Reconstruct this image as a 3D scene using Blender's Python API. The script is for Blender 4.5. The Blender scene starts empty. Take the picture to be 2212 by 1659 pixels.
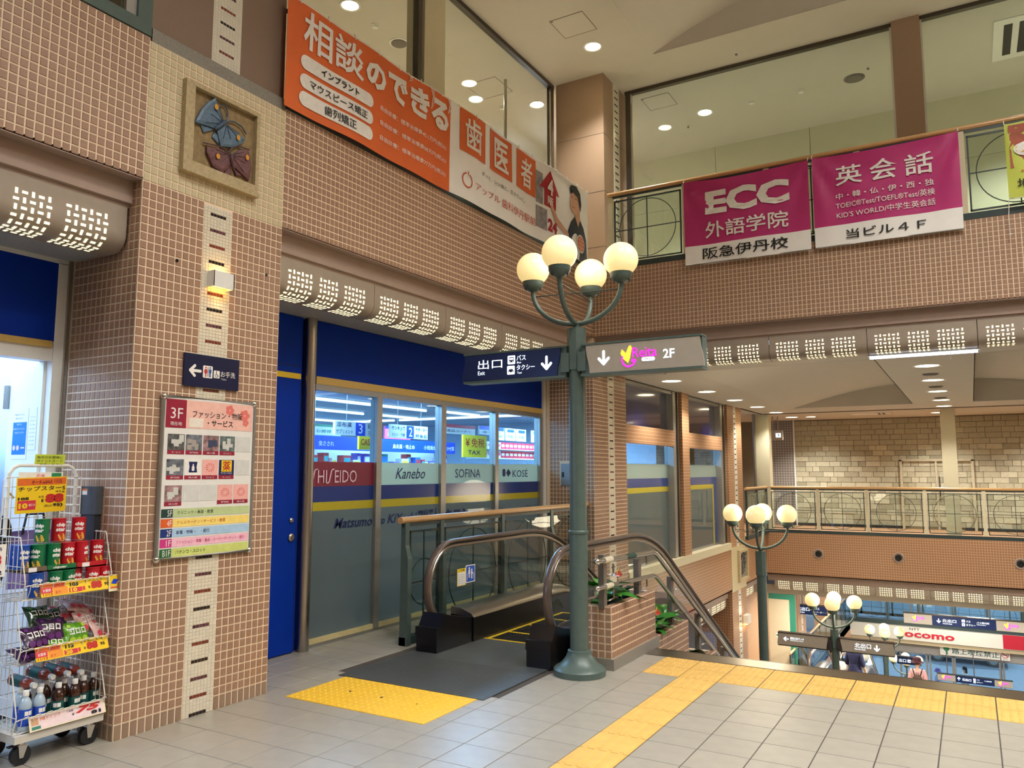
import bpy, math, random
from math import sin, cos, pi, radians, atan2, hypot, sqrt
from mathutils import Vector, Matrix
S = bpy.context.scene
COL = S.collection
rnd = random.Random(11)

# ---------------------------------------------------------------- camera
cd = bpy.data.cameras.new('camera')
cam = bpy.data.objects.new('camera', cd); COL.objects.link(cam)
cd.sensor_fit = 'HORIZONTAL'; cd.sensor_width = 36.0
cd.lens = 36.0 * 1691.6 / 2212.0
cd.clip_start = .05; cd.clip_end = 400
cam.location = (0, 0, 1.58)
cam.rotation_euler = (radians(90 + 6.3636), 0, radians(30.2436))
S.camera = cam
CAM = Vector((0, 0, 1.58))

# ---------------------------------------------------------------- view
S.view_settings.view_transform = 'Standard'
S.view_settings.look = 'None'
S.view_settings.exposure = 0.42
S.view_settings.gamma = 1.0
S.view_settings.use_curve_mapping = False
S.cycles.use_denoising = True
S.cycles.max_bounces = 8; S.cycles.diffuse_bounces = 5; S.cycles.glossy_bounces = 3
S.cycles.transmission_bounces = 4; S.cycles.transparent_max_bounces = 12
S.cycles.caustics_reflective = False; S.cycles.caustics_refractive = False
S.cycles.sample_clamp_indirect = 4.0

# ---------------------------------------------------------------- sky (seen only through the far glazing)
W = bpy.data.worlds.new('sky'); S.world = W; W.use_nodes = True
bg = W.node_tree.nodes['Background']
bg.inputs[0].default_value = (.42, .68, 1.0, 1); bg.inputs[1].default_value = 1.25

def lamp(name, kind, loc, energy, col, size=.1, rot=(0, 0, 0), size_y=None, spot=None, blend=.6, spread=None, parent=None):
    d = bpy.data.lights.new(name, kind); d.energy = energy; d.color = col
    if kind == 'AREA':
        d.size = size
        if size_y: d.shape = 'RECTANGLE'; d.size_y = size_y
        if spread: d.spread = spread
    else:
        d.shadow_soft_size = size
        if kind == 'SPOT': d.spot_size = spot; d.spot_blend = blend
    o = bpy.data.objects.new(name, d); COL.objects.link(o); o.location = loc; o.rotation_euler = rot
    if parent: o.parent = parent
    return o
WARM = (1.0, .83, .64); SOFT = (1.0, .96, .88); COLD = (.38, .64, 1.0)
# area lights added to the shop tubes' light and entrance spill, outdoor sun
lamp('sun', 'SUN', (0, 60, 30), 1.5, (.55, .78, 1.0), .2, (radians(-30), radians(25), 0))
for x, y in ((-6.9, 6.4), (-6.9, 9.8), (-10.5, 7.5), (-10.5, 12), (-7.4, 14.2), (-6.7, 1.0), (-6.2, 2.3)):
    lamp('shop_fill', 'AREA', (x, y, 2.68), 300 if y > 5 else 50, COLD, 1.6)
lamp('shop_fill', 'AREA', (-6.1, -.9, 2.35), 60, (.5, .68, 1.0), .8, (radians(62), 0, radians(-19)))  # unseen light added inside the shop, aimed at the near pillar's side
# corridor and lobby lamps beyond the picture's edge, up in the ceiling
for x, y, e in ((-.6, 2.6, 120), (1.8, 4.6, 120), (1.8, -1.5, 105), (-2.6, -2.2, 80), (4.5, 1.5, 100), (.9, 6.9, 90), (4.6, 6.5, 100)):
    lamp('lobby_lamp', 'AREA', (x, y, 7.5), e, (1.0, .98, .94), 1.0, spread=radians(130))
for x, y, e in ((5.6, -1, 150), (5.6, 6, 150)):                            # unseen upward lights added to brighten the ceiling
    lamp('ceiling_fill', 'AREA', (x, y, 5.0), e, SOFT, 1.2, (radians(180), 0, 0))

# ---------------------------------------------------------------- materials
def lin(c):
    return tuple(((v / 255) / 12.92 if v / 255 <= .04045 else ((v / 255 + .055) / 1.055) ** 2.4) for v in c)
MATS = {}
def M(name, col=(200, 200, 200), r=.5, m=0.0, var=.06, sc=25.0, bump=0.0, emit=0.0, ecol=None, isl=0.0, coat=0.0, wave=None, stretch=None):
    if name in MATS: return MATS[name]
    mt = bpy.data.materials.new(name); mt.use_nodes = True
    nt = mt.node_tree; N = nt.nodes; L = nt.links
    b = N['Principled BSDF']; c = lin(col)
    b.inputs['Roughness'].default_value = r; b.inputs['Metallic'].default_value = m
    if coat: b.inputs['Coat Weight'].default_value = coat; b.inputs['Coat Roughness'].default_value = .12
    tc = N.new('ShaderNodeTexCoord'); src = tc.outputs['Object']
    if stretch:
        mp = N.new('ShaderNodeMapping'); mp.inputs['Scale'].default_value = stretch
        L.new(src, mp.inputs['Vector']); src = mp.outputs['Vector']
    nz = N.new('ShaderNodeTexNoise'); nz.inputs['Scale'].default_value = sc; nz.inputs['Detail'].default_value = 4
    L.new(src, nz.inputs['Vector'])
    rp = N.new('ShaderNodeValToRGB')
    rp.color_ramp.elements[0].position = .3; rp.color_ramp.elements[1].position = .7
    rp.color_ramp.elements[0].color = tuple(max(0, v * (1 - var)) for v in c) + (1,)
    rp.color_ramp.elements[1].color = tuple(min(1, v * (1 + var)) for v in c) + (1,)
    L.new(nz.outputs['Fac'], rp.inputs['Fac']); out = rp.outputs['Color']
    if isl:
        g = N.new('ShaderNodeNewGeometry'); oi = N.new('ShaderNodeObjectInfo')
        a = N.new('ShaderNodeMath'); a.operation = 'ADD'; f = N.new('ShaderNodeMath'); f.operation = 'FRACT'
        L.new(g.outputs['Random Per Island'], a.inputs[0]); L.new(oi.outputs['Random'], a.inputs[1]); L.new(a.outputs[0], f.inputs[0])
        mr = N.new('ShaderNodeMapRange'); mr.inputs['To Min'].default_value = 1 - isl; mr.inputs['To Max'].default_value = 1 + isl
        L.new(f.outputs[0], mr.inputs['Value'])
        h = N.new('ShaderNodeHueSaturation'); L.new(mr.outputs[0], h.inputs['Value']); L.new(out, h.inputs['Color']); out = h.outputs['Color']
    L.new(out, b.inputs['Base Color'])
    if bump:
        bp = N.new('ShaderNodeBump'); bp.inputs['Strength'].default_value = bump; bp.inputs['Distance'].default_value = .01
        L.new(nz.outputs['Fac'], bp.inputs['Height']); L.new(bp.outputs['Normal'], b.inputs['Normal'])
    if emit:
        b.inputs['Emission Color'].default_value = (lin(ecol) if ecol else c) + (1,)
        b.inputs['Emission Strength'].default_value = emit
    MATS[name] = mt
    return mt
def glass(name, tint=(225, 235, 230), refl=.9, rough=.0, film=0.0, filmcol=(150, 160, 155)):
    mt = bpy.data.materials.new(name); mt.use_nodes = True
    nt = mt.node_tree; N = nt.nodes; L = nt.links; N.remove(N['Principled BSDF'])
    t = N.new('ShaderNodeBsdfTransparent'); t.inputs[0].default_value = lin(tint) + (1,)
    g = N.new('ShaderNodeBsdfGlossy'); g.inputs['Roughness'].default_value = rough
    ge = N.new('ShaderNodeNewGeometry'); dt = N.new('ShaderNodeVectorMath'); dt.operation = 'DOT_PRODUCT'
    L.new(ge.outputs['Normal'], dt.inputs[0]); L.new(ge.outputs['Incoming'], dt.inputs[1]); prev = dt.outputs['Value']
    for op, val in (('ABSOLUTE', 0), ('SUBTRACT', 1), ('POWER', 5), ('MULTIPLY', .96), ('ADD', .045), ('MULTIPLY', refl)):   # Schlick's reflectance, the same from either side of the thin pane
        nd = N.new('ShaderNodeMath'); nd.operation = op
        if op == 'SUBTRACT': nd.inputs[0].default_value = 1; L.new(prev, nd.inputs[1])
        else: nd.inputs[1].default_value = val; L.new(prev, nd.inputs[0])
        prev = nd.outputs[0]
    mu = nd
    mx = N.new('ShaderNodeMixShader'); L.new(mu.outputs[0], mx.inputs[0])
    base = t.outputs[0]
    if film:
        d = N.new('ShaderNodeBsdfDiffuse'); d.inputs[0].default_value = lin(filmcol) + (1,)
        tl = N.new('ShaderNodeBsdfTranslucent'); tl.inputs[0].default_value = lin(filmcol) + (1,)
        m3 = N.new('ShaderNodeMixShader'); m3.inputs[0].default_value = .35
        L.new(d.outputs[0], m3.inputs[1]); L.new(tl.outputs[0], m3.inputs[2])
        m2 = N.new('ShaderNodeMixShader'); m2.inputs[0].default_value = film
        L.new(t.outputs[0], m2.inputs[1]); L.new(m3.outputs[0], m2.inputs[2]); base = m2.outputs[0]
    L.new(base, mx.inputs[1]); L.new(g.outputs[0], mx.inputs[2]); L.new(mx.outputs[0], N['Material Output'].inputs[0])
    return mt
def tilemat(name, col, grout, pu, pv, axis, width=.09):
    """small wall tiles too far off to build one by one; axis 'x' or 'y' is the wall's horizontal"""
    mt = bpy.data.materials.new(name); mt.use_nodes = True
    nt = mt.node_tree; N = nt.nodes; L = nt.links; b = N['Principled BSDF']
    tc = N.new('ShaderNodeTexCoord'); sp = N.new('ShaderNodeSeparateXYZ'); L.new(tc.outputs['Object'], sp.inputs[0])
    fac = None
    for o, p in (((sp.outputs[0] if axis == 'x' else sp.outputs[1]), pu), (sp.outputs[2], pv)):
        d = N.new('ShaderNodeMath'); d.operation = 'DIVIDE'; d.inputs[1].default_value = p; L.new(o, d.inputs[0])
        f = N.new('ShaderNodeMath'); f.operation = 'FRACT'; L.new(d.outputs[0], f.inputs[0])
        c = N.new('ShaderNodeMath'); c.operation = 'LESS_THAN'; c.inputs[1].default_value = width; L.new(f.outputs[0], c.inputs[0])
        if fac is None: fac = c.outputs[0]
        else:
            mxn = N.new('ShaderNodeMath'); mxn.operation = 'MAXIMUM'; L.new(fac, mxn.inputs[0]); L.new(c.outputs[0], mxn.inputs[1]); fac = mxn.outputs[0]
    mix = N.new('ShaderNodeMix'); mix.data_type = 'RGBA'
    mix.inputs['A'].default_value = lin(col) + (1,); mix.inputs['B'].default_value = lin(grout) + (1,)
    L.new(fac, mix.inputs['Factor']); L.new(mix.outputs['Result'], b.inputs['Base Color'])
    inv = N.new('ShaderNodeMath'); inv.operation = 'SUBTRACT'; inv.inputs[0].default_value = 1; L.new(fac, inv.inputs[1])
    bp = N.new('ShaderNodeBump'); bp.inputs['Strength'].default_value = .4; bp.inputs['Distance'].default_value = .004
    L.new(inv.outputs[0], bp.inputs['Height']); L.new(bp.outputs['Normal'], b.inputs['Normal'])
    b.inputs['Roughness'].default_value = .45
    return mt

TILE = (160, 126, 103); GROUT = (236, 214, 186)
m_tile = M('brown_tile', TILE, .38, var=.05, sc=60, isl=.05)
m_tilebase = M('grey_brown_tile', (150, 125, 104), .4, var=.05, sc=60, isl=.06)
m_cream = M('cream_tile', (200, 186, 150), .4, var=.04, sc=60, isl=.05)
m_white = M('white_mosaic', (222, 216, 198), .25, var=.03, sc=80, isl=.04)
m_red = M('red_mosaic', (120, 55, 42), .25, isl=.25)
m_purple = M('purple_mosaic', (88, 50, 62), .25, isl=.4)
m_black = M('black_mosaic', (26, 20, 24), .25, isl=.2)
m_grout = M('grout', GROUT, .8, var=.05)
m_floor = M('floor_tile_grey', (158, 152, 140), .33, var=.07, sc=9, isl=.035, bump=.03)
m_joint = M('floor_joint', (70, 64, 58), .8)
m_tact = M('tactile_yellow', (214, 172, 92), .5, var=.07, sc=12, isl=.03)
m_mat = M('tactile_bright', (235, 188, 52), .5, var=.05, sc=12)
m_granite = M('grey_granite', (135, 130, 120), .45, var=.35, sc=220)
m_stone = M('rough_brown_stone', (140, 118, 100), .75, var=.14, sc=160, bump=.5)
m_panel = M('brown_stone_panel', (158, 132, 108), .6, var=.08, sc=90, bump=.12, stretch=(1, 1, 3))
m_ceil = M('ceiling_paint', (200, 194, 182), .8, var=.015, sc=4)
m_line = M('ceiling_joint', (120, 110, 98), .8)
m_cream2 = M('cream_paint', (212, 202, 170), .6, var=.02)
m_greenish = M('pale_green_paint', (208, 205, 178), .55, var=.02, sc=3)
m_fascia = M('brown_metal_fascia', (166, 144, 130), .5, var=.03, sc=10)
m_lbox = M('grey_brown_metal', (164, 150, 134), .45, m=0, var=.04, sc=12)
m_slot = M('lit_slot', (255, 248, 214), .6, emit=.95, ecol=(255, 244, 204))
m_green = M('dark_green_steel', (80, 96, 90), .38, var=.07, sc=18)
m_dkgreen = M('deep_green_steel', (48, 62, 62), .4, var=.06)
m_globe = M('opal_glass_lit', (250, 238, 205), .22, var=.02, emit=.5, ecol=(255, 222, 140), coat=.4)
m_steel = M('brushed_steel', (178, 172, 164), .28, m=1.0, var=.08, sc=60, stretch=(1, 1, 12))
m_post = M('grey_satin_steel', (136, 128, 120), .4, m=.5, var=.05)
m_steeld = M('dark_steel', (92, 86, 80), .35, m=.9, var=.08)
m_chrome = M('chrome', (215, 213, 208), .12, m=1.0, var=.02)
m_rubber = M('brown_rubber', (96, 80, 70), .3, var=.05, sc=15)
m_blackm = M('black_enamel', (14, 14, 18), .28, var=.1)
m_wood = M('varnished_wood', (206, 162, 108), .3, var=.12, sc=14, stretch=(3, 1.0, 30), coat=.3)
m_blue = M('blue_panel', (6, 50, 156), .5, var=.06, sc=6)
m_blue.node_tree.nodes['Principled BSDF'].inputs['Specular IOR Level'].default_value = .12
m_yellow = M('yellow_band', (226, 190, 40), .45, var=.04)
m_gold = M('pale_gold_band', (206, 172, 96), .45, var=.04)
m_alu = M('aluminium_frame', (168, 166, 160), .35, m=.7, var=.04)
m_navy = M('navy_sign', (14, 24, 62), .35, var=.04)
m_navyl = M('navy_backlit', (10, 30, 74), .35, var=.03, emit=.10, ecol=(8, 40, 90))
m_greyl = M('grey_sign_face', (168, 158, 144), .5, m=0, var=.03)
m_glow = M('white_backlit', (255, 255, 255), .5, emit=1.1, ecol=(225, 240, 255))
m_pinkl = M('pink_backlit', (255, 60, 230), .5, emit=.6, ecol=(255, 50, 220))
m_yell = M('yellow_backlit', (255, 220, 70), .5, emit=.8, ecol=(255, 214, 60))
m_wht = M('white_paint', (232, 230, 224), .5, var=.02)
m_blk = M('black_print', (22, 20, 20), .6)
m_navyp = M('navy_print', (18, 30, 84), .5)
m_wire = M('white_wire', (226, 222, 212), .35, var=.03)
m_orange = M('orange_cloth', (226, 108, 50), .6, var=.05, sc=4)
m_clothw = M('white_cloth', (250, 248, 244), .65, var=.03, sc=5)
m_mag = M('magenta_cloth', (190, 50, 120), .5, var=.07, sc=3)
m_print = M('white_print', (240, 236, 230), .6)
m_redp = M('red_print', (196, 34, 30), .55)
m_grey = M('grey_paint', (120, 122, 122), .5, var=.04)
m_glass = glass('clear_glass', (244, 249, 247), .9)
m_glassd = glass('shop_glass', (205, 222, 228), 1.0)
m_film = glass('frosted_film', (150, 155, 150), 1.0, 0.02, .86, (122, 130, 124))
m_teal = M('teal_paint', (44, 128, 104), .5, var=.03)
m_tilefarX = tilemat('far_brown_tile_x', (160, 116, 84), (214, 178, 138), .0515, .0556, 'x', .12)
m_tilefarY = tilemat('far_brown_tile_y', (160, 116, 84), (214, 178, 138), .0515, .0556, 'y', .12)

# ---------------------------------------------------------------- mesh builder
ORG = {}
class MB:
    def __init__(s): s.v = []; s.f = []; s.mi = []; s.cur = 0
    def add(s, vs, fs):
        b = len(s.v); s.v += [tuple(v) for v in vs]
        for f in fs: s.f.append(tuple(b + i for i in f)); s.mi.append(s.cur)
        return s
    def box(s, x0, y0, z0, x1, y1, z1):
        return s.add([(x0, y0, z0), (x1, y0, z0), (x1, y1, z0), (x0, y1, z0), (x0, y0, z1), (x1, y0, z1), (x1, y1, z1), (x0, y1, z1)],
                     [(0, 3, 2, 1), (4, 5, 6, 7), (0, 1, 5, 4), (1, 2, 6, 5), (2, 3, 7, 6), (3, 0, 4, 7)])
    def prism(s, pts, vec):
        n = len(pts); vec = Vector(vec); a = [Vector(p) for p in pts]; b = [p + vec for p in a]
        return s.add(a + b, [tuple(range(n))[::-1], tuple(range(n, 2 * n))] + [(i, (i + 1) % n, n + (i + 1) % n, n + i) for i in range(n)])
    def tube(s, path, r, n=8, closed=False, caps=True, flat=1.0):
        P = [Vector(p) for p in path]; k = len(P); rs = r if isinstance(r, (list, tuple)) else [r] * k
        T = []
        for i in range(k):
            a = P[i - 1] if (i > 0 or closed) else P[i]; b = P[(i + 1) % k] if (i < k - 1 or closed) else P[i]
            T.append((b - a).normalized())
        ref = Vector((0, 0, 1)) if abs(T[0].z) < .95 else Vector((1, 0, 0))
        nn = (ref - T[0] * ref.dot(T[0])).normalized(); vs = []
        for i in range(k):
            nn = (nn - T[i] * nn.dot(T[i]))
            nn = nn.normalized() if nn.length > 1e-6 else T[i].orthogonal().normalized()
            bb = T[i].cross(nn)
            for j in range(n):
                a = 2 * pi * j / n + pi / n
                vs.append(P[i] + nn * (cos(a) * rs[i] * flat) + bb * (sin(a) * rs[i]))
        fs = []
        for i in range(k if closed else k - 1):
            for j in range(n):
                i2 = (i + 1) % k
                fs.append((i * n + j, i * n + (j + 1) % n, i2 * n + (j + 1) % n, i2 * n + j))
        if caps and not closed: fs += [tuple(range(n))[::-1], tuple(range((k - 1) * n, k * n))]
        return s.add(vs, fs)
    def cyl(s, p0, p1, r, n=14, r2=None): return s.tube([p0, p1], [r, r if r2 is None else r2], n)
    def lathe(s, prof, c=(0, 0, 0), n=24, caps=True):
        vs = []; fs = []; k = len(prof)
        for r, z in prof:
            for j in range(n):
                a = 2 * pi * j / n; vs.append((c[0] + r * cos(a), c[1] + r * sin(a), c[2] + z))
        for i in range(k - 1):
            for j in range(n): fs.append((i * n + j, i * n + (j + 1) % n, (i + 1) * n + (j + 1) % n, (i + 1) * n + j))
        if caps and prof[0][0] > 1e-4: fs.append(tuple(range(n))[::-1])
        if caps and prof[-1][0] > 1e-4: fs.append(tuple(range((k - 1) * n, k * n)))
        return s.add(vs, fs)
    def ball(s, c, r, nu=20, nv=14, z0=-1.0, z1=1.0, sc=(1, 1, 1)):
        a0 = math.asin(z0); a1 = math.asin(z1)
        return s.add(*s._scale(c, [(max(r * cos(a0 + (a1 - a0) * i / nv), 1e-5), r * sin(a0 + (a1 - a0) * i / nv)) for i in range(nv + 1)], nu, sc))
    def _scale(s, c, prof, n, sc):
        t = MB(); t.lathe(prof, (0, 0, 0), n)
        return [(c[0] + x * sc[0], c[1] + y * sc[1], c[2] + z * sc[2]) for x, y, z in t.v], t.f
    def surf(s, fn, nu, nv):
        vs = [fn(i / nu, j / nv) for j in range(nv + 1) for i in range(nu + 1)]
        return s.add(vs, [(j * (nu + 1) + i, j * (nu + 1) + i + 1, (j + 1) * (nu + 1) + i + 1, (j + 1) * (nu + 1) + i) for j in range(nv) for i in range(nu)])
    def mesh(s, name, mats, smooth=False, off=(0, 0, 0)):
        me = bpy.data.meshes.new(name)
        me.from_pydata([(x - off[0], y - off[1], z - off[2]) for x, y, z in s.v], [], s.f)
        for m in (mats if isinstance(mats, (list, tuple)) else [mats]): me.materials.append(m)
        if max(s.mi, default=0): me.polygons.foreach_set('material_index', s.mi)
        if smooth:
            me.polygons.foreach_set('use_smooth', [True] * len(me.polygons))
            try: me.set_sharp_from_angle(angle=radians(40))
            except Exception: pass
        me.update(); return me
    def build(s, name, mats, parent=None, smooth=False, **kw):
        off = ORG.get(parent.name, (0, 0, 0)) if parent else (0, 0, 0)
        o = bpy.data.objects.new(name, s.mesh(name, mats, smooth, off)); COL.objects.link(o)
        if parent: o.parent = parent; ORG[o.name] = off
        if kw: tag(o, **kw)
        return o
def tag(o, label=None, cat=None, group=None, kind=None):
    for k, v in (('label', label), ('category', cat), ('group', group), ('kind', kind)):
        if v: o[k] = v
    return o
def root(name, loc, label=None, cat=None, group=None, kind=None, rz=0):
    o = bpy.data.objects.new(name, None); COL.objects.link(o); o.location = loc; o.rotation_euler = (0, 0, rz)
    o.empty_display_size = .1; ORG[o.name] = tuple(loc); tag(o, label, cat, group, kind); return o
def lroot(name, label=None, cat=None, group=None):      # built round the origin, moved to its place afterwards
    return root(name, (0, 0, 0), label, cat, group)
def dup(o, loc=None, rz=None, label=None, group=None, parent=None):
    c = o.copy(); COL.objects.link(c)
    if parent: c.parent = parent
    if loc is not None: c.location = loc
    if rz is not None: c.rotation_euler = (0, 0, rz)
    if label: c['label'] = label
    if group: c['group'] = group
    for ch in list(o.children):
        dup(ch, parent=c)
    return c
def inst(name, me, M4, parent):
    o = bpy.data.objects.new(name, me); COL.objects.link(o); o.parent = parent
    off = ORG.get(parent.name, (0, 0, 0)); o.matrix_basis = Matrix.Translation((-off[0], -off[1], -off[2])) @ M4
    return o

class PL:
    """a plane to lay flat things on: world point = O + u*x + v*y + n*off"""
    def __init__(s, O, u, v, disp=None):
        s.O = Vector(O); s.u = Vector(u); s.v = Vector(v); s.n = s.u.cross(s.v); s.disp = disp
    def p(s, x, y, off=0.0):
        d = s.disp(x, y) if s.disp else 0.0
        return s.O + s.u * x + s.v * y + s.n * (off + d)
    def m4(s, x, y, off=0.0):
        q = s.p(x, y, off)
        return Matrix(((s.u.x, s.v.x, s.n.x, q.x), (s.u.y, s.v.y, s.n.y, q.y), (s.u.z, s.v.z, s.n.z, q.z), (0, 0, 0, 1)))
    def poly(s, mb, pts, off=.001, t=0.0):
        if t: mb.prism([s.p(x, y, off) for x, y in pts], s.n * t)
        else: mb.add([s.p(x, y, off) for x, y in pts], [tuple(range(len(pts)))])
        return mb
    def rect(s, mb, x0, y0, x1, y1, off=.001, t=0.0): return s.poly(mb, [(x0, y0), (x1, y0), (x1, y1), (x0, y1)], off, t)
    def sheet(s, mb, x0, y0, x1, y1, off=.001, nu=24, nv=8):
        mb.surf(lambda a, b: s.p(x0 + (x1 - x0) * a, y0 + (y1 - y0) * b, off), nu, nv); return mb
    def disc(s, mb, x, y, r, off=.001, n=20, ry=None, t=0.0): return s.poly(mb, [(x + r * cos(2 * pi * i / n), y + (ry or r) * sin(2 * pi * i / n)) for i in range(n)], off, t)
    def round(s, mb, x0, y0, x1, y1, r, off=.001, t=0.0, k=5):
        pts = []
        for cx, cy, a0 in ((x1 - r, y1 - r, 0), (x0 + r, y1 - r, 90), (x0 + r, y0 + r, 180), (x1 - r, y0 + r, 270)):
            pts += [(cx + r * cos(radians(a0 + 90 * i / k)), cy + r * sin(radians(a0 + 90 * i / k))) for i in range(k + 1)]
        return s.poly(mb, pts, off, t)
    def line(s, mb, pts, w, off=.001):
        for (x0, y0), (x1, y1) in zip(pts, pts[1:]):
            L = hypot(x1 - x0, y1 - y0) or 1; dx, dy = -(y1 - y0) / L * w / 2, (x1 - x0) / L * w / 2
            s.poly(mb, [(x0 + dx, y0 + dy), (x0 - dx, y0 - dy), (x1 - dx, y1 - dy), (x1 + dx, y1 + dy)], off)
        return mb
    def arrow(s, mb, x, y, h, ang=0.0, off=.002, w=.2):
        """a rounded arrow pointing down, turned by ang"""
        def R(a, b): c, q = cos(ang), sin(ang); return (x + (a * c - b * q) * h, y + (a * q + b * c) * h)
        def bar(a, b):
            d = Vector(b) - Vector(a); L = d.length; d /= L; nrm = Vector((-d.y, d.x)); pts = []
            for i in range(7):
                t = pi / 2 + pi * i / 6; pts.append(Vector(a) + d * (w / 2 * cos(t)) + nrm * (w / 2 * sin(t)))
            for i in range(7):
                t = -pi / 2 + pi * i / 6; pts.append(Vector(b) + d * (w / 2 * cos(t)) + nrm * (w / 2 * sin(t)))
            s.poly(mb, [R(p.x, p.y) for p in pts], off)
        bar((0, .4), (0, -.4)); off += .0003
        bar((-.34, -.06), (0, -.42)); off += .0003
        bar((.34, -.06), (0, -.42))
        return mb

TMP = bpy.data.scenes.new('lettering_bench')
FC = bpy.data.curves.new('letters', 'FONT'); FO = bpy.data.objects.new('letters', FC); TMP.collection.objects.link(FO)
FC.resolution_u = 3
def glyphs(body, bold=0.0, shear=0.0, spacing=1.0, res=3):
    if any(ord(c) > 0x3100 for c in body): bold *= .35
    FC.body = body; FC.offset = bold; FC.shear = shear; FC.space_character = spacing; FC.resolution_u = res
    TMP.view_layers[0].update(); dg = TMP.view_layers[0].depsgraph
    me = bpy.data.meshes.new_from_object(FO.evaluated_get(dg), depsgraph=dg)
    vs = [v.co.copy() for v in me.vertices]; fs = [tuple(p.vertices) for p in me.polygons]
    bpy.data.meshes.remove(me); return vs, fs
def text(pl, body, x0, y0, x1, y1, mat, parent=None, off=.002, bold=0.0, shear=0.0, spacing=1.0, mb=None, name='lettering', keep=False, res=2, skew=0.0, mp=None):
    """lay lettering so that its ink fills the box x0..x1, y0..y1 of the plane"""
    vs, fs = glyphs(body, bold, shear, spacing, res)
    if not vs: return None
    ax, bx = min(v.x for v in vs), max(v.x for v in vs); ay, by = min(v.y for v in vs), max(v.y for v in vs)
    kx = (x1 - x0) / max(bx - ax, 1e-6); ky = (y1 - y0) / max(by - ay, 1e-6)
    if keep: kx = min(kx, ky)
    own = mb is None; mb = mb or MB(); f = mp or pl.p
    mb.add([f(x0 + (v.x - ax) * kx, y0 + (v.y - ay) * ky + skew * (v.x - ax) * kx, off) for v in vs], fs)
    return mb.build(name, mat, parent) if own else mb

# ---------------------------------------------------------------- wall tiles, one by one
TM = {}
def tilegeo(w, h, t=.004, c=.0018):
    a, b = w / 2, h / 2
    return [(-a, -b, 0), (a, -b, 0), (a, b, 0), (-a, b, 0), (-a + c, -b + c, t), (a - c, -b + c, t), (a - c, b - c, t), (-a + c, b - c, t)], \
           [(4, 5, 6, 7), (0, 1, 5, 4), (1, 2, 6, 5), (2, 3, 7, 6), (3, 0, 4, 7)]
def tiles(pl, cells, w, h, mat, parent, limit=300, name='tile', t=.004, c=.0018):
    if not cells: return
    key = (round(w, 4), round(h, 4), t, mat.name)
    if key not in TM:
        mb = MB(); mb.add(*tilegeo(w, h, t, c)); TM[key] = mb.mesh(name, mat)
    cells = sorted(cells, key=lambda q: (pl.p(*q) - CAM).length)
    for x, y in cells[:limit]: inst(name, TM[key], pl.m4(x, y), parent)
    if len(cells) > limit:
        mb = MB(); g = tilegeo(w, h, t, c)
        for x, y in cells[limit:]: mb.add([pl.p(x + a, y + b, d) for a, b, d in g[0]], g[1])
        mb.build(name, mat, parent, kind='stuff')
def grid(x0, x1, y0, y1, pu, pv, skip=None):
    nx = max(1, round((x1 - x0) / pu)); ny = max(1, round((y1 - y0) / pv)); pu = (x1 - x0) / nx; pv = (y1 - y0) / ny
    return [(x0 + (i + .5) * pu, y0 + (j + .5) * pv) for i in range(nx) for j in range(ny) if not (skip and skip(x0 + (i + .5) * pu, y0 + (j + .5) * pv))]
PU, PV, JT = .0515, .0556, .0088
XA, YB = -4.45, 9.86                       # faces of the left-hand wall and of the cross wall
F2 = -4.25; F1 = -8.6                      # floors below

# ---- floors
fl = MB()
fl.box(-13, -9, -.3, 7, 5.9, -.003); fl.box(-13, 5.9, -.3, XA - .02, 20, -.003); fl.box(-2.9, 5.9, -.3, 7, 6.88, -.003)
fl.box(XA - .02, 5.9, -.3, -2.9, 6.5, -.003)
floor = fl.build('floor', m_joint, label='grey tiled floor of the upper landing', kind='structure')
ft = []; gx0, gy0 = -2.048, 4.877; px, py = .3007, .2962
cells = []; tact = []
for i in range(-11, 14):
    for j in range(-7, 13):
        x = gx0 + (i + .5) * px; y = gy0 - (j - .5) * py + py * 0 - py / 2 + py * .0
        y = gy0 - (j + .5) * py
        if y > 6.66 or y < 1.2: continue
        if x < -3.0 and y > 5.92 and x > XA - .1: continue
        if -4.36 < x < -2.99 and 4.74 < y: continue
        if x > -2.36 and y > 6.06: tact.append((x, y, 1)); continue
        if i == 0 and y < 6.06: tact.append((x, y, 0)); continue
        cells.append((x, y))
for k in range(-3, 9):                     # beside the escalator, along the shop front
    for q in range(0, 13):
        x, y = -5.1 + k * px, 6.06 + .5 * py + q * py
        if x < -4.5 and y > 6.0 and y < YB: cells.append((x, y)) if (x, y) not in cells and y > 6.66 else None
FP = PL((0, 0, -.003), (1, 0, 0), (0, 1, 0))
tiles(FP, cells, px - .006, py - .005, m_floor, floor, 300, 'tile', .003, .0012)
def tact_mesh(kind):
    mb = MB(); g = tilegeo(px - .007, py - .006, .004, .0012); mb.add(*g)
    if kind:
        for i in range(6):
            for j in range(6):
                t = MB(); t.lathe([(.0115, 0), (.009, .004), (.005, .005)], ((i - 2.5) * .048, (j - 2.5) * .048, .004), 8); mb.add(t.v, t.f)
    else:
        for i in range(4):
            x = (i - 1.5) * .072
            mb.prism([(x - .017, -.135, .004), (x + .017, -.135, .004), (x + .011, -.13, .009), (x - .011, -.13, .009)], (0, .27, 0))
    return mb.mesh('tactile_tile', m_tact)
tm = [tact_mesh(0), tact_mesh(1)]
for x, y, k in tact: inst('tactile_tile', tm[k], FP.m4(x, y), floor)
ns = MB(); ns.box(-2.56, 6.665, -.02, 7, 6.9, .0015); ns.box(-2.56, 6.9, -.03, 7, 6.93, -.004); ns.box(-2.56, 6.672, .0015, 7, 6.676, .002)
for y in (6.905, 6.915, 6.925): ns.box(-2.56, y - .002, -.004, 7, y + .002, .001)
ns.build('trim_1', [m_steel], label='steel nosing along the top of the stairs', kind='structure')

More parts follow.
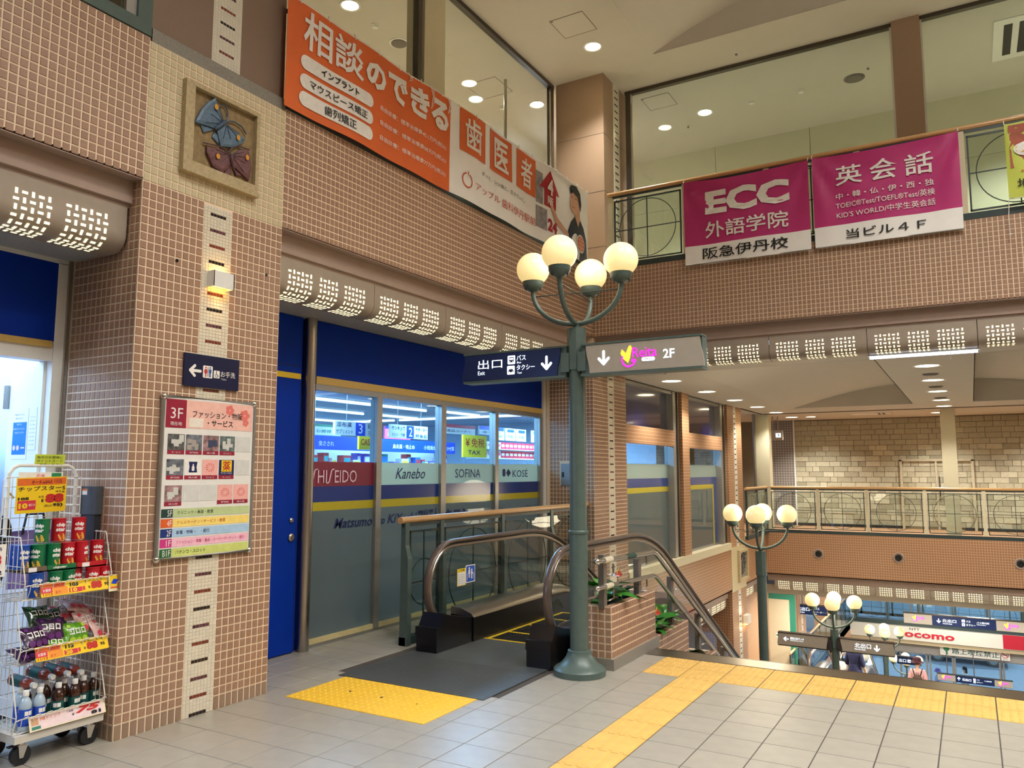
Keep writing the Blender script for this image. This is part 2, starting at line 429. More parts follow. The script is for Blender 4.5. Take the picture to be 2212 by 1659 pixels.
# tactile warning mat and the escalator's landing plate
tmt = root('tactile_mat', (-3.66, 4.46, 0), 'bright yellow studded tactile mat laid before the escalator', 'mat')
mb = MB(); mb.box(-4.27, 4.145, 0, -3.06, 4.765, .004); mb.build('sheet', m_mat, tmt)
mb = MB()
for i in range(22):
    for j in range(11):
        t = MB(); t.lathe([(.012, 0), (.0095, .004), (.005, .0052)], (-4.27 + .028 + i * .055, 4.145 + .03 + j * .056, .004), 8); mb.add(t.v, t.f)
mb.build('stud', m_mat, tmt, kind='stuff')
for i in range(3): mb = MB(); mb.lathe([(.013, .0042), (.013, .0055)], (-3.96 + .3 * i, 4.47 - .005 * i, 0), 10); mb.build('fixing', m_blk, tmt)

# ---- pillars with their bands of tile and white mosaic strip
def mosaic(pl, xc, z0, z1, parent, zref, skip=None, limit=300):
    """white mosaic strip, nine tiles wide, with five dark tiles every fifth row"""
    p = .0262; q = .1113 / 5; rows = int((z1 - z0) / q); w = []; dk = {0: [], 1: [], 2: []}
    k0 = math.ceil((z0 - zref) / q)
    for k in range(k0, k0 + rows):
        z = zref + k * q
        if z + q / 2 > z1: break
        for i in range(9):
            x = xc + (i - 4) * p
            if skip and skip(x, z): continue
            if k % 5 == 0 and 2 <= i <= 6: dk[(k // 5) % 3].append((x, z))
            else: w.append((x, z))
    tiles(pl, w, p - .003, q - .003, m_white, parent, limit, 'mosaic_tile', .003, .0008)
    for c, m in ((0, m_black), (1, m_red), (2, m_purple)): tiles(pl, dk[c], p - .003, q - .003, m, parent, limit, 'dark_mosaic_tile', .0034, .0008)
PA = PL((XA, 0, 0), (0, 1, 0), (0, 0, 1))
pil = root('pillar', (XA, 3.55, 0), 'near brown tiled pillar with butterfly relief and floor guide', None, None, 'structure')
mb = MB(); mb.box(-5.18, 2.97, -.3, XA, 4.14, 4.36); mb.build('core', m_grout, pil)
S0, S1 = 3.437, 3.673
sk = lambda x, z: (S0 - .02 < x < S1 + .02)
relief_hole = lambda x, z: 3.22 < x < 3.86 and 3.585 < z < 4.215
tiles(PA, [c for c in grid(2.97, S0, .092, 3.424, PU, PV) + grid(S1, 4.14, .092, 3.424, PU, PV)], PU - JT, PV - JT, m_tile, pil)
tiles(PA, grid(2.97, S0, 0, .09, PU, .09) + grid(S1, 4.14, 0, .09, PU, .09), PU - JT, .084, m_tilebase, pil, 300, 'base_tile')
tiles(PA, grid(2.97, 4.14, 3.424, 4.36, PU, PV, relief_hole), PU - JT, PV - JT, m_cream, pil, 300, 'cream_tile')
mosaic(PA, (S0 + S1) / 2, 0, 3.42, pil, .012)
PS = PL((0, 2.97, 0), (1, 0, 0), (0, 0, 1))
tiles(PS, grid(-5.13, XA, .092, 3.424, PU, PV), PU - JT, PV - JT, m_tile, pil)
tiles(PS, grid(-5.13, XA, 0, .09, PU, .09), PU - JT, .084, m_tilebase, pil, 300, 'base_tile')
mb = MB(); mb.box(-5.18, 2.985, 4.36, XA - .002, 4.15, 4.455); mb.build('granite_ledge', m_granite, pil)
mb = MB(); mb.box(-5.3, 2.99, 4.455, -4.50, 4.16, 7.62); mb.build('stone_shaft', m_stone, pil)
PU4 = PL((-4.5, 0, 0), (0, 1, 0), (0, 0, 1))
mosaic(PU4, 3.605, 4.36, 5.9, pil, 4.47)
mb = MB(); mb.box(-4.505, 3.48, 4.36, -4.499, 3.73, 7.6); mb.build('strip_bed', m_white, pil)

pil2 = root('pillar', (XA, 10.45, 0), 'corner pillar of brown tile behind the escalator', None, None, 'structure')
mb = MB(); mb.box(-5.18, YB, F1, XA, 11.04, 4.3); mb.build('core', m_grout, pil2)
PS2 = PL((0, YB, 0), (1, 0, 0), (0, 0, 1))
tiles(PS2, grid(-5.13, XA, .0, 3.28, PU, PV, lambda x, z: -4.96 < x < -4.70 and 1.37 < z < 1.70), PU - JT, PV - JT, m_tile, pil2)
tiles(PA, grid(YB, 10.355, -.5, 3.0, PU, PV) + grid(10.585, 11.04, -.5, 3.0, PU, PV), PU - JT, PV - JT, m_tile, pil2)
mb = MB(); mb.box(XA, YB, F1, XA + .003, 11.04, -.5); mb.build('tile_facing', m_tilefarY, pil2)
mosaic(PA, 10.47, -1.0, 3.0, pil2, .012, limit=150)
mb = MB(); mb.box(-5.3, 10.46, 4.4, -4.5, 11.5, 7.62); mb.build('stone_shaft', m_panel, pil2)
mb = MB()
for z in (4.9, 5.75, 6.65): mb.box(-5.302, 10.457, z, -4.498, 11.5, z + .006)
mb.build('stone_joint', m_line, pil2)
mb = MB(); mb.box(-4.5, 10.83, 4.4, -4.497, 11.07, 7.6); mb.build('strip_bed', m_white, pil2)
PU5 = PL((-4.497, 0, 0), (0, 1, 0), (0, 0, 1)); dm = []
for k in range(28): dm.append((10.95, 4.5 + .1113 * k))
tiles(PU5, dm, .125, .019, m_black, pil2, 300, 'dark_mosaic_tile', .003, .0008)
for y0, y1, nm, lb in ((16.75, 17.93, 'pillar', 'brown tiled pillar carrying the far stone relief'), (23.64, 24.81, 'pillar', 'tiled pillar beside the lower escalator'), (30.5, 31.7, 'pillar', 'furthest tiled pillar before the glazed entrance')):
    pr = root(nm, (XA, (y0 + y1) / 2, 0), lb, None, None, 'structure')
    zt = 3.0 if y0 < 20 else (3.0 if y0 < 23 else -1.4)
    mb = MB(); mb.box(-5.18, y0, F1, XA, y1, zt); mb.cur = 1; mb.build('shaft', [m_tilefarY, m_grout], pr)
    yc = (y0 + y1) / 2
    mb = MB(); mb.box(XA, yc - .11, F1, XA + .004, yc + .11, zt); mb.build('white_strip', m_white, pr)
    pl = PL((XA + .004, 0, 0), (0, 1, 0), (0, 0, 1)); dd = []
    z = F1 + .2
    while z < zt - .05:
        if not (-.95 < z < -.02 and y0 < 20): dd.append((yc, z))
        z += .1113 if y0 < 20 else .2
    tiles(pl, dd, .12, .022, m_black, pr, 300, 'dark_mosaic_tile', .003, .0008)
    mb = MB(); mb.box(-5.18, y0 - .003, F1, XA, y0, zt); mb.build('side_facing', m_tilefarX, pr)
    if y0 < 20:
        mb = MB(); mb.box(XA, y0, -.94, XA + .008, y1, -.02); mb.build('cream_panel', m_cream, pr)

# ---- left wall band (4F parapet), tiles one by one
wl = MB(); wl.box(-5.2, -6, 3.43, XA, 2.97, 4.38); wl.box(-5.2, 4.14, 3.43, XA, YB, 4.38); wl.box(-13, -6, 4.1, -5.2, 16, 4.38)
wall_left = wl.build('wall_left', m_grout, label='tiled band over the shop fronts, left side', kind='structure')
tiles(PA, grid(1.2, 2.97, 3.43, 4.38, PU, PV) + grid(4.14, YB, 3.43, 4.38, PU, PV), PU - JT, PV - JT, m_tile, wall_left)
# ---- cross wall band
wb = MB(); wb.box(-5.2, YB, 3.43, 7, 11.2, 4.36)
wall_back = wb.build('wall_back', m_grout, label='tiled band of the cross wall under the upper balcony', kind='structure')
tiles(PS2, grid(XA, 1.9, 3.43, 4.36, PU, PV), PU - JT, PV - JT, m_tile, wall_back)

# ---- brown metal fascia below the bands
def fascia(along, face, sgn, a0, a1, zt, name, lb, w=None):
    """stepped metal fascia, face is the coordinate of the tile plane above, sgn the direction into the wall"""
    prof = [(0, 0), (.09, 0), (.09, -.145), (.115, -.15), (.115, -.17), (.40, -.17), (.40, .02), (0, .02)]
    mb = MB()
    pts = [(face + sgn * d, zt + z) for d, z in prof]
    if along == 'y': mb.prism([(p, a0, z) for p, z in pts], (0, a1 - a0, 0))
    else: mb.prism([(a0, p, z) for p, z in pts], (a1 - a0, 0, 0))
    return mb.build(name, m_fascia, label=lb, kind='structure')
fascia('y', XA, -1, 4.14, YB, 3.425, 'trim_2', 'brown metal fascia under the left tiled band')
fascia('y', XA, -1, -6, 2.97, 3.425, 'trim_3', 'brown metal fascia left of the near pillar')
fascia('x', YB, 1, XA, 7, 3.425, 'trim_4', 'brown metal fascia under the cross wall band')
# shop-front soffit
sf = MB(); sf.box(-5.6, 4.14, 2.985, -4.85, YB, 3.02); sf.box(-5.6, -6, 2.985, -4.85, 2.97, 3.02)
sf.build('ceiling_soffit', m_grey if False else M('soffit_grey', (176, 176, 172), .5), label='narrow soffit over the shop fronts', kind='structure')

# ---- lit fascia panels: curved metal with woven slots
SLOT = {}
def slotmesh(w, h):
    k = (round(w, 4), round(h, 4))
    if k not in SLOT:
        mb = MB(); mb.box(-w / 2, -h / 2, 0, w / 2, h / 2, .0022); SLOT[k] = mb.mesh('slot', m_slot)
    return SLOT[k]
def lbpanel(along, face, sgn, a0, z1, label, indiv=False, width=1.12, blocks=(6, 5, 6), flip=1, trim=1.0):
    """panel from a0 along the wall; z1 = top; sgn = direction into the wall"""
    R = .11; V = .18; cell = .0465
    def arc(s):                                            # distance down the profile -> (depth, z, tangent)
        if s < V: return 0.0, z1 - s, (0.0, -1.0)
        a = (s - V) / R
        if a < pi / 2: return R - R * cos(a), z1 - V - R * sin(a), (sin(a), -cos(a))
        return R + (s - V - R * pi / 2), z1 - V - R, (1.0, 0.0)
    def P3(s, t, off=0.0):
        d, z, (td, tz) = arc(s); nd, nz = tz, -td          # outward normal in (depth, z)
        d2 = d + nd * off; z2 = z + nz * off; c = a0 + flip * t
        return (face + sgn * d2, c, z2) if along == 'y' else (c, face + sgn * d2, z2)
    mid = P3(.2, width / 2)
    g = {'y': 'lit panels along the left shop fronts', 'x': 'lit panels under the cross wall'}[along]
    r = root('lightbox', mid, label, 'light', 'lit fascia panels with woven slots')
    Ssum = V + R * pi / 2 + .12; mb = MB(); n = 14
    w = width - .006
    mb.surf(lambda u, v: P3(Ssum * v, .003 + w * u), 1, n)
    mb.surf(lambda u, v: P3(Ssum * v, .003 + w * u, -.02), 1, n)
    b = MB()
    for e in (.003, width - .003):
        pts = [P3(Ssum * i / n, e) for i in range(n + 1)] + [P3(Ssum * i / n, e, -.02) for i in range(n, -1, -1)]
        mb.add(pts, [(i, i + 1, 2 * n - i, 2 * n + 1 - i) for i in range(n)])
    mb.build('panel', m_lbox, r, smooth=True)
    t0 = .075; rest = MB(); cnt = 0
    for bi, nc in enumerate(blocks):
        for i in range(nc):
            for j in range(8):
                s = .075 + (j + .5) * cell; t = t0 + (i + .5) * cell
                hor = (i + j + bi) % 2 == 0
                hw, hh = (.0158, .0078) if hor else (.0078, .0165)
                if indiv and cnt < 290:
                    d, z, (td, tz) = arc(s); c = P3(s, t, .0006)
                    T = Vector((sgn * td, 0, tz)) if along == 'y' else Vector((0, sgn * td, tz))
                    U = (Vector((0, 1, 0)) if along == 'y' else Vector((1, 0, 0))); Nn = U.cross(-T).normalized(); Vv = -T
                    out = Vector(P3(s, t, 1)) - Vector(P3(s, t, 0))
                    if Nn.dot(out) < 0: Nn = -Nn; U = -U
                    inst('slot', slotmesh(hw * 2, hh * 2), Matrix(((U.x, Vv.x, Nn.x, c[0]), (U.y, Vv.y, Nn.y, c[1]), (U.z, Vv.z, Nn.z, c[2]), (0, 0, 0, 1))), r); cnt += 1
                else:
                    rest.add([P3(s - hh, t - hw, .001), P3(s - hh, t + hw, .001), P3(s, t + hw, .001), P3(s + hh, t + hw, .001), P3(s + hh, t - hw, .001), P3(s, t - hw, .001)],
                             [(0, 1, 2, 5), (5, 2, 3, 4)])
        t0 += nc * cell + .0675
    if rest.v: rest.build('slot', m_slot, r, kind='stuff')
    return r
ordn = ['first', 'second', 'third', 'fourth', 'fifth', 'sixth', 'seventh']
for k in range(5):
    lbpanel('y', XA - .115, -1, 4.245 + 1.12 * k, 3.255, f'woven-slot light panel over the shop front, {ordn[k]} right of the butterfly pillar', k < 3)
for k in range(2):
    lbpanel('y', XA - .115, -1, 2.955 - 1.12 * (k + 1), 3.255, ['woven-slot light panel ending against the butterfly pillar, top left', 'woven-slot light panel cut by the left picture edge'][k], k == 0, blocks=(6, 5, 6))
for k in range(5):
    lbpanel('x', YB + .115, 1, -4.34 + 1.121 * k, 3.255, f'woven-slot light panel under the purple banners wall, {ordn[k]} from the corner', False)
for k in range(6):
    lbpanel('x', 20.1, 1, -4.3 + 1.121 * k, -.98, f'woven-slot light panel on the lower balcony front, {ordn[k]} from the far lamp post', False)
for k in range(2):
    lbpanel('y', XA - .115, -1, 14.45 + 1.12 * k, -1.0, ['lower woven-slot light panel beside the sloping escalator rails, left one', 'lower woven-slot light panel next to the far relief pillar'][k], False)
lbpanel('y', XA - .115, -1, 18.0, -1.0, 'lower woven-slot light panel between relief pillar and lamp post', False)

# ---------------------------------------------------------------- lower walls on the left side
mb = MB(); mb.box(-5.2, 11.04, -.90, XA, 16.75, -.05); mb.box(-5.2, 17.93, -.90, XA, 20, .06); mb.box(-5.3, 11.04, F1, -5.1, 24, -.9)
mb.box(-5.2, 20, F2 - .95, XA, 34, F2 + .02); mb.box(-5.4, 24, F1, -5.3, 34, F2)
mb.build('wall_lower_left', m_tilefarY, label='tiled wall bands running down beside the escalators', kind='structure')
mb = MB(); mb.box(-4.8, 11.04, -.05, XA + .02, 16.75, .09); mb.build('trim_5', m_cream2, label='cream stone window sill of the shop beyond the escalator', kind='structure')
fascia('y', XA, -1, 11.04, 16.75, -.90, 'trim_6', 'brown fascia under the lower left tiled band')
fascia('y', XA, -1, 17.93, 20, -.90, 'trim_7', 'brown fascia under the far left tiled band')
# right and rear walls, out of the picture
mb = MB(); mb.box(7, -9, F1, 7.2, 36, 7.8); mb.build('wall_right', m_panel, label='side wall of the hall', kind='structure')
mb = MB(); mb.box(-13, -9.2, -.3, 7.2, -9, 7.8); mb.build('wall_rear', m_cream2, label='rear wall of the hall', kind='structure')
mb = MB(); mb.box(-13.2, -9, -.3, -13, 36, 7.8); mb.build('wall_outer_left', m_cream2, label='outer left wall', kind='structure')

# ---------------------------------------------------------------- ceilings
mb = MB()
for x0, y0, x1, y1 in ((-13, -9, 7, 3), (-13, 10.34, 7, 14.05), (-13, 3, -3.66, 10.34), (3.4, 3, 7, 10.34)): mb.box(x0, y0, 7.6, x1, y1, 7.8)
mb.surf(lambda a, b: (-3.66 + 7.06 * a, 3 + 7.34 * b, 7.6 + .75 * sin(pi * a) ** .9 if 0 < a < 1 else 7.6), 24, 1)
for y in (3.012, 10.328):
    pts = [(-3.66 + 7.06 * i / 24, y, 7.6 + (.75 * sin(pi * i / 24) ** .9 if 0 < i < 24 else 0)) for i in range(25)]
    mb.add(pts, [tuple(range(25))])
ceiling = mb.build('ceiling', m_ceil, label='painted ceiling of the upper floor', kind='structure')
mb = MB()
for x0, y0, x1, y1 in ((-5.2, 10.05, 7, 10.88), (-5.2, 18.55, 7, 23.1), (-5.2, 10.88, -3.41, 18.55), (-1.0, 10.88, .12, 18.55), (2.6, 10.88, 7, 18.55)): mb.box(x0, y0, 3.0, x1, y1, 3.12)
mb.box(-13, 18, 3.0, -5.2, 24, 3.12)
zb1 = lambda x: 3.0 + .44 * sin(pi / 2 * (x + 3.41) / 2.41)
zb2 = lambda x: 3.0 + .47 * cos(pi / 2 * (x - .12) / 2.48)
for z, x0, x1 in ((zb1, -3.41, -1.0), (zb2, .12, 2.6)):
    mb.surf(lambda a, b: (x0 + (x1 - x0) * a, 10.88 + 7.67 * b, z(x0 + (x1 - x0) * a)), 16, 1)
    for y in (10.892, 18.538):
        pts = [(x0 + (x1 - x0) * i / 16, y, z(x0 + (x1 - x0) * i / 16)) for i in range(17)]
        pts.append((x1, y, 3.0) if pts[-1][2] > 3.01 else (x0, y, 3.0))
        mb.add(pts, [tuple(range(len(pts)))])
mb.box(-1.0, 10.88, 3.0, -.99, 18.55, 3.5); mb.box(.11, 10.88, 3.0, .12, 18.55, 3.5)
mb.build('ceiling', m_ceil, label='vaulted ceiling over the stair well', kind='structure')
mb = MB(); mb.box(-4.4, 20.0, 2.985, 7, 20.05, 3.0); mb.box(-4.47, 17.93, 2.985, -4.42, 20.02, 3.0)
mb.build('trim_8', m_steeld, label='dark glazing track along the far ceiling', kind='structure')
mb = MB(); mb.box(-13, 20.4, -1.42, 7, 36, -1.2); mb.build('ceiling', m_ceil, label='ceiling of the lower floor', kind='structure')

# upper-floor glazing tracks and posts
mb = MB(); mb.box(-5.41, 4.16, 7.54, -5.33, 10.46, 7.6); mb.box(-5.42, 6.97, 4.4, -5.34, 7.05, 7.55); mb.box(-5.42, 10.38, 4.4, -5.34, 10.46, 7.55)
mb.build('window_1', m_steeld, label='dark metal glazing frame above the orange banner', kind='structure')
W1 = bpy.data.objects['window_1']
mb = MB(); mb.box(-5.36, 7.05, 4.4, -5.345, 7.075, 7.55); mb.box(-5.36, 10.35, 4.4, -5.34, 10.38, 7.55); mb.build('bright_edge', m_chrome, W1)
mb = MB(); mb.box(-5.385, 4.2, 4.4, -5.375, 6.97, 7.54); mb.box(-5.385, 7.52, 4.4, -5.375, 10.38, 7.54); mb.build('pane', m_glass, W1)
mb = MB(); mb.box(-5.6, 7.08, 4.36, -5.33, 7.5, 7.6); mb.build('pillar_upper', m_cream2, label='cream square column behind the orange banner', kind='structure')
mb = MB(); mb.box(-4.45, 11.2, 7.545, 7, 11.28, 7.6); mb.box(-4.44, 11.2, 4.4, -4.36, 11.28, 7.55)
W2 = mb.build('window_2', m_steeld, label='dark glazing track along the upper balcony', kind='structure')
mb = MB(); mb.box(-4.36, 11.21, 4.4, -4.335, 11.25, 7.55); mb.box(-.63, 11.2, 4.4, -.605, 11.25, 7.55); mb.box(-.262, 11.2, 4.4, -.24, 11.25, 7.55); mb.build('bright_edge', m_chrome, W2)
mb = MB(); mb.box(-4.33, 11.235, 4.4, -.63, 11.245, 7.54); mb.box(-.24, 11.235, 4.4, 7, 11.245, 7.54); mb.build('pane', m_glass, W2)
mb = MB(); mb.box(-.602, 11.15, 4.36, -.265, 11.5, 7.6); mb.build('pillar_upper', m_panel, label='pale column behind the purple banners', kind='structure')
# upper balcony: floor and back wall of panels
mb = MB(); mb.box(-9, 14.1, 4.3, 7, 14.3, 7.7); wu = mb.build('wall_upper', m_line, label='pale green panelled wall at the back of the upper balcony', kind='structure')
PW = PL((0, 14.1, 0), (1, 0, 0), (0, 0, 1))
for z0, z1 in ((4.4, 5.5), (5.506, 6.55), (6.556, 7.6)):
    for k in range(-5, 5):
        x0 = -3.80 + 1.67 * k; mb = MB(); PW.rect(mb, x0 + .004, z0, x0 + 1.666, z1, .0, .05); mb.build('panel', m_greenish, wu)
mb = MB(); mb.box(-5.2, 11.2, 4.2, 7, 14.2, 4.36); mb.build('floor', M('pale_floor', (176, 170, 150), .4), label='floor of the upper balcony', kind='structure')

# window top left with green frame
mb = MB(); mb.box(-4.53, -1, 4.385, -4.44, 2.97, 4.47); mb.box(-4.53, 2.87, 4.47, -4.44, 2.97, 7.6)
W3 = mb.build('window_3', m_green, label='green framed window above the tiles, top left corner', kind='structure')
mb = MB(); mb.box(-4.52, 2.80, 4.47, -4.46, 2.87, 7.6); mb.build('inner_frame', m_alu, W3)
mb = MB(); mb.box(-4.50, -1, 4.47, -4.49, 2.8, 7.6); mb.build('pane', m_glass, W3)
mb = MB(); mb.box(-7.2, -6, 4.38, -7.0, 2.97, 7.6); mb.build('wall_inner', m_cream2, label='cream wall behind the green framed window', kind='structure')

# ---------------------------------------------------------------- chemist's shop front
XS = -5.22
mb = MB()
mb.box(XS - .10, 5.33, 2.335, XS + .005, 9.91, 2.39)
mb.box(XS - .06, 5.33, .0, XS + .0, 9.91, .03)
for y0, y1 in ((6.205, 6.285), (7.335, 7.43), (8.515, 8.595), (9.71, 9.79)): mb.box(XS - .08, y0, .03, XS + .012, y1, 2.34)
W4 = mb.build('window_4', m_alu, label='four-pane shop window of the chemist', kind='structure')
mb = MB(); mb.box(XS - .08, 9.79, 0, XS + .03, 9.90, 3.0); mb.build('white_jamb', m_wht, W4)
mb = MB(); mb.box(XS - .06, 9.90, 0, XS + .05, 9.94, 3.0); mb.box(XS - .06, 9.955, 0, XS + .05, 9.97, 3.0); mb.build('steel_jamb', m_steel, W4)
mb = MB(); mb.box(XS - .1, 5.33, 2.462, XS, 9.90, 2.985); mb.build('blue_header', m_blue, W4)
mb = MB(); mb.box(XS - .1, 5.33, 2.39, XS + .012, 9.91, 2.46); mb.build('gold_band', m_gold, W4)
mb = MB(); mb.box(XS - .1, 5.33, 2.985, XS + .01, 9.91, 3.0); mb.build('header_trim', m_alu, W4)
mb = MB(); mb.box(XS - .04, 5.33, .03, XS + .004, 9.79, .075); mb.build('sill_strip', M('pale_yellow_strip', (206, 190, 140), .5), W4)
panes = [(5.33, 6.205), (6.285, 7.335), (7.43, 8.515), (8.595, 9.71)]
PX = PL((XS - .03, 0, 0), (0, 1, 0), (0, 0, 1))
m_fred = M('dark_red_film', (128, 28, 58), .3, var=.03, coat=.6)
m_fwht = glass('white_green_film', (190, 200, 185), 1.0, .02, .78, (186, 196, 178))
m_fblue = M('blue_film', (6, 50, 128), .25, var=.03, coat=.6)
m_fyel = M('yellow_film', (186, 172, 28), .3, var=.03, coat=.6)
for i, (y0, y1) in enumerate(panes):
    mb = MB(); PX.rect(mb, y0, 1.67, y1, 2.335, 0, .004); mb.build('pane', m_glassd, W4)
    mb = MB(); PX.rect(mb, y0, .075, y1, 1.215, 0, .004); mb.build('frosted_pane', m_film, W4)
    mb = MB(); PX.rect(mb, y0, 1.44, y1, 1.67, 0, .004); mb.build('sign_film', m_fred if i == 0 else m_fwht, W4)
    mb = MB(); PX.rect(mb, y0, 1.295, y1, 1.44, 0, .004); mb.build('blue_film', m_fblue, W4)
    mb = MB(); PX.rect(mb, y0, 1.215, y1, 1.295, 0, .004); mb.build('yellow_film', m_fyel, W4)
PX2 = PL((XS - .02, 0, 0), (0, 1, 0), (0, 0, 1))
m_pinkp = M('pale_pink_print', (226, 196, 208), .5)
T = lambda b, y0, z0, y1, z1, m, **k: text(PX2, b, y0, z0, y1, z1, m, W4, **k)
T('HI', 5.41, 1.472, 5.53, 1.592, m_pinkp); T('EIDO', 5.635, 1.472, 5.945, 1.592, m_pinkp)
for y in (5.335, 5.555): T('ʃ', y - .03, 1.465, y + .075, 1.605, m_pinkp, shear=.2)      # the long curled S
T('Kanebo', 6.55, 1.50, 7.07, 1.615, m_navyp, shear=.35, bold=.004)
T('SOFINA', 7.66, 1.505, 8.21, 1.608, m_navyp); T('KOSÉ', 9.0, 1.505, 9.41, 1.622, m_navyp)
mb = MB(); PX2.round(mb, 8.74, 1.515, 8.815, 1.61, .02, .002); PX2.poly(mb, [(8.83, 1.56), (8.89, 1.615), (8.955, 1.56), (8.89, 1.508)], .002)
mb.build('emblem', m_navyp, W4)
T('Matsumo', 5.64, 1.04, 6.19, 1.135, m_navyp, shear=.3, bold=.018); T('to', 6.30, 1.045, 6.39, 1.115, m_navyp, shear=.3, bold=.02); T('KiYoshi', 6.43, 1.045, 6.93, 1.14, m_navyp, shear=.3, bold=.018)
T('マツモト', 6.95, 1.0, 7.325, 1.17, m_navyp, bold=.05, shear=.2); T('キヨシ', 7.44, 1.0, 7.95, 1.15, m_navyp, bold=.05, shear=.2)
T('Matsumo', 8.62, 1.03, 9.15, 1.12, m_navyp, shear=.3, bold=.018); T('to KiYoshi', 9.2, 1.03, 9.68, 1.12, m_navyp, shear=.3, bold=.018)
# round steel post and blue service door
mb = MB(); mb.box(XS - .14, 4.14, 0, XS - .062, 5.33, 3.0); mb.build('wall_infill', m_blue, label='blue infill added behind the steel post to stop light leaks', kind='structure')  # box added to keep shop light from leaking past the post
mb = MB(); mb.cyl((XS + .02, 5.235, 0), (XS + .02, 5.235, 2.985), .056, 20)
mb.build('pillar_round', m_steel, smooth=True, label='round brushed steel post between blue door and shop window', kind='structure')
mb = MB(); mb.box(XS - .06, 4.14, .01, XS, 5.15, 2.98); D1 = mb.build('door_1', m_blue, label='dark blue service door between pillar and steel post', kind='structure')
mb = MB(); mb.box(XS, 4.14, 2.41, XS + .004, 5.14, 2.46); mb.build('yellow_band', m_yellow, D1)
mb = MB(); mb.box(XS, 4.14, 2.522, XS + .002, 5.14, 2.528); mb.box(XS, 5.05 + .085, .01, XS + .002, 5.14, 2.4); mb.build('panel_joint', m_blk, D1)
mb = MB(); mb.lathe([(.022, 0), (.022, .012), (.014, .02)], (0, 0, 0), 14)
kb = MB(); kb.add([(XS + z, 5.072 + x, 1.15 + y) for x, y, z in mb.v], mb.f); kb.build('lock', m_steel, D1)
kb = MB(); kb.add([(XS + z, 5.078 + x * 1.6, 1.0 + y * 1.6) for x, y, z in mb.v], mb.f); kb.build('knob', m_steel, D1)

# left-hand shop entrance
XL = -5.17
mb = MB(); mb.box(XL - .1, -4, 2.43, XL, 2.88, 2.955); W5 = mb.build('window_5', m_blue, label='blue header over the shop entrance, far left', kind='structure')
mb = MB(); mb.box(XL - .1, -4, 2.387, XL + .006, 2.868, 2.43); mb.build('gold_band', m_gold, W5)
mb = MB(); mb.box(XL - .1, -4, 2.955, XL, 2.95, 2.985); mb.box(XL - .1, 2.88, 0, XL, 2.945, 2.96); mb.box(XL - .12, -4, 2.30, XL - .01, 2.88, 2.387); mb.build('white_frame', m_wht, W5)
mb = MB(); mb.box(XL - .02, 2.945, 0, XL + .02, 2.968, 2.985); mb.build('steel_jamb', m_steel, W5)
mb = MB(); mb.box(-5.62, 2.86, .03, -5.235, 2.895, 2.305); D2 = mb.build('door_2', m_wht, label='white door leaf with notices at the left shop entrance', kind='structure')
mb = MB(); mb.box(-5.66, 2.84, 2.0, -5.62, 2.865, 2.16); mb.box(-5.66, 2.84, 1.0, -5.62, 2.865, 1.16); mb.build('hinge', m_alu, D2)
PD = PL((0, 2.86, 0), (1, 0, 0), (0, 0, 1))
nt = root('notice', (-5.46, 2.858, 1.8), 'blue health notice taped to the white shop door', 'notice')
mb = MB(); PD.rect(mb, -5.555, 1.66, -5.37, 2.0, .001, .001); mb.build('sheet', m_wht, nt)
mb = MB(); PD.rect(mb, -5.547, 1.69, -5.383, 1.905, .0025); mb.build('blue_print', M('sky_blue_print', (30, 120, 220), .5), nt)
mb = MB(); PD.disc(mb, -5.52, 1.735, .017, .003); PD.disc(mb, -5.475, 1.735, .017, .003); PD.rect(mb, -5.44, 1.73, -5.395, 1.74, .003); mb.build('symbols', m_pinkp, nt)
for z, a, b in ((1.95, -5.53, -5.41), (1.925, -5.52, -5.43), (1.885, -5.5, -5.44), (1.855, -5.54, -5.4), (1.83, -5.52, -5.41)):
    text(PD, 'お知らせください', a, z, b, z + .012, m_navyp if z > 1.9 else m_print, nt, off=.0035)
nt2 = root('notice', (-5.31, 2.858, 1.8), 'white typed notice beside the blue notice on the shop door', 'notice')
mb = MB(); PD.rect(mb, -5.365, 1.72, -5.27, 2.0, .001, .001); mb.build('sheet', m_wht, nt2)
for k in range(8): text(PD, 'ご来店のお客様へ', -5.355, 1.75 + k * .026, -5.28, 1.75 + k * .026 + .009, m_grey, nt2)

# ---- inside the chemist's
m_shopw = M('shop_wall', (205, 220, 235), .7, var=.02, sc=2)
mb = MB(); mb.box(-13, 16.55, 0, -5.4, 16.7, 2.8); mb.box(-13, 4.0, 0, -5.4, 4.12, 2.8); mb.box(-13, -6, 2.75, -5.3, 16.6, 2.9); mb.box(-12.99, -6, 0, -12.9, 16.6, 2.75); mb.box(-13, 2.98, 0, -5.3, 3.3, 2.8)
mb.build('wall_shop', m_shopw, label='pale walls and ceiling inside the chemist', kind='structure')
m_tube = M('lit_tube', (255, 255, 255), .5, emit=5, ecol=(200, 228, 255))
TUBE = None
def tube(x0, y0, x1, y1, z, lb, grp='ceiling tubes inside the chemist'):
    r = root('tube_light', ((x0 + x1) / 2, (y0 + y1) / 2, z), lb, 'light', grp)
    mb = MB(); mb.cyl((x0, y0, z), (x1, y1, z), .022, 8); mb.build('tube', m_tube, r)
    d = Vector((x1 - x0, y1 - y0, 0)).normalized(); q = Vector((-d.y, d.x, 0)) * .03; a = Vector((x0, y0, z + .025)); b = Vector((x1, y1, z + .025))
    mb = MB(); mb.prism([a - q, a + q, b + q, b - q], (0, 0, .03)); mb.build('housing', m_wht, r)
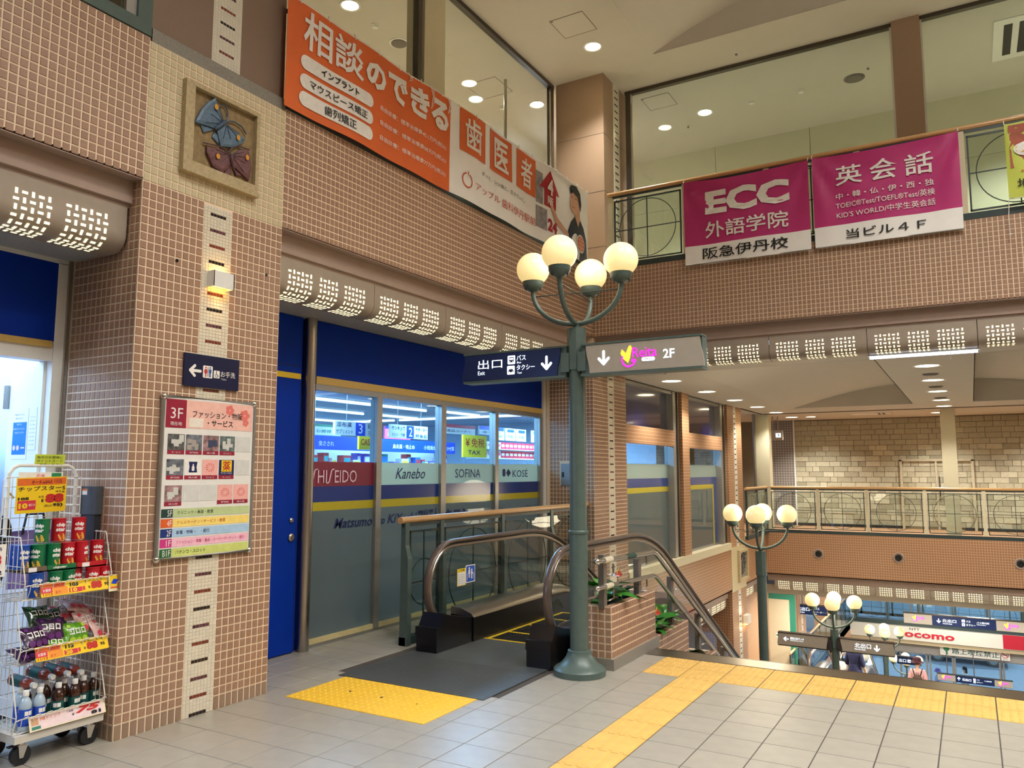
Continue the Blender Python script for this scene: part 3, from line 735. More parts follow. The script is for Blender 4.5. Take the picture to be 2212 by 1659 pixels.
for i, (x, y0) in enumerate(((-8.8, 6.9), (-8.8, 8.9), (-8.8, 10.48), (-8.65, 12.1), (-10.4, 6.6), (-10.35, 8.6), (-10.35, 10.5), (-10.3, 12.2), (-12.4, 8.6), (-12.4, 10.6), (-12.4, 12.6))):
    tube(x, y0, x, y0 + 1.4, 2.71, f'ceiling tube running inward in the chemist, row {["nearest the window", "middle", "at the back wall"][0 if x > -9 else 1 if x > -11 else 2]}, {["first", "second", "third", "fourth"][i % 4]} along')
for i, x in enumerate((-12.3, -10.95, -9.7, -8.4)): tube(x, 13.8, x + 1.2, 13.8, 2.71, f'crosswise ceiling tube at the end of the chemist, {ordn[i]} from the back')
for i in range(4): tube(-6.5 - i * .9, .5, -6.5 - i * .9, 2.9, 2.66, f'ceiling tube seen through the left entrance, {ordn[i]} row', 'tubes behind the left entrance')
nth = 'first second third fourth fifth sixth seventh eighth ninth tenth eleventh twelfth thirteenth fourteenth fifteenth sixteenth seventeenth eighteenth nineteenth twentieth'.split() + [f'twenty-{w}' for w in ordn] + ['last'] * 9
def shopthing(name, x, y0, y1, z0, z1, mat, lb, cat, txts=(), parts=(), t=.03, grp=None):
    """a flat-fronted thing facing the window"""
    r = root(name, (x, (y0 + y1) / 2, z0), lb, cat, grp)
    mb = MB(); mb.box(x - t, y0, z0, x, y1, z1); mb.build('board', mat, r)
    pl = PL((x, 0, 0), (0, 1, 0), (0, 0, 1))
    for a, b, c, d, m in parts:
        mb = MB(); pl.rect(mb, a, b, c, d, .002); mb.build('print', m, r)
    for s, a, b, c, d, m in txts: text(pl, s, a, b, c, d, m, r, off=.004, bold=.01)
    return r
m_pblue = M('bright_blue_print', (24, 70, 210), .5); m_ppink = M('pink_print', (232, 90, 140), .5); m_pyel = M('yellow_card', (246, 214, 40), .5); m_pred = M('red_card', (214, 50, 70), .5, isl=.12); m_pgrn = M('green_print', (40, 140, 90), .5)
# shelving run with its blue header, shelves and goods
sh = root('shelf_unit', (-7.7, 10, 0), 'long medicine shelving with a bright blue header in the chemist', 'shelves')
mb = MB(); mb.box(-7.78, 7.55, 1.88, -7.70, 11.25, 2.07); mb.build('header', m_pblue, sh)
mb = MB(); mb.box(-8.2, 7.55, 0, -8.15, 11.25, 2.05)
for z in (.4, .8, 1.2, 1.6): mb.box(-8.15, 7.55, z, -7.75, 11.25, z + .025)
mb.build('shelves', m_wht, sh)
mb = MB(); mb.box(-7.78, 7.72, 1.2, -7.70, 7.82, 2.55); mb.build('post', m_pblue, sh)
SP = PL((-7.7, 0, 0), (0, 1, 0), (0, 0, 1))
for s, a, b in (('虫さされ', 7.95, 8.25), ('水虫薬', 8.75, 9.1), ('鼻炎薬・咳止め', 9.55, 10.1), ('小児用かぜ薬', 10.35, 10.85), ('かぜ薬', 11.0, 11.22)): text(SP, s, a, 1.93, b, 2.0, m_print, sh, bold=.02)
goods = [M('box_' + n, c, .4, isl=.1) for n, c in (('white', (235, 235, 235)), ('blue', (60, 110, 200)), ('yellow', (235, 205, 70)), ('red', (205, 70, 70)), ('violet', (130, 110, 200)), ('teal', (70, 170, 170)))]
gn = ['white', 'blue', 'yellow', 'red', 'violet', 'teal']
y = 7.9; i = 0
while y < 11.1:
    w = rnd.uniform(.08, .2); h = rnd.uniform(.1, .24); k = rnd.randrange(6)
    mb = MB(); x0 = -7.9 + rnd.uniform(-.05, .05); mb.box(x0, y, 1.625, x0 + .12, y + w, 1.625 + h)
    r = mb.build('medicine_box', goods[k], label=f'{gn[k]} medicine carton under the blue shelf header, {nth[i]} from the left', cat='box', group=f'{gn[k]} {"tall" if h > .18 else "low"} cartons on the medicine shelf')
    mb = MB(); mb.box(x0 + .12, y + .015, 1.625 + h * .45, x0 + .122, y + w - .015, 1.625 + h * .8); mb.build('label', goods[(k + 2) % 6], r); y += w + rnd.uniform(.01, .1); i += 1
shopthing('aisle_sign', -6.6, 7.08, 7.95, 2.02, 2.19, m_wht, 'hanging aisle sign with blue square in the first shop pane', 'sign', [('湿布薬', 7.1, 2.12, 7.38, 2.18, m_navyp), ('サプリメント', 7.1, 2.04, 7.4, 2.09, m_navyp), ('3', 7.5, 2.05, 7.58, 2.17, m_print), ('目薬', 7.68, 2.12, 7.9, 2.18, m_navyp), ('スキンケア', 7.68, 2.04, 7.92, 2.09, m_navyp)], [(7.45, 2.025, 7.63, 2.185, m_pblue)])
shopthing('aisle_sign', -7.0, 8.62, 9.5, 2.05, 2.24, m_wht, 'hanging aisle sign with blue square in the second shop pane', 'sign', [('サンキュウ', 8.65, 2.16, 8.95, 2.22, m_navyp), ('マスク・包帯', 8.65, 2.07, 8.95, 2.12, m_navyp), ('2', 9.04, 2.08, 9.12, 2.21, m_print), ('サポーター', 9.2, 2.16, 9.48, 2.22, m_navyp), ('救急品', 9.2, 2.07, 9.48, 2.12, m_navyp)], [(8.99, 2.055, 9.16, 2.235, m_pblue)])
for k, (yy, xx) in enumerate(((7.3, -6.6), (7.8, -6.6), (8.8, -7.0), (9.35, -7.0))):
    o = [o for o in bpy.data.objects if o.name.startswith('aisle_sign') and o.parent is None][k // 2]
    mb = MB(); mb.cyl((xx - .015, yy, 2.19), (xx - .015, yy, 2.75), .003, 5); mb.build('wire', m_alu, o)
shopthing('price_card', -6.8, 7.75, 8.05, 1.86, 2.1, m_pyel, 'yellow CASH card hanging in the first window pane', 'sign', [('CASH', 7.78, 1.92, 8.02, 2.0, m_redp)], [(7.75, 2.06, 8.05, 2.1, m_pblue)])
shopthing('poster', -7.9, 8.05, 8.6, 2.09, 2.24, m_wht, 'white and green poster above the blue shelf header', 'poster', [('お買得', 8.1, 2.12, 8.4, 2.17, m_pgrn)], [(8.05, 2.21, 8.6, 2.24, m_pgrn)])
shopthing('poster', -7.9, 9.6, 10.25, 2.09, 2.29, m_ppink, 'pink poster above the blue shelf header', 'poster', [('おすすめ', 9.66, 2.13, 10.2, 2.2, m_print)], [(9.6, 2.25, 10.25, 2.29, m_navyp)])
shopthing('poster', -8.0, 11.2, 12.35, 2.25, 2.42, m_wht, 'white poster with red heading in the third pane', 'poster', [('医薬品コーナー', 11.3, 2.28, 12.2, 2.33, m_navyp)], [(11.2, 2.36, 12.35, 2.42, m_pred)])
shopthing('poster', -8.0, 12.5, 13.4, 2.28, 2.44, m_wht, 'white poster with blue heading in the third pane', 'poster', [('風邪薬', 12.6, 2.30, 13.2, 2.35, m_navyp)], [(12.5, 2.37, 13.4, 2.44, m_pblue)])
shopthing('price_card', -7.4, 11.05, 11.8, 1.82, 2.2, m_pyel, 'large yellow duty-free style card in the third pane', 'sign', [('¥', 11.12, 2.0, 11.25, 2.14, m_redp), ('免税', 11.3, 1.99, 11.72, 2.15, m_redp), ('TAX', 11.2, 1.87, 11.6, 1.94, m_navyp)])
for k, yy in enumerate((13.2, 13.65, 14.1, 14.75)): shopthing('poster', -8.1, yy, yy + .38, 2.2, 2.45, m_wht, f'small white poster high in the last pane, {ordn[k]} from left', 'poster', [('効能', yy + .05, 2.25, yy + .3, 2.32, m_pgrn)], [(yy + .05, 2.37, yy + .33, 2.43, m_pblue if k < 3 else m_pgrn)])
sh2 = root('display_shelf', (-8.1, 14, 1.7), 'wall shelf of red cartons in the last window pane', 'shelves')
mb = MB(); mb.box(-8.3, 12.5, 1.82, -7.95, 15.1, 1.84); mb.box(-8.3, 12.5, 2.0, -7.95, 15.1, 2.015); mb.build('shelf', m_wht, sh2)
for zz in (1.84, 2.015):
    for k in range(15):
        yy = 12.55 + k * .165; mb = MB(); mb.box(-8.2, yy, zz, -8.05, yy + .155, zz + .14)
        pale = k < 5
        r = mb.build('medicine_box', goods[0] if pale else m_pred, label=('pale' if pale else 'red') + f' carton on the ' + ('lower' if zz < 2 else 'upper') + f' shelf of the wall rack, {nth[k]} from the left', cat='box', group=('pale' if pale else 'red') + ' cartons ' + ('lower' if zz < 2 else 'upper') + ' shelf')
        mb = MB(); mb.box(-8.05, yy + .02, zz + .05, -8.048, yy + .135, zz + .1); mb.build('label', m_print if not pale else m_ppink, r)
cb = root('cardboard_box', (-7.6, 14.2, 1.0), 'brown cardboard box behind the last pane', 'box')
mb = MB(); mb.box(-7.9, 13.6, 1.3, -7.5, 14.4, 1.72); mb.build('carton', M('cardboard', (186, 150, 106), .7), cb)
mb = MB(); mb.box(-7.5, 13.95, 1.5, -7.495, 14.2, 1.72); mb.build('dark_print', M('brown_print', (90, 60, 44), .7), cb)
mb = MB(); mb.box(-8.0, 12.6, 1.0, -7.4, 15, 1.3); mb.build('counter', m_wht, label='white counter under the cardboard box in the chemist', cat='counter')

# ---- the two windows beyond the corner pillar
XW = XA - .15
for i, (y0, y1, ys) in enumerate(((11.04, 13.71, 13.30), (14.11, 16.75, 16.32))):
    mb = MB(); mb.box(XW - .05, ys, .09, XA - .03, ys + .14, 2.98); mb.box(XW - .03, y0, 2.93, XA - .05, ys, 2.98); mb.box(XW - .03, y0, .09, XW + .02, ys, .13)
    w = mb.build(f'window_{6 + i}', m_alu, label=['striped shop window just past the corner pillar', 'second striped shop window, with a yellow upright'][i], kind='structure')
    mb = MB(); mb.box(XW - .02, ys + .14, .09, XA - .06, y1, 2.98); mb.build('dark_jamb', m_steeld, w)
    mb = MB(); mb.box(XW - .1, ys + .26, .09, XA - .03, ys + .3, 2.98); mb.build('steel_jamb', m_steel, w)
    pl = PL((XW, 0, 0), (0, 1, 0), (0, 0, 1))
    for z0, z1, m, nm in ((2.285, 2.93, None, 'blue_pane'), (1.70, 2.01, m_glassd, 'pane'), (1.465, 1.70, m_fwht, 'white_film'), (1.32, 1.465, m_fblue, 'blue_film'), (1.235, 1.32, m_fyel, 'yellow_film'), (.13, 1.235, m_film, 'frosted_pane')):
        mb = MB(); pl.rect(mb, y0, z0, ys, z1, 0, .004)
        mb.build(nm, m or M('navy_glass', (12, 22, 78), .06, var=.02, coat=1.0), w)
    if i:
        mb = MB(); pl.rect(mb, 16.0, .13, 16.1, 1.235, .006); mb.build('yellow_upright', m_fyel, w)
        mb = MB(); pl.rect(mb, 16.1, .13, 16.32, 1.465, .005); mb.build('blue_upright', m_fblue, w)
    mb = MB(); mb.box(XA - .12, y0, 2.01, XA, ys, 2.285); mb.build('tiled_rail', m_tilefarY, w)
mb = MB(); mb.box(XA - .5, 13.71, .09, XA, 14.11, 3.0); mb.build('pillar_slim', m_tilefarY, label='slim tiled mullion between the two striped windows', kind='structure')
shopthing('poster', -6.0, 12.3, 13.9, 1.88, 2.0, m_wht, 'green and white banner inside the striped window', 'poster', [('お薬', 12.6, 1.9, 13.1, 1.98, m_print)], [(12.5, 1.885, 13.2, 1.995, m_pgrn)])

# ---------------------------------------------------------------- far side of the well, same level and below
mb = MB(); mb.box(XA, 20, -.90, 7, 20.4, .10); mb.box(-5.2, 20.01, -.9, XA, 20.4, .06); mb.box(-13, 20.03, -.3, 7, 23.2, .098)
wall_far = mb.build('wall_far', m_tilefarX, label='tiled front of the far balcony', kind='structure')
fascia('x', 20, 1, XA, 7, -.90, 'trim_9', 'brown fascia under the far balcony front')
for k, x in enumerate((-3.243, -1.534, .792)):
    r = root('round_vent', (x, 20, -.366), f'round ventilation nozzle on the far tiled balcony, {ordn[k]} from left', 'vent', 'round nozzles on the far balcony')
    mb = MB(); t = MB(); t.lathe([(.118, 0), (.118, .012), (.1, .02), (.085, .006), (.07, .004)], (0, 0, 0), 24, caps=False); mb.add([(x + a, 20 - c, -.366 + b) for a, b, c in t.v], t.f); mb.build('ring', m_fascia, r, smooth=True)
    t = MB(); t.lathe([(.072, .003), (.064, .03), (.048, .032), (.042, .006), (1e-4, .005)], (0, 0, 0), 20, caps=False); mb = MB(); mb.add([(x + a, 20 - c - .004, -.366 + b) for a, b, c in t.v], t.f); mb.build('nozzle', m_blk, r, smooth=True)
# stone-clad back wall
mb = MB(); mb.box(-9, 23.03, .1, 7, 23.3, 3.1); wst = mb.build('wall_stone', M('stone_joint_dark', (120, 108, 84), .8), label='beige stone clad wall behind the far balcony', kind='structure')
PB = PL((0, 23.03, 0), (1, 0, 0), (0, 0, 1))
sm = [M('beige_stone_' + n, c, .6, var=.12, sc=30, isl=.08, bump=.1) for n, c in (('light', (178, 172, 148)), ('mid', (164, 158, 134)), ('dark', (150, 143, 120)))]
BM = {}
z = .16; n_st = 0; bs = MB()
while z < 2.98:
    x = -4.24
    while x < 2.2:
        w = rnd.choice((.18, .27, .36, .36)); t = rnd.choice((.006, .012, .02)); k = rnd.choice((0, 0, 1, 1, 2))
        key = (w, t, k)
        if key not in BM: g = MB(); g.add(*tilegeo(w - .006, .135, t, .003)); BM[key] = g.mesh('stone', sm[k])
        if n_st < 300 and x < 1.4: inst('stone', BM[key], PB.m4(x + w / 2, z + .07), wst); n_st += 1
        else: g = tilegeo(w - .006, .135, t, .003); bs.add([PB.p(x + w / 2 + a, z + .07 + b, d) for a, b, d in g[0]], g[1])
        x += w
    z += .141
bs.build('stone', sm[1], wst, kind='stuff')
mb = MB(); mb.box(-4.9, 22.97, .1, -4.25, 23.05, 3.0); mb.build('wall_grey', tilemat('grey_small_tile', (112, 104, 98), (176, 170, 160), .07, .07, 'x', .14), label='grey small-tiled strip left of the stone wall', kind='structure')
mb = MB(); mb.box(-4.26, 22.95, .1, -4.23, 23.02, 3.0); mb.build('trim_10', m_wht, label='pale edge strip of the stone wall', kind='structure')
mb = MB(); mb.box(-4.37, 22.96, .1, -1.62, 23.01, .17); mb.box(-.2, 22.96, .1, 7, 23.01, .17); mb.build('baseboard_back', m_blk, label='dark baseboard of the stone wall', kind='structure')
mb = MB()
for x0, x1, z0, z1 in ((-1.62, -1.56, .1, 1.88), (0, .06, .1, 1.88), (-1.62, .06, 1.84, 1.9), (-.80, -.76, .1, 1.84)): mb.box(x0, 22.94, z0, x1, 23.02, z1)
mb.build('door_3', M('beige_frame', (176, 166, 140), .5), label='beige framed double door in the stone wall', kind='structure')
mb = MB(); mb.box(-.73, 22.9, .95, -.70, 22.94, 1.45); mb.build('handle', m_steeld, bpy.data.objects['door_3'])
mb = MB(); mb.box(-.56, 20.55, .1, -.26, 20.85, 3.0); mb.build('pillar_cream', m_cream2, label='square cream column behind the far railing', kind='structure')
mb = MB(); mb.box(-4.62, 20.03, .06, -4.30, 20.35, 3.0); mb.build('pillar_cream', m_cream2, label='cream corner column at the left of the far railing', kind='structure')
mb = MB(); mb.box(-4.66, 19.88, .06, -4.62, 19.95, 3.0); mb.box(-4.66, 19.98, .06, -4.62, 20.03, 3.0); W8 = mb.build('window_8', m_steel, label='glazing edge left of the cream corner column', kind='structure')
# corridor seen past the far left railing
mb = MB(); mb.box(-9.2, 18, .1, -9.0, 24, 2.2); mb.build('wall_corridor', M('dark_brown_panel', (84, 66, 58), .5, var=.1), label='dark panelled corridor wall at far left', kind='structure')
mb = MB(); mb.box(-9.0, 18, 2.12, -8.9, 24, 2.32); mb.build('trim_11', M('lit_cove', (120, 160, 240), .5, emit=.7, ecol=(110, 160, 255)), label='blue lit cove over the dark panelling', kind='structure')
mb = MB()
for y in (19.0, 20.1, 21.2): mb.box(-9.0, y, .1, -8.93, y + .35, 2.1)
mb.build('trim_12', m_fascia, label='brown uprights on the corridor wall', kind='structure')
ex = root('exit_sign', (-4.3, 21, 2.5), 'hanging exit box with lit running figure by the cream corner column', 'sign')
mb = MB(); mb.box(-4.45, 20.95, 2.385, -4.16, 21.1, 2.63); mb.build('case', m_greyl, ex)
for x in (-4.40, -4.27): mb = MB(); mb.cyl((x, 21.02, 2.63), (x, 21.02, 3.0), .015, 8); mb.build('rod', m_steel, ex)
pl = PL((0, 20.95, 0), (1, 0, 0), (0, 0, 1)); mb = MB(); pl.rect(mb, -4.32, 2.45, -4.19, 2.56, .003); mb.build('lit_panel', m_glow, ex)
mb = MB(); pl.poly(mb, [(-4.27, 2.46), (-4.25, 2.5), (-4.27, 2.53), (-4.245, 2.54), (-4.23, 2.5), (-4.22, 2.46), (-4.24, 2.49)], .005); mb.build('figure', m_pgrn, ex)

# ---- lower floors
mb = MB(); mb.box(-13, 15.2, F2 - .3, -4.45, 36, F2); mb.box(-13, 15.2, F2 - .3, 7, 23.2, F2)
mb.build('floor', m_floor, label='floor of the level below', kind='structure')
mb = MB(); mb.box(-13, 6, F1 - .3, 7.2, 36, F1); mb.build('floor', m_floor, label='ground floor far below', kind='structure')
mb = MB(); mb.box(-5.3, 23.0, F2, -4.40, 23.1, -1.81); mb.build('wall_booth', m_teal, label='teal framed partition on the lower level', kind='structure')
mb = MB(); mb.box(-5.25, 22.97, F2, -4.55, 23.0, -1.95); D4 = mb.build('door_4', m_cream2, label='cream door in the teal framed partition', kind='structure')
mb = MB(); mb.box(-4.93, 22.965, -2.98, -4.8, 22.97, -2.86); mb.build('notice_plate', m_wht, D4)
mb = MB(); mb.box(-4.915, 22.962, -2.94, -4.815, 22.965, -2.9); mb.build('green_sign', m_pgrn, D4)

# ---------------------------------------------------------------- far end: telephone shop front, entrance glazing, street
m_signw = M('sign_white', (206, 202, 190), .5, var=.015); m_signred = M('sign_red', (176, 20, 44), .5)
mb = MB(); mb.box(-4.45, 34, -4.78, 7, 34.4, -4.2); sg = mb.build('shop_fascia', m_signw, label='white telephone shop fascia with red lettering on the far lower floor', cat='sign')
mb = MB(); mb.box(.64, 33.985, -4.76, 7, 34, -4.27); mb.build('red_panel', m_signred, sg)
mb = MB(); mb.box(-4.45, 33.98, -4.25, 7, 34.4, -4.13); mb.build('dark_kick', m_dkgreen, sg)
mb = MB(); mb.box(-4.45, 34.05, -4.92, 7, 34.4, -4.78); mb.build('beige_strip', M('beige_strip', (190, 172, 138), .6), sg)
PF = PL((0, 33.99, 0), (1, 0, 0), (0, 0, 1))
text(PF, 'docomo', -2.84, -4.66, -.88, -4.40, M('docomo_red', (184, 16, 44), .5), sg, bold=.03, off=.004)
text(PF, 'NTT', -2.36, -4.39, -2.02, -4.31, m_blk, sg, off=.004)
mb = MB(); mb.box(-4.45, 34.3, -5.29, 7, 34.5, -4.92); mb.build('wall_soffit', M('grey_soffit', (158, 154, 150), .6), label='grey wall over the entrance glazing', kind='structure')
mb = MB()
for x in (-4.2, -2.78, -1.89, -1.775, -1.03, -.96, .47, .585, 1.9): mb.box(x, 34.33, F1, x + .06, 34.45, -5.27)
mb.box(-4.45, 34.33, -5.32, 7, 34.45, -5.27)
W9 = mb.build('window_9', m_alu, label='entrance glazing facing the street', kind='structure')
mb = MB(); mb.box(-4.2, 34.38, F1, 7, 34.39, -5.3); mb.build('pane', m_glass, W9)
bn = root('street_banner', (-.28, 34.2, -5.05), 'white banner against street smoking over the entrance glazing', 'banner')
PG = PL((0, 34.22, 0), (1, 0, 0), (0, 0, 1))
mb = MB(); PG.poly(mb, [(-1.39, -5.24), (.83, -5.22), (.83, -4.88), (-1.39, -4.89)], 0, .004); mb.build('cloth', m_print, bn)
text(PG, '路上喫煙禁止', -1.0, -5.16, .5, -4.96, M('dark_green_print', (16, 84, 74), .5), bn, off=.008, bold=.03)
mb = MB(); PG.disc(mb, -1.18, -4.99, .1, .008); PG.poly(mb, [(-1.21, -5.08), (-1.15, -5.08), (-1.13, -5.2), (-1.2, -5.2)], .008); mb.build('tree_mark', m_pgrn, bn)
mb = MB()
a = [(.68 + .105 * cos(2 * pi * i / 24), -5.02 + .1 * sin(2 * pi * i / 24)) for i in range(25)]; PG.line(mb, a, .022, .008); PG.line(mb, [(.6, -4.96), (.76, -5.08)], .022, .009); mb.build('no_smoking_ring', m_redp, bn)
mb = MB(); PG.rect(mb, .61, -5.035, .75, -5.01, .0085); mb.build('cigarette', m_blk, bn)
text(PG, '伊丹市', .6, -5.19, .76, -5.15, m_grey, bn, off=.008)
# hall railing over the shop fascia and the glazed outer wall
mb = MB()
for x in (-4.27, -3.3, -3.11, -2.18, -2.0, -.98, -.87, .2, .27, .93, 1.31, 1.38): mb.box(x, 35.9, F2, x + .05, 36.0, -1.42)
mb.box(-4.45, 35.9, F2, 7, 36, F2 + .1); mb.box(-4.45, 35.9, -3.0, 7, 36, -2.95)
mb.build('window_10', m_steeld, label='glazed outer wall of the lower floor, daylight behind', kind='structure')
mb = MB(); mb.box(-4.45, 35.94, F2, 7, 35.95, -1.42); mb.build('pane', m_glass, bpy.data.objects['window_10'])
# street
mb = MB(); mb.box(-40, 34.6, F1 - .4, 40, 120, F1 - .1); mb.build('road', M('asphalt', (150, 156, 164), .7, var=.06, sc=3), label='street outside the entrance', kind='structure')
mb = MB()
for y in (41.5, 44.2, 56.0): mb.box(-30, y, F1 - .1, 30, y + .18, F1 - .095)
mb.build('road_marking', m_print, label='white street lines', kind='structure')
mb = MB(); mb.box(-40, 62, F1 - .1, 40, 63, 6)
for k in range(16): mb.box(-30 + k * 4, 61.9, F1, -29.6 + k * 4, 62, 6)
mb.build('wall_opposite', M('pale_building', (176, 186, 196), .7, var=.08, sc=.3), label='pale building across the street', kind='structure')
def car(x, y, col, lb, d=1):
    r = root('car', (x, y, F1 - .1), lb, 'car')
    zz = F1 - .1; mb = MB()
    prof = [(-2.1, .35), (-2.15, .75), (-1.9, .92), (-1.15, 1.0), (-.55, 1.42), (.85, 1.45), (1.55, 1.02), (2.05, .9), (2.15, .6), (2.1, .35)]
    mb.prism([(x + d * a, y - .8, zz + b) for a, b in prof], (0, 1.6, 0)); mb.build('body', M('car_' + col, dict(navy=(18, 24, 44), silver=(176, 180, 186))[col], .25, m=.3, coat=.6), r)
    mb = MB(); mb.prism([(x + d * a, y - .81, zz + b) for a, b in ((-.95, 1.02), (-.5, 1.36), (.8, 1.38), (1.3, 1.02))], (0, 1.62, 0)); mb.build('window', m_blk, r)
    for sx in (-1.3, 1.3):
        for sy in (-.8, .72):
            mb = MB(); mb.cyl((x + sx, y + sy, zz + .32), (x + sx, y + sy + .1, zz + .32), .32, 20); w = mb.build('wheel', m_rubber, r)
            mb = MB(); mb.cyl((x + sx, y + sy - .012, zz + .32), (x + sx, y + sy + .1, zz + .32), .2, 16); mb.build('hubcap', m_alu, w)
car(-.85, 50.5, 'navy', 'dark car standing in the street behind the smoking banner'); car(-5.6, 50.6, 'silver', 'silver car in the street left of the dark car')

# ---------------------------------------------------------------- stairs going down
sr = root('staircase', (0, 6.9, 0), 'wide stone staircase going down from the landing', 'stairs')
nst = 26; rise = -F2 / nst; run = .30
for k in range(1, nst):
    mb = MB(); y = 6.9 + (k - 1) * run; mb.box(-2.56, y, -k * rise - .25, 6.98, y + run + .02, -k * rise); mb.build('step', m_floor, sr)
    mb = MB(); mb.box(-2.56, y + run - .04, -k * rise, 6.98, y + run + .005, -k * rise + .004); mb.build('nosing', m_steel, sr)

# stepped planters with tiled sides
m_soil = M('soil', (58, 44, 34), .9, var=.3, sc=40)
PR = PL((-2.56, 0, 0), (0, 1, 0), (0, 0, 1))
def planter(i, y0, y1, zt, zb, lb):
    r = root('planter', (-2.73, (y0 + y1) / 2, zb), lb, 'planter', 'stepped tiled planters between stairs and escalator'); x0, x1 = -2.91, -2.56; w = .06
    mb = MB(); mb.box(x0, y0, zb, x1, y0 + w, zt); mb.box(x0, y1 - w, zb, x1, y1, zt); mb.box(x0, y0 + w, zb, x0 + w, y1 - w, zt); mb.box(x1 - w, y0 + w, zb, x1, y1 - w, zt); mb.build('walls', m_grout, r)
    mb = MB(); mb.box(x0 + w, y0 + w, zb, x1 - w, y1 - w, zt - .05); mb.build('soil', m_soil, r)
    tiles(PR, grid(y0, y1, max(zb, 0.09) if i == 0 else zb, zt, PU, PV), PU - JT, PV - JT, m_tile, r, 150 if i < 2 else 0)
    if i == 0: tiles(PL((0, y0, 0), (1, 0, 0), (0, 0, 1)), grid(x0, x1, .09, zt, .058, PV), .058 - JT, PV - JT, m_tile, r, 150)
    top = PL((0, 0, zt), (1, 0, 0), (0, 1, 0))
    tiles(top, grid(x1 - w, x1, y0, y1, w, PU) + grid(x0, x0 + w, y0, y1, w, PU) + grid(x0 + w, x1 - w, y0, y0 + w, PU, w), w - .005, PU - .005, m_tile, r, 150)
    if i == 0:
        mb = MB(); mb.box(x0 - .012, y0 - .006, 0, x1 + .018, 7.03, .088); mb.build('granite_base', m_granite, r)
    return r
planter(0, 5.975, 6.98, .495, 0, 'nearest tiled planter with granite base behind the lamp post')
pz = [(.085, 'second tiled planter, one step down the stairs'), (-.40, 'third tiled planter down the stairs'), (-.95, 'fourth tiled planter down the stairs'), (-1.5, 'fifth tiled planter down the stairs'), (-2.33, 'tiled planter block carrying the lamp post on the stairs')]
for i, (zt, lb) in enumerate(pz):
    y0 = 6.98 + .95 * i if i < 4 else 10.8; y1 = y0 + .95 if i < 4 else 12.6
    planter(i + 1, y0, y1, zt, zt - .9, lb)
# plants
m_leaf = M('glossy_leaf', (52, 128, 36), .3, var=.25, sc=20, isl=.25, coat=.4); m_leafd = M('dark_leaf', (26, 66, 34), .35, var=.25, sc=20, isl=.2, coat=.3)
m_spathe = M('red_spathe', (170, 44, 30), .25, var=.15, coat=.5)
def leafmesh(L, w, mat, droop=.35):
    def f(u, v):
        t = v; ww = w * sin(pi * min(1, .08 + .92 * t)) ** .8 * (1 - .25 * t); s = (u - .5) * 2
        return (s * ww, L * t, .10 * L * t - droop * L * t * t + abs(s) * ww * .25)
    mb = MB(); mb.surf(f, 4, 7); mb.surf(lambda u, v: tuple(a - b for a, b in zip(f(u, v), (0, 0, .0012))), 4, 7)
    return mb.mesh('leaf', mat, True)
def plant(loc, n, L, mat, lb, seed, flowers=0, spread=1.0):
    rr = random.Random(seed); r = root('potted_plant', loc, lb, 'plant')
    ms = [leafmesh(L * k, L * .3 * k, mat) for k in (1, .8, .62)]
    for i in range(n):
        a = i * 2.4 + rr.random() * .6; h = rr.uniform(.02, .16); o = bpy.data.objects.new('leaf', ms[i % 3]); COL.objects.link(o); o.parent = r
        o.location = (cos(a) * .02, sin(a) * .03 * spread, h); o.rotation_euler = (rr.uniform(-.1, .75), rr.uniform(-.3, .3), a - pi / 2)
    for i in range(flowers):
        a = rr.random() * 6.28; x, y, h = cos(a) * .05, sin(a) * .08, rr.uniform(.2, .28)
        mb = MB(); mb.tube([(0, 0, 0), (x * .5, y * .5, h * .6), (x, y, h)], .003, 5); mb.v = [(p[0] + loc[0], p[1] + loc[1], p[2] + loc[2]) for p in mb.v]; fl_ = mb.build('flower_stem', m_leafd, r)
        mb = MB(); mb.surf(lambda u, v: (loc[0] + x + (u - .5) * .09 * sin(pi * min(1, v * .85 + .15)), loc[1] + y + (v - .4) * .1, loc[2] + h + .02 * (1 - (2 * u - 1) ** 2) + .03 * v), 5, 6); mb.build('red_bract', m_spathe, r, smooth=True)
        mb = MB(); mb.cyl((loc[0] + x, loc[1] + y - .01, loc[2] + h + .02), (loc[0] + x + .01, loc[1] + y + .005, loc[2] + h + .075), .006, 6, .003); mb.build('spadix', m_yellow, r)
    mb = MB(); mb.tube([(loc[0], loc[1], loc[2] - .02), (loc[0], loc[1], loc[2] + .1)], .008, 6); mb.build('stem', m_leafd, r)
plant((-2.72, 6.22, .44), 15, .27, m_leaf, 'leafy green plant at the near end of the top planter', 3, 0)
plant((-2.72, 6.55, .44), 14, .22, m_leafd, 'darker plant with orange bract behind the green one in the top planter', 4, 1)
plant((-2.70, 7.24, .03), 16, .26, m_leaf, 'green plant with red bracts in the second planter', 5, 2)
plant((-2.70, 7.62, .03), 14, .22, m_leaf, 'pale green plant at the far end of the second planter', 6, 0)
plant((-2.70, 8.25, -.45), 16, .28, m_leafd, 'dark leafy plant in the third planter by the nosing', 7, 0)

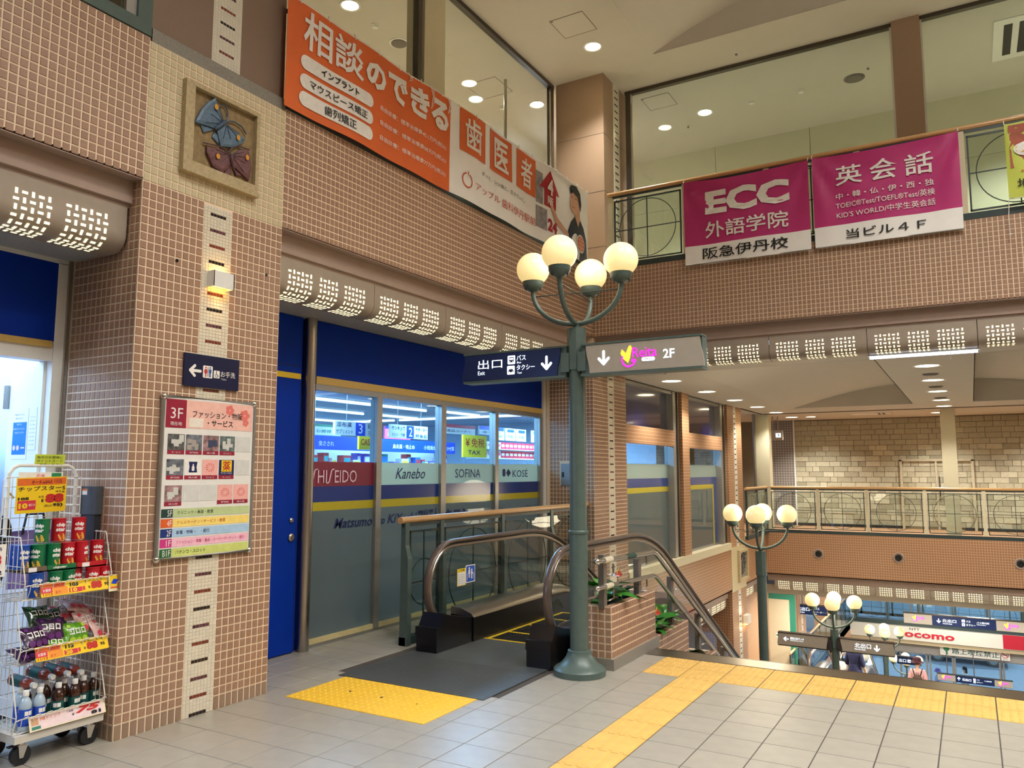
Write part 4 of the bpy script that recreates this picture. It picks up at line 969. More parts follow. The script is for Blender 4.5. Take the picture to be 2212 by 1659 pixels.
# stainless grab rails
gr = root('grab_rail', (-2.6, 6, 0), 'stainless double handrail bending down along the planters', 'handrail')
xg = -2.60
def down(y0, z0, yb, zb, L, x=xg): return [(x, y0, z0), (x, yb - .06, zb + (z0 - zb) * .0), (x, yb, zb - .012), (x, yb + L, zb - .56 * L)]
mb = MB(); mb.tube([(x, 5.80, .865)] * 0 + [(xg, 5.80, .868), (xg, 7.06, .832), (xg, 7.14, .812), (xg, 14.6, -3.36)], .021, 10); mb.build('upper_rail', m_steel, gr, smooth=True)
mb = MB(); mb.tube([(xg, 5.80, .66), (xg, 7.06, .62), (xg, 7.14, .60), (xg, 14.6, -3.57)], .019, 10); mb.build('lower_rail', m_steel, gr, smooth=True)
mb = MB(); mb.ball((xg, 5.80, .868), .027, 10, 8); mb.ball((xg, 5.80, .66), .024, 10, 8); mb.build('end_knob', m_chrome, gr, smooth=True)
mb = MB()
for k in range(7): mb.cyl((xg, 5.93 + k * .022, .864), (xg, 5.944 + k * .022, .8635), .026, 10); mb.cyl((xg, 5.95 + k * .02, .655), (xg, 5.962 + k * .02, .6545), .023, 10)
mb.build('ribbed_sleeve', M('ivory_plastic', (226, 216, 192), .5), gr, smooth=True)
mb = MB(); mb.cyl((xg, 6.40, .851), (xg, 6.60, .845), .0225, 10); mb.build('green_band', M('green_tape', (26, 66, 54), .5), gr, smooth=True)
for k, (y, z) in enumerate(((5.97, .50), (6.74, .50), (7.62, .09), (8.48, -.40), (9.43, -.95), (10.3, -1.5))):
    zt = .905 if y < 6.2 else (.80 if y < 7.1 else .812 - .56 * (y - 7.14))
    mb = MB(); mb.box(xg - .065, y - .012, z - .02, xg - .015, y + .05, zt); mb.build('post', m_post, gr)
    mb = MB()
    for zz in ((.82, .615) if y < 7.1 else (zt - .05, zt - .26)):
        mb.tube([(xg - .03, y + .03, zz - .08), (xg - .03, y + .12, zz - .09), (xg, y + .15, zz - .07), (xg, y + .15, zz + .0)], .009, 6)
    mb.build('bracket', m_steel, gr, smooth=True)

# ---------------------------------------------------------------- escalators
def escalator(xl, xr, y0, z0, drop, lb):
    r = root('escalator', ((xl + xr) / 2, y0, z0), lb, 'escalator', None)
    tan30 = .5773; R = 2.24; tl = .60; yk = y0 + 2.44; zt = .95             # kink of the top handrail line
    Ld = drop / tan30
    def topline(off, n=7):
        """handrail height line, offset inwards by off; returns (y, z) from the newel's underside round to the far newel"""
        rr = .41 - off; pts = []
        cy, cz = y0 + .41, .54
        for i in range(11):
            a = radians(222 - i * (222 - 90) / 10); pts.append((cy + rr * cos(a), cz + rr * sin(a)))
        for i in range(n):
            t = i / (n - 1); a = radians(30 * t); yy = yk - tl + R * sin(a) - off * sin(a); zz = zt - off - (R - 0) * (1 - cos(a)) + off * (1 - cos(a)); pts.append((yy, zz))
        yk2 = yk + Ld; ze = zt - drop
        for i in range(n):
            t = i / (n - 1); a = radians(30 * (1 - t)); yy = yk2 + tl - R * sin(a) - off * sin(a); zz = ze - off + R * (1 - cos(a)) + off * (1 - cos(a)) * 0; pts.append((yy, zz))
        cy2 = yk2 + 2.2
        for i in range(11):
            a = radians(90 - i * (222 - 90) / 10); pts.append((cy2 + rr * cos(a), .54 - drop + rr * sin(a)))
        return pts
    for s, x in ((-1, xl), (1, xr)):
        P = topline(0.02)
        mb = MB(); mb.tube([(x, a, z0 + b) for a, b in P], .036, 10, flat=.55); mb.build('handrail', m_rubber, r, smooth=True)
        P2 = topline(.062); mb = MB(); mb.tube([(x, a, z0 + b) for a, b in P2], .022, 8); mb.build('rail_profile', m_steel, r, smooth=True)
        P3 = topline(.085)
        # glass: outline of the inner line closed along the deck
        deck = []
        yend = yk + Ld + 2.3
        def dz(y):                                        # deck height
            k = yk + .35
            if y < k - .5: return .27
            if y > k + Ld + .5: return .27 - drop
            if y < k + .5: t = (y - k + .5); return .27 - tan30 * t * t / 2
            if y > k + Ld - .5: t = (k + Ld + .5 - y); return .27 - drop + tan30 * t * t / 2
            return .27 - tan30 * (y - k)
        ys = [y0 + .28 + i * (yend - y0 - .3) / 60 for i in range(61)]
        def topz(y):
            for (a, b), (c, d) in zip(P3[8:], P3[9:]):
                if a <= y <= c and c > a: return b + (d - b) * (y - a) / (c - a)
            return None
        mb = MB()
        loop = [p for p in P3 if p[1] > dz(p[0])]
        vs = [(x, a, z0 + b) for a, b in loop]; vb = [(x, a, z0 + min(dz(a), b)) for a, b in loop]
        mb.add(vs + vb, [(i, i + 1, len(vs) + i + 1, len(vs) + i) for i in range(len(vs) - 1)])
        mb.build('glass_panel', m_glass, r)
        # deck, skirt and newel base
        inn = x - s * .17; outn = x + s * .09
        mb = MB(); yd = [y0 + .53 + i * (yend - y0 - .6) / 48 for i in range(49)]
        prof = [(inn, -.045), (inn + s * .03, -.012), (x - s * .015, .03), (outn, .035), (outn, -.03)]
        for y in yd: mb.v += [(a, y, z0 + dz(y) + b) for a, b in prof]
        n = len(prof)
        for i in range(48):
            for j in range(n - 1): mb.f.append((i * n + j, i * n + j + 1, (i + 1) * n + j + 1, (i + 1) * n + j)); mb.mi.append(0)
        mb.f.append(tuple(range(n))); mb.mi.append(0)
        mb.build('deck', m_steel, r, smooth=True)
        mb = MB()
        for y in yd: mb.v += [(inn + s * .004, y, z0 + dz(y) - .04), (inn + s * .004, y, z0 + dz(y) - .34), (outn, y, z0 + dz(y) - .9), (outn, y, z0 + dz(y) - .03)]
        for i in range(48):
            for j in (0, 2): mb.f.append((i * 4 + j, i * 4 + j + 1, (i + 1) * 4 + j + 1, (i + 1) * 4 + j)); mb.mi.append(0 if j == 0 else 1)
        mb.build('skirt', [m_blackm, m_steeld], r)
        mb = MB(); a, b = x - s * .155, x + s * .065; lo, hi = min(a, b), max(a, b)
        mb.prism([(lo, y0 - .04, z0), (lo, y0 - .04, z0 + .17), (lo, y0 + .06, z0 + .33), (lo, y0 + .2, z0 + .29), (lo, y0 + .5, z0 + .23), (lo, y0 + .55, z0 + .23), (lo, y0 + .55, z0)], (hi - lo, 0, 0)); nb = mb.build('newel_base', m_blackm, r)
        mb = MB(); mb.box(lo - .004, y0 - .05, z0 + .14, hi + .004, y0 - .0, z0 + .22); mb.build('inlet', M('black_plastic', (8, 8, 12), .4), nb)
    xi0, xi1 = xl + .17, xr - .17
    mb = MB(); mb.box(xl - .09, y0 - 1.0, z0, xr + .04, y0 + .72, z0 + .006); lp = mb.build('landing_plate', M('dark_grey_plate', (88, 91, 92), .38, m=.3, var=.1, sc=6), r)
    mb = MB()
    for k in range(24): mb.box(xl - .08, y0 - .99 + k * .035, z0 + .006, xr + .03, y0 - .975 + k * .035, z0 + .0075)
    mb.build('tread_ribs', M('plate_ribs', (98, 101, 102), .35, m=.4), lp, kind='stuff')
    mb = MB(); mb.box(xi0, y0 + .70, z0, xi1, y0 + .73, z0 + .009); mb.build('comb', m_yellow, r)
    y = y0 + .73; k = 0; st = .405
    while y < yk + Ld + 1.7:
        zz = z0 + dz(y + .3) - .27 if y > y0 + 1.6 else z0; zz = z0 + max(-drop, min(0, -(max(0, y - (yk - .75)) // st) * st * tan30)) - .004
        mb = MB(); mb.box(xi0, y, zz - .25, xi1, y + st - .004, zz)
        for q in range(24): xx = xi0 + .04 + q * (xi1 - xi0 - .08) / 23; mb.box(xx, y + .03, zz, xx + .012, y + st - .01, zz + .004)
        sp = mb.build('step', M('step_black', (30, 30, 32), .4, m=.4), r)
        mb = MB(); mb.box(xi0, y, zz, xi0 + .03, y + st - .004, zz + .006); mb.box(xi1 - .03, y, zz, xi1, y + st - .004, zz + .006); mb.box(xi0 + .03, y + st - .03, zz, xi1 - .03, y + st - .004, zz + .006); mb.build('yellow_edge', m_yellow, sp)
        y += st; k += 1
    return r
es1 = escalator(-4.255, -3.05, 5.77, 0, -F2, 'escalator going down beside the chemist window')
escalator(-4.05, -2.88, 22.7, F2, 4.3, 'lower escalator seen beyond the landing edge')
ps = root('safety_sticker', (-4.25, 6.45, .6), 'yellow and blue safety sticker on the escalator glass', 'sticker')
pl = PL((-4.247, 0, 0), (0, 1, 0), (0, 0, 1))
mb = MB(); pl.rect(mb, 6.255, .50, 6.40, .66, .001, .0008); mb.build('yellow_half', m_pyel, ps)
mb = MB(); pl.rect(mb, 6.262, .507, 6.393, .625, .0022); mb.build('pale_field', m_print, ps)
text(pl, 'ご注意', 6.275, .632, 6.38, .655, m_blk, ps, off=.0025, bold=.03)
for k in range(5): text(pl, '手すりにつかまって', 6.27, .518 + k * .02, 6.385, .528 + k * .02, m_navyp, ps, off=.0026)
mb = MB(); pl.rect(mb, 6.40, .515, 6.565, .68, .001, .0008); mb.build('white_half', m_print, ps)
mb = MB(); pl.round(mb, 6.408, .523, 6.557, .672, .015, .0022); mb.build('blue_field', M('sticker_blue', (20, 84, 190), .5), ps)
mb = MB()
for dx, dz_, k in ((-.022, .012, 1.1), (.022, 0, 1.0)):
    cx, cz = 6.482 + dx, .59 + dz_; pl.disc(mb, cx, cz + .042 * k, .011 * k, .003); pl.round(mb, cx - .013 * k, cz - .005, cx + .013 * k, cz + .03 * k, .006, .003); pl.rect(mb, cx - .010, cz - .042, cx - .002, cz, .003); pl.rect(mb, cx + .002, cz - .042, cx + .010, cz, .003)
pl.line(mb, [(6.425, .54), (6.425, .59), (6.445, .61)], .006, .003); pl.line(mb, [(6.54, .54), (6.54, .59), (6.52, .605)], .006, .003)
mb.build('figures', m_print, ps)

# ---------------------------------------------------------------- railings: green steel, glass, rings, wooden rail
def railing(name, along, c, posts, z0, lb, h=1.075, wood0=None, wood1=None, near=False, extra=None, kick=True, sgn=1):
    def p(t, d, z): return (t, c + d, z) if along == 'x' else (c + d, t, z)
    mid = p((posts[0] + posts[-1]) / 2, 0, z0); r = root(name, mid, lb, 'railing')
    def bx(mb, t0, d0, za, t1, d1, zb):
        a = p(t0, d0, za); b = p(t1, d1, zb); mb.box(min(a[0], b[0]), min(a[1], b[1]), za, max(a[0], b[0]), max(a[1], b[1]), zb); return mb
    w0 = posts[0] - .06 if wood0 is None else wood0; w1 = posts[-1] + .06 if wood1 is None else wood1
    mb = MB(); mb.tube([p(w0, 0, z0 + h), p(w1, 0, z0 + h)], .032, 14); mb.build('wooden_rail', m_wood, r, smooth=True)
    mb = MB(); bx(mb, w0 + .05, -.012, z0 + h - .06, w1 - .05, .012, z0 + h - .03); mb.build('rail_bar', m_dkgreen, r)
    if kick: mb = MB(); bx(mb, posts[0] - .03, -.045, z0, posts[-1] + .03, .03, z0 + .075); mb.build('kick_plate', m_dkgreen, r)
    for t in posts:
        if near:
            mb = MB(); mb.prism([p(t - .03, -.04, z0), p(t - .03, .05, z0), p(t - .03, .05, z0 + .78), p(t - .03, .02, z0 + .9), p(t - .03, .02, z0 + h - .02), p(t - .03, -.03, z0 + h - .02)], tuple(b - a for a, b in zip(p(0, 0, 0), p(.06, 0, 0))))
            mb.build('post', m_green, r)
        else:
            mb = MB(); bx(mb, t - .035, -.02, z0 + .02, t + .035, .02, z0 + h - .04); mb.build('post', m_cream2 if along == 'x' and z0 > -1 else m_dkgreen, r)
    g = .05 if near else .055; fw = .018
    for a, b in zip(posts, posts[1:]):
        a += g; b -= g; zb, zt = z0 + (.10 if not near else .06), z0 + h - .10
        mb = MB()
        for q in ((a, zb, a + fw, zt), (b - fw, zb, b, zt), (a, zb, b, zb + fw), (a, zt - fw, b, zt)): bx(mb, q[0], -.012, q[1], q[2], .012, q[3])
        fr = mb.build('panel_frame', m_dkgreen, r)
        cx, cz = (a + b) / 2, (zb + zt) / 2; rr = min(b - a, zt - zb) * .46
        mb = MB(); mb.tube([p(cx + rr * cos(2 * pi * i / 36), 0, cz + rr * sin(2 * pi * i / 36)) for i in range(36)], .006, 6, True); mb.build('ring', m_dkgreen, fr, smooth=True)
        mb = MB(); bx(mb, a, -.005, cz - .006, b, .005, cz + .006); bx(mb, cx - .006, -.005, zb, cx + .006, .005, zt); mb.build('cross_bars', m_dkgreen, fr)
        mb = MB(); bx(mb, a, .014 * sgn, zb, b, .018 * sgn, zt); mb.build('glass', m_glass, fr)
    return r
railing('railing', 'x', 9.90, [-4.17, -3.10, -2.04, -.98, .10, 1.17], 4.36, 'balcony railing carrying the purple banners', wood0=-4.21)
railing('railing', 'y', -4.56, [5.87, 6.43, 7.6, 8.78, 9.80], 0, 'wood-topped railing between shop window and escalator', h=1.13, near=True, wood0=5.78, wood1=9.86)
railing('railing', 'x', 20.06, [-4.36, -3.22, -2.14, -.94, .2, 1.34, 2.48], .10, 'railing of the far balcony before the stone wall', h=1.09)
railing('railing', 'y', -4.40, [18.0, 19.0, 20.0], .06, 'short railing turning beside the far corner column', h=1.13)
railing('railing', 'y', -4.45, [22.4 + 1.16 * k for k in range(11)], F2, 'long lower-floor railing running away beside the escalator', h=1.0)
railing('railing', 'x', 34.02, [-4.2 + 1.1 * k for k in range(8)], F2 + .1, 'railing over the white telephone shop fascia', h=1.0)
rope = root('balcony_rail', (-4.55, 7, 4.4), 'dark green steel rail hidden behind the orange banner', 'railing')
mb = MB(); mb.box(-4.50, 4.14, 4.38, -4.44, YB, 4.425); mb.build('kick_plate', m_dkgreen, rope)
mb = MB(); mb.tube([(-4.50, 4.16, 5.22), (-4.50, 9.8, 5.33)], .018, 8); mb.build('rail', m_dkgreen, rope)
for y in (4.2, 5.6, 7.0, 8.4, 9.75): mb = MB(); mb.box(-4.51, y - .02, 4.4, -4.48, y + .02, 5.24); mb.build('post', m_dkgreen, rope)

# ---------------------------------------------------------------- globe lamp posts
def lamp_post(lb):
    r = lroot('lamp_post', lb, 'lamp', 'green four-globe lamp posts')
    mb = MB(); mb.lathe([(.205, 0), (.205, .045), (.19, .062), (.17, .07), (.135, .10), (.105, .14), (.092, .175), (.092, .185), (.075, .19)], n=32); mb.build('base', m_green, r, smooth=True)
    mb = MB(); mb.cyl((0, 0, .18), (0, 0, 1.10), .073, 24); mb.lathe([(.073, 1.085), (.079, 1.09), (.079, 1.105), (.07, 1.115)], n=24); mb.build('lower_pole', m_green, r, smooth=True)
    mb = MB(); mb.cyl((0, 0, 1.1), (0, 0, 2.42), .067, 24); mb.build('upper_pole', m_green, r, smooth=True)
    mb = MB(); mb.cyl((0, 0, 2.40), (0, 0, 2.745), .078, 8); mb.cyl((0, 0, 2.745), (0, 0, 2.775), .03, 12); mb.build('top_sleeve', m_green, r)
    for k in range(4):
        a = radians(6 + 90 * k); ca, sa = cos(a), sin(a); R = .385
        path = []
        for i in range(15):
            t = i / 14; ang = pi / 2 * t; path.append((R * sin(ang) ** 1.0 * ca, R * sin(ang) * sa, 2.785 + (.31) * (1 - cos(ang)) ** 1.0))
        path.append((R * ca, R * sa, 3.13))
        mb = MB(); mb.tube(path, .021, 10); arm = mb.build('arm', m_green, r, smooth=True)
        c = (R * ca, R * sa, 3.285)
        mb = MB(); mb.ball(c, .141, 28, 20, z0=-.80, z1=1.0); g = mb.build('globe', m_globe, r, smooth=True)
        mb = MB(); mb.lathe([(.03, -.195), (.045, -.185), (.072, -.17), (.088, -.14), (.09, -.108), (.084, -.104)], c, 20); b = mb.build('globe_cup', m_green, arm, smooth=True)
        mb = MB()
        for q in range(3): mb.cyl((c[0] + .07 * cos(q * 2.1), c[1] + .07 * sin(q * 2.1), c[2] - .19), (c[0] + .07 * cos(q * 2.1), c[1] + .07 * sin(q * 2.1), c[2] - .165), .006, 6)
        mb.build('screw', m_blk, arm)
    mb = MB()
    for k in (0, 1):
        a = radians(6 + 90 * k); mb.cyl((.375 * cos(a), .375 * sin(a), 3.045), (-.375 * cos(a), -.375 * sin(a), 3.045), .005, 6)
    mb.build('tie_rod', m_dkgreen, r)
    return r
L1 = lamp_post('nearest green lamp post with four lit globes, beside the escalator')
for loc, lb in (((-2.74, 11.95, -2.33), 'second lamp post, rising from the stair planters with four globes'), ((-2.50, 16.85, F2), 'third lamp post, carrying two grey signs on the lower floor'),
                ((-2.40, 25.2, -6.22), 'fourth lamp post, small, in front of the telephone shop fascia'), ((-2.28, 30.5, -8.05), 'furthest lamp post, low by the hatted walker')):
    dup(L1, loc, label=lb)
L1.location = (-2.74, 5.752, 0)
for x, y, z, e in ((-2.74, 5.76, 0, 10), (-2.74, 11.95, -2.33, 35), (-2.50, 16.85, F2, 45), (-2.40, 25.2, -6.22, 50), (-2.28, 30.5, -8.05, 50)):      # the light the four globes give
    lamp('globe_light', 'POINT', (x, y, z + 3.36), e, (1, .84, .6), .4)

# ---- sign boxes on the posts
def sign_box(x, y, z, w, h, face, lb, side, case=m_green, name='sign_box', grp=None):
    """a box sign reaching from the post at x sideways; side -1 left, +1 right"""
    r = root(name, (x + side * (w / 2 + .1), y, z), lb, 'sign', grp)
    a, b = (x + side * .07, x + side * (w + .13)); x0, x1 = min(a, b), max(a, b)
    mb = MB(); mb.box(x0, y - .05, z, x1, y + .06, z + h); mb.box(x0, y - .07, z - .014, x1, y + .075, z + .004); mb.box(x0, y - .07, z + h - .004, x1, y + .075, z + h + .012); mb.build('case', case, r)
    i0, i1 = x + side * .115, x + side * (w + .115); sl = side * .03; zz = [z + .006 + (h - .012) * k / 10 for k in range(11)]
    edge = lambda xx: [(xx + sl * (1 - (k / 10)) ** 1.0 + .004 * side * sin(pi * k / 5), zz[k]) for k in range(11)]
    pts = edge(i0) + edge(i1)[::-1]; pl = PL((0, y - .05, 0), (1, 0, 0), (0, 0, 1))
    mb = MB(); pl.poly(mb, pts if side > 0 else pts[::-1], .002, .014); mb.build('face', face, r)
    mb = MB(); mb.box(x + side * .075 - .035, y - .066, z + .03, x + side * .075 + .035, y - .05, z + h - .05); mb.build('bracket', case, r)
    return r, PL((0, y - .0665, 0), (1, 0, 0), (0, 0, 1))
def bus_icon(pl, r, x, z, s, m=None, taxi=False):
    mb = MB(); pl.round(mb, x - s / 2, z - s / 2, x + s / 2, z + s / 2, s * .12, .001); mb.build('icon_plate', m_glow, r)
    mb = MB()
    if taxi: pl.poly(mb, [(x - .34 * s, z - .12 * s), (x - .22 * s, z + .12 * s), (x + .22 * s, z + .12 * s), (x + .34 * s, z - .12 * s)], .002); pl.rect(mb, x - .36 * s, z - .25 * s, x + .36 * s, z - .1 * s, .0022)
    else: pl.round(mb, x - .32 * s, z - .28 * s, x + .32 * s, z + .3 * s, s * .06, .002)
    mb.build('icon', m_navy, r)
    mb = MB()
    if not taxi: pl.rect(mb, x - .26 * s, z + .0 * s, x + .26 * s, z + .2 * s, .003)
    pl.disc(mb, x - .2 * s, z - .18 * s, .06 * s, .003, 8); pl.disc(mb, x + .2 * s, z - .18 * s, .06 * s, .003, 8); mb.build('icon_detail', m_glow, r)
def shop_logo(pl, r, x, z, s, full=True):
    """heart-shaped yellow leaf and pink lettering"""
    k = s
    mb = MB(); pl.poly(mb, [(x - .5 * k, z + .24 * k), (x - .38 * k, z + .12 * k), (x - .30 * k, z + .30 * k), (x - .24 * k, z + .34 * k), (x - .20 * k, z + .26 * k), (x - .26 * k, z - .02 * k), (x - .32 * k, z - .16 * k), (x - .46 * k, z - .04 * k), (x - .54 * k, z + .12 * k)], .002); mb.build('emblem_leaf', m_yell, r)
    mb = MB(); c = [(x - .30 * k + .20 * k * cos(t), z - .06 * k + .20 * k * sin(t)) for t in [radians(150 + i * 15) for i in range(15)]]; pl.line(mb, c, .05 * k, .003)
    pl.disc(mb, x - .17 * k, z - .10 * k, .055 * k, .003); mb.build('emblem_swash', m_pinkl, r)
    text(pl, 'Reita', x - .19 * k, z - .02 * k, x + .52 * k, z + .26 * k, m_pinkl, r, off=.003, bold=.012)
    if full:
        mb = MB(); pl.round(mb, x + .08 * k, z - .14 * k, x + .46 * k, z - .03 * k, .05 * k, .0032); mb.build('pill', m_glow, r)
        text(pl, '伊丹', x + .14 * k, z - .12 * k, x + .40 * k, z - .05 * k, m_navy, r, off=.0045)
s1, pl = sign_box(-2.735, 5.735, 2.352, .93, .236, m_navyl, 'navy lit exit sign reaching left from the nearest lamp post', -1)
text(pl, '出口', -3.645, 2.455, -3.40, 2.535, m_glow, s1, bold=.012); text(pl, 'Exit', -3.645, 2.405, -3.575, 2.44, m_glow, s1)
bus_icon(pl, s1, -3.31, 2.517, .074); bus_icon(pl, s1, -3.315, 2.43, .074, taxi=True)
text(pl, 'バス', -3.26, 2.507, -3.17, 2.553, m_glow, s1, bold=.01); text(pl, 'Bus', -3.255, 2.483, -3.215, 2.499, m_glow, s1)
text(pl, 'タクシー', -3.26, 2.425, -3.085, 2.47, m_glow, s1, bold=.01); text(pl, 'Taxi', -3.255, 2.395, -3.21, 2.412, m_glow, s1)
mb = MB(); pl.arrow(mb, -2.975, 2.47, .12, 0, w=.19); mb.build('arrow', m_glow, s1)
s2, pl = sign_box(-2.735, 5.735, 2.352, .93, .236, m_greyl, 'grey sign with pink lit shop logo reaching right from the nearest lamp post', 1)
mb = MB(); pl.arrow(mb, -2.465, 2.475, .12, 0, w=.19); mb.build('arrow', m_glow, s2)
shop_logo(pl, s2, -2.17, 2.462, .28); text(pl, '2F', -1.975, 2.435, -1.885, 2.505, m_glow, s2, bold=.015)
s3, pl = sign_box(-2.50, 16.82, -1.885, .93, .236, m_greyl, 'grey sign with left arrow on the third lamp post', -1, m_steeld)
mb = MB(); pl.arrow(mb, -3.40, -1.76, .10, -pi / 2); mb.build('arrow', m_glow, s3)
text(pl, '駅前立体デッキ', -3.32, -1.765, -3.06, -1.715, m_glow, s3, bold=.02); text(pl, 'Pedestrian Deck', -3.32, -1.79, -3.07, -1.773, m_glow, s3)
s4, pl = sign_box(-2.50, 16.82, -1.885, .93, .236, m_greyl, 'grey north exit sign on the right of the third lamp post', 1, m_steeld)
text(pl, '北出口', -2.13, -1.79, -1.84, -1.70, m_glow, s4, bold=.02); text(pl, 'North Exit', -2.13, -1.83, -1.94, -1.80, m_glow, s4)
mb = MB(); pl.arrow(mb, -1.74, -1.765, .12, 0); mb.build('arrow', m_glow, s4)
def hung_sign(x0, x1, y, z0, z1, zt, lb, face, rods=()):
    r = root('hanging_sign', ((x0 + x1) / 2, y, z0), lb, 'sign')
    mb = MB(); mb.box(x0, y, z0, x1, y + .12, z1); mb.box(x0 - .01, y - .01, z1 - .01, x1 + .01, y + .13, z1 + .015); mb.build('case', m_steeld, r)
    pl = PL((0, y, 0), (1, 0, 0), (0, 0, 1))
    for a, b, m in face: mb = MB(); pl.rect(mb, a, z0 + .01, b, z1 - .012, .002, .004); mb.build('face', m, r)
    for x in rods: mb = MB(); mb.cyl((x, y + .06, z1), (x, y + .06, zt), .018, 8); mb.build('rod', m_steel, r)
    return r, PL((0, y - .007, 0), (1, 0, 0), (0, 0, 1))
r, pl = hung_sign(-4.65, -3.73, 24, -2.47, -2.21, -1.42, 'navy north exit sign hanging behind the third lamp post', [(-4.65, -3.73, m_navyl)], (-4.4, -4.0))
text(pl, '北出口', -4.53, -2.37, -4.20, -2.27, m_glow, r, bold=.02); text(pl, 'North Exit', -4.53, -2.43, -4.33, -2.395, m_glow, r)
text(pl, 'バス', -4.04, -2.32, -3.93, -2.26, m_glow, r); text(pl, 'エレベーター', -4.12, -2.41, -3.82, -2.36, m_glow, r); bus_icon(pl, r, -4.14, -2.30, .07); text(pl, 'Taxi', -4.1, -2.45, -4.0, -2.425, m_glow, r)
r, pl = hung_sign(-1.79, 1.5, 24, -2.47, -2.20, -1.42, 'long hanging sign with pink logos either side of a navy north exit panel', [(-1.79, -1.12, m_greyl), (-1.12, .33, m_navyl), (.33, 1.5, m_greyl)], (-1.6, .2, 1.3))
shop_logo(pl, r, -1.44, -2.33, .27, False); shop_logo(pl, r, .66, -2.34, .3, False)
mb = MB(); pl.arrow(mb, -.965, -2.335, .11, 0); mb.build('arrow', m_glow, r)
text(pl, '北出口', -.88, -2.36, -.56, -2.28, m_glow, r, bold=.02); text(pl, 'North Exit', -.87, -2.41, -.66, -2.38, m_glow, r)
bus_icon(pl, r, -.40, -2.29, .07); bus_icon(pl, r, -.40, -2.385, .07, taxi=True); text(pl, 'バス', -.34, -2.32, -.24, -2.27, m_glow, r); text(pl, 'タクシー', -.34, -2.41, -.13, -2.355, m_glow, r); text(pl, 'バス案内所', -.1, -2.33, .18, -2.28, m_glow, r); text(pl, 'Information', -.1, -2.365, .1, -2.345, m_glow, r)
q = 33.5 / 26
def zq(z): return 1.58 + (z - 1.58) * q
r, pl = hung_sign(-1.155 * q, .65 * q, 33.5, zq(-4.31), zq(-4.125), zq(-3.45), 'lower hanging sign with navy panel in front of the entrance glazing', [(-1.155 * q, -.71 * q, m_greyl), (-.71 * q, .227 * q, m_navyl), (.227 * q, .65 * q, m_greyl)], (-.905 * q, -.25 * q, .411 * q))
shop_logo(pl, r, -.93 * q, zq(-4.215), .23 * q, False); shop_logo(pl, r, .44 * q, zq(-4.22), .23 * q, False)
mb = MB(); pl.arrow(mb, -.63 * q, zq(-4.21), .09 * q, pi); mb.build('arrow', m_glow, r)
text(pl, '北出口', -.55 * q, zq(-4.25), -.33 * q, zq(-4.18), m_glow, r, bold=.02)
bus_icon(pl, r, -.25 * q, zq(-4.185), .055 * q); bus_icon(pl, r, -.25 * q, zq(-4.25), .055 * q, taxi=True); text(pl, 'バス', -.2 * q, zq(-4.2), -.13 * q, zq(-4.17), m_glow, r); text(pl, 'タクシー', -.2 * q, zq(-4.265), -.05 * q, zq(-4.23), m_glow, r); text(pl, 'バス案内所', -.02 * q, zq(-4.21), .16 * q, zq(-4.175), m_glow, r)
r, pl = hung_sign(-2.3, -1.7, 27.5, -4.3, -4.08, -3.9, 'small navy hanging sign low between the lower escalator and the fourth lamp post', [(-2.3, -1.7, m_navyl)])
text(pl, '出口', -2.25, -4.24, -2.05, -4.14, m_glow, r, bold=.02); bus_icon(pl, r, -1.97, -4.19, .09)
ub = root('hanging_sign', (-5.9, 10.1, 6.0), 'box sign on a rod peeping over the orange banner, upper floor', 'sign')
mb = MB(); mb.box(-5.95, 9.75, 6.13, -5.83, 10.15, 6.5); mb.build('case', m_green, ub); mb = MB(); mb.cyl((-5.89, 9.9, 6.5), (-5.89, 9.9, 7.6), .025, 8); mb.build('rod', m_steel, ub)
mb = MB(); mb.box(-6.6, 11.6, 5.4, -6.58, 12.4, 7.2); mb.build('window_11', M('bright_window', (255, 255, 255), .5, emit=2.2, ecol=(235, 242, 255)), label='bright window behind the upper floor box sign', kind='structure')

# ---------------------------------------------------------------- orange and white dental banner
wave = lambda y, z: .012 * sin(3.1 * y + 1.2 * z) + .008 * sin(7.3 * y - 2.0 * z) + .006 * sin(1.3 * y)
PBn = PL((-4.40, 0, 0), (0, 1, 0), (0, 0, 1), wave)
ban = root('banner', (-4.4, 6.8, 4.4), 'long orange and white dental banner tied along the upper left balcony', 'banner')
zt = lambda y: 5.285 + (y - 4.08) * .0275; zb = lambda y: 4.382 + .003 * (y - 4.08)
def strip(y0, y1, m, nm, off=0.0, nu=40):
    mb = MB(); mb.surf(lambda a, b: PBn.p(y0 + (y1 - y0) * a, zb(y0 + (y1 - y0) * a) + (zt(y0 + (y1 - y0) * a) - zb(y0 + (y1 - y0) * a)) * b, off), nu, 8); return mb.build(nm, m, ban, smooth=True)
strip(4.08, 6.29, m_orange, 'orange_cloth'); strip(6.29, 9.66, m_clothw, 'white_cloth', nu=60)
BT = lambda b, y0, z0, y1, z1, m, **k: text(PBn, b, y0, z0, y1, z1, m, ban, off=k.pop('off', .008), **k)
for s, a, b, c, d in (('相', 4.24, 4.93, 4.57, 5.25), ('談', 4.60, 4.94, 4.95, 5.25), ('の', 4.98, 4.96, 5.27, 5.20), ('で', 5.30, 4.97, 5.60, 5.24), ('き', 5.64, 4.97, 5.92, 5.26), ('る', 5.95, 4.97, 6.25, 5.27)): BT(s, a, b, c, d, m_print, bold=.045)
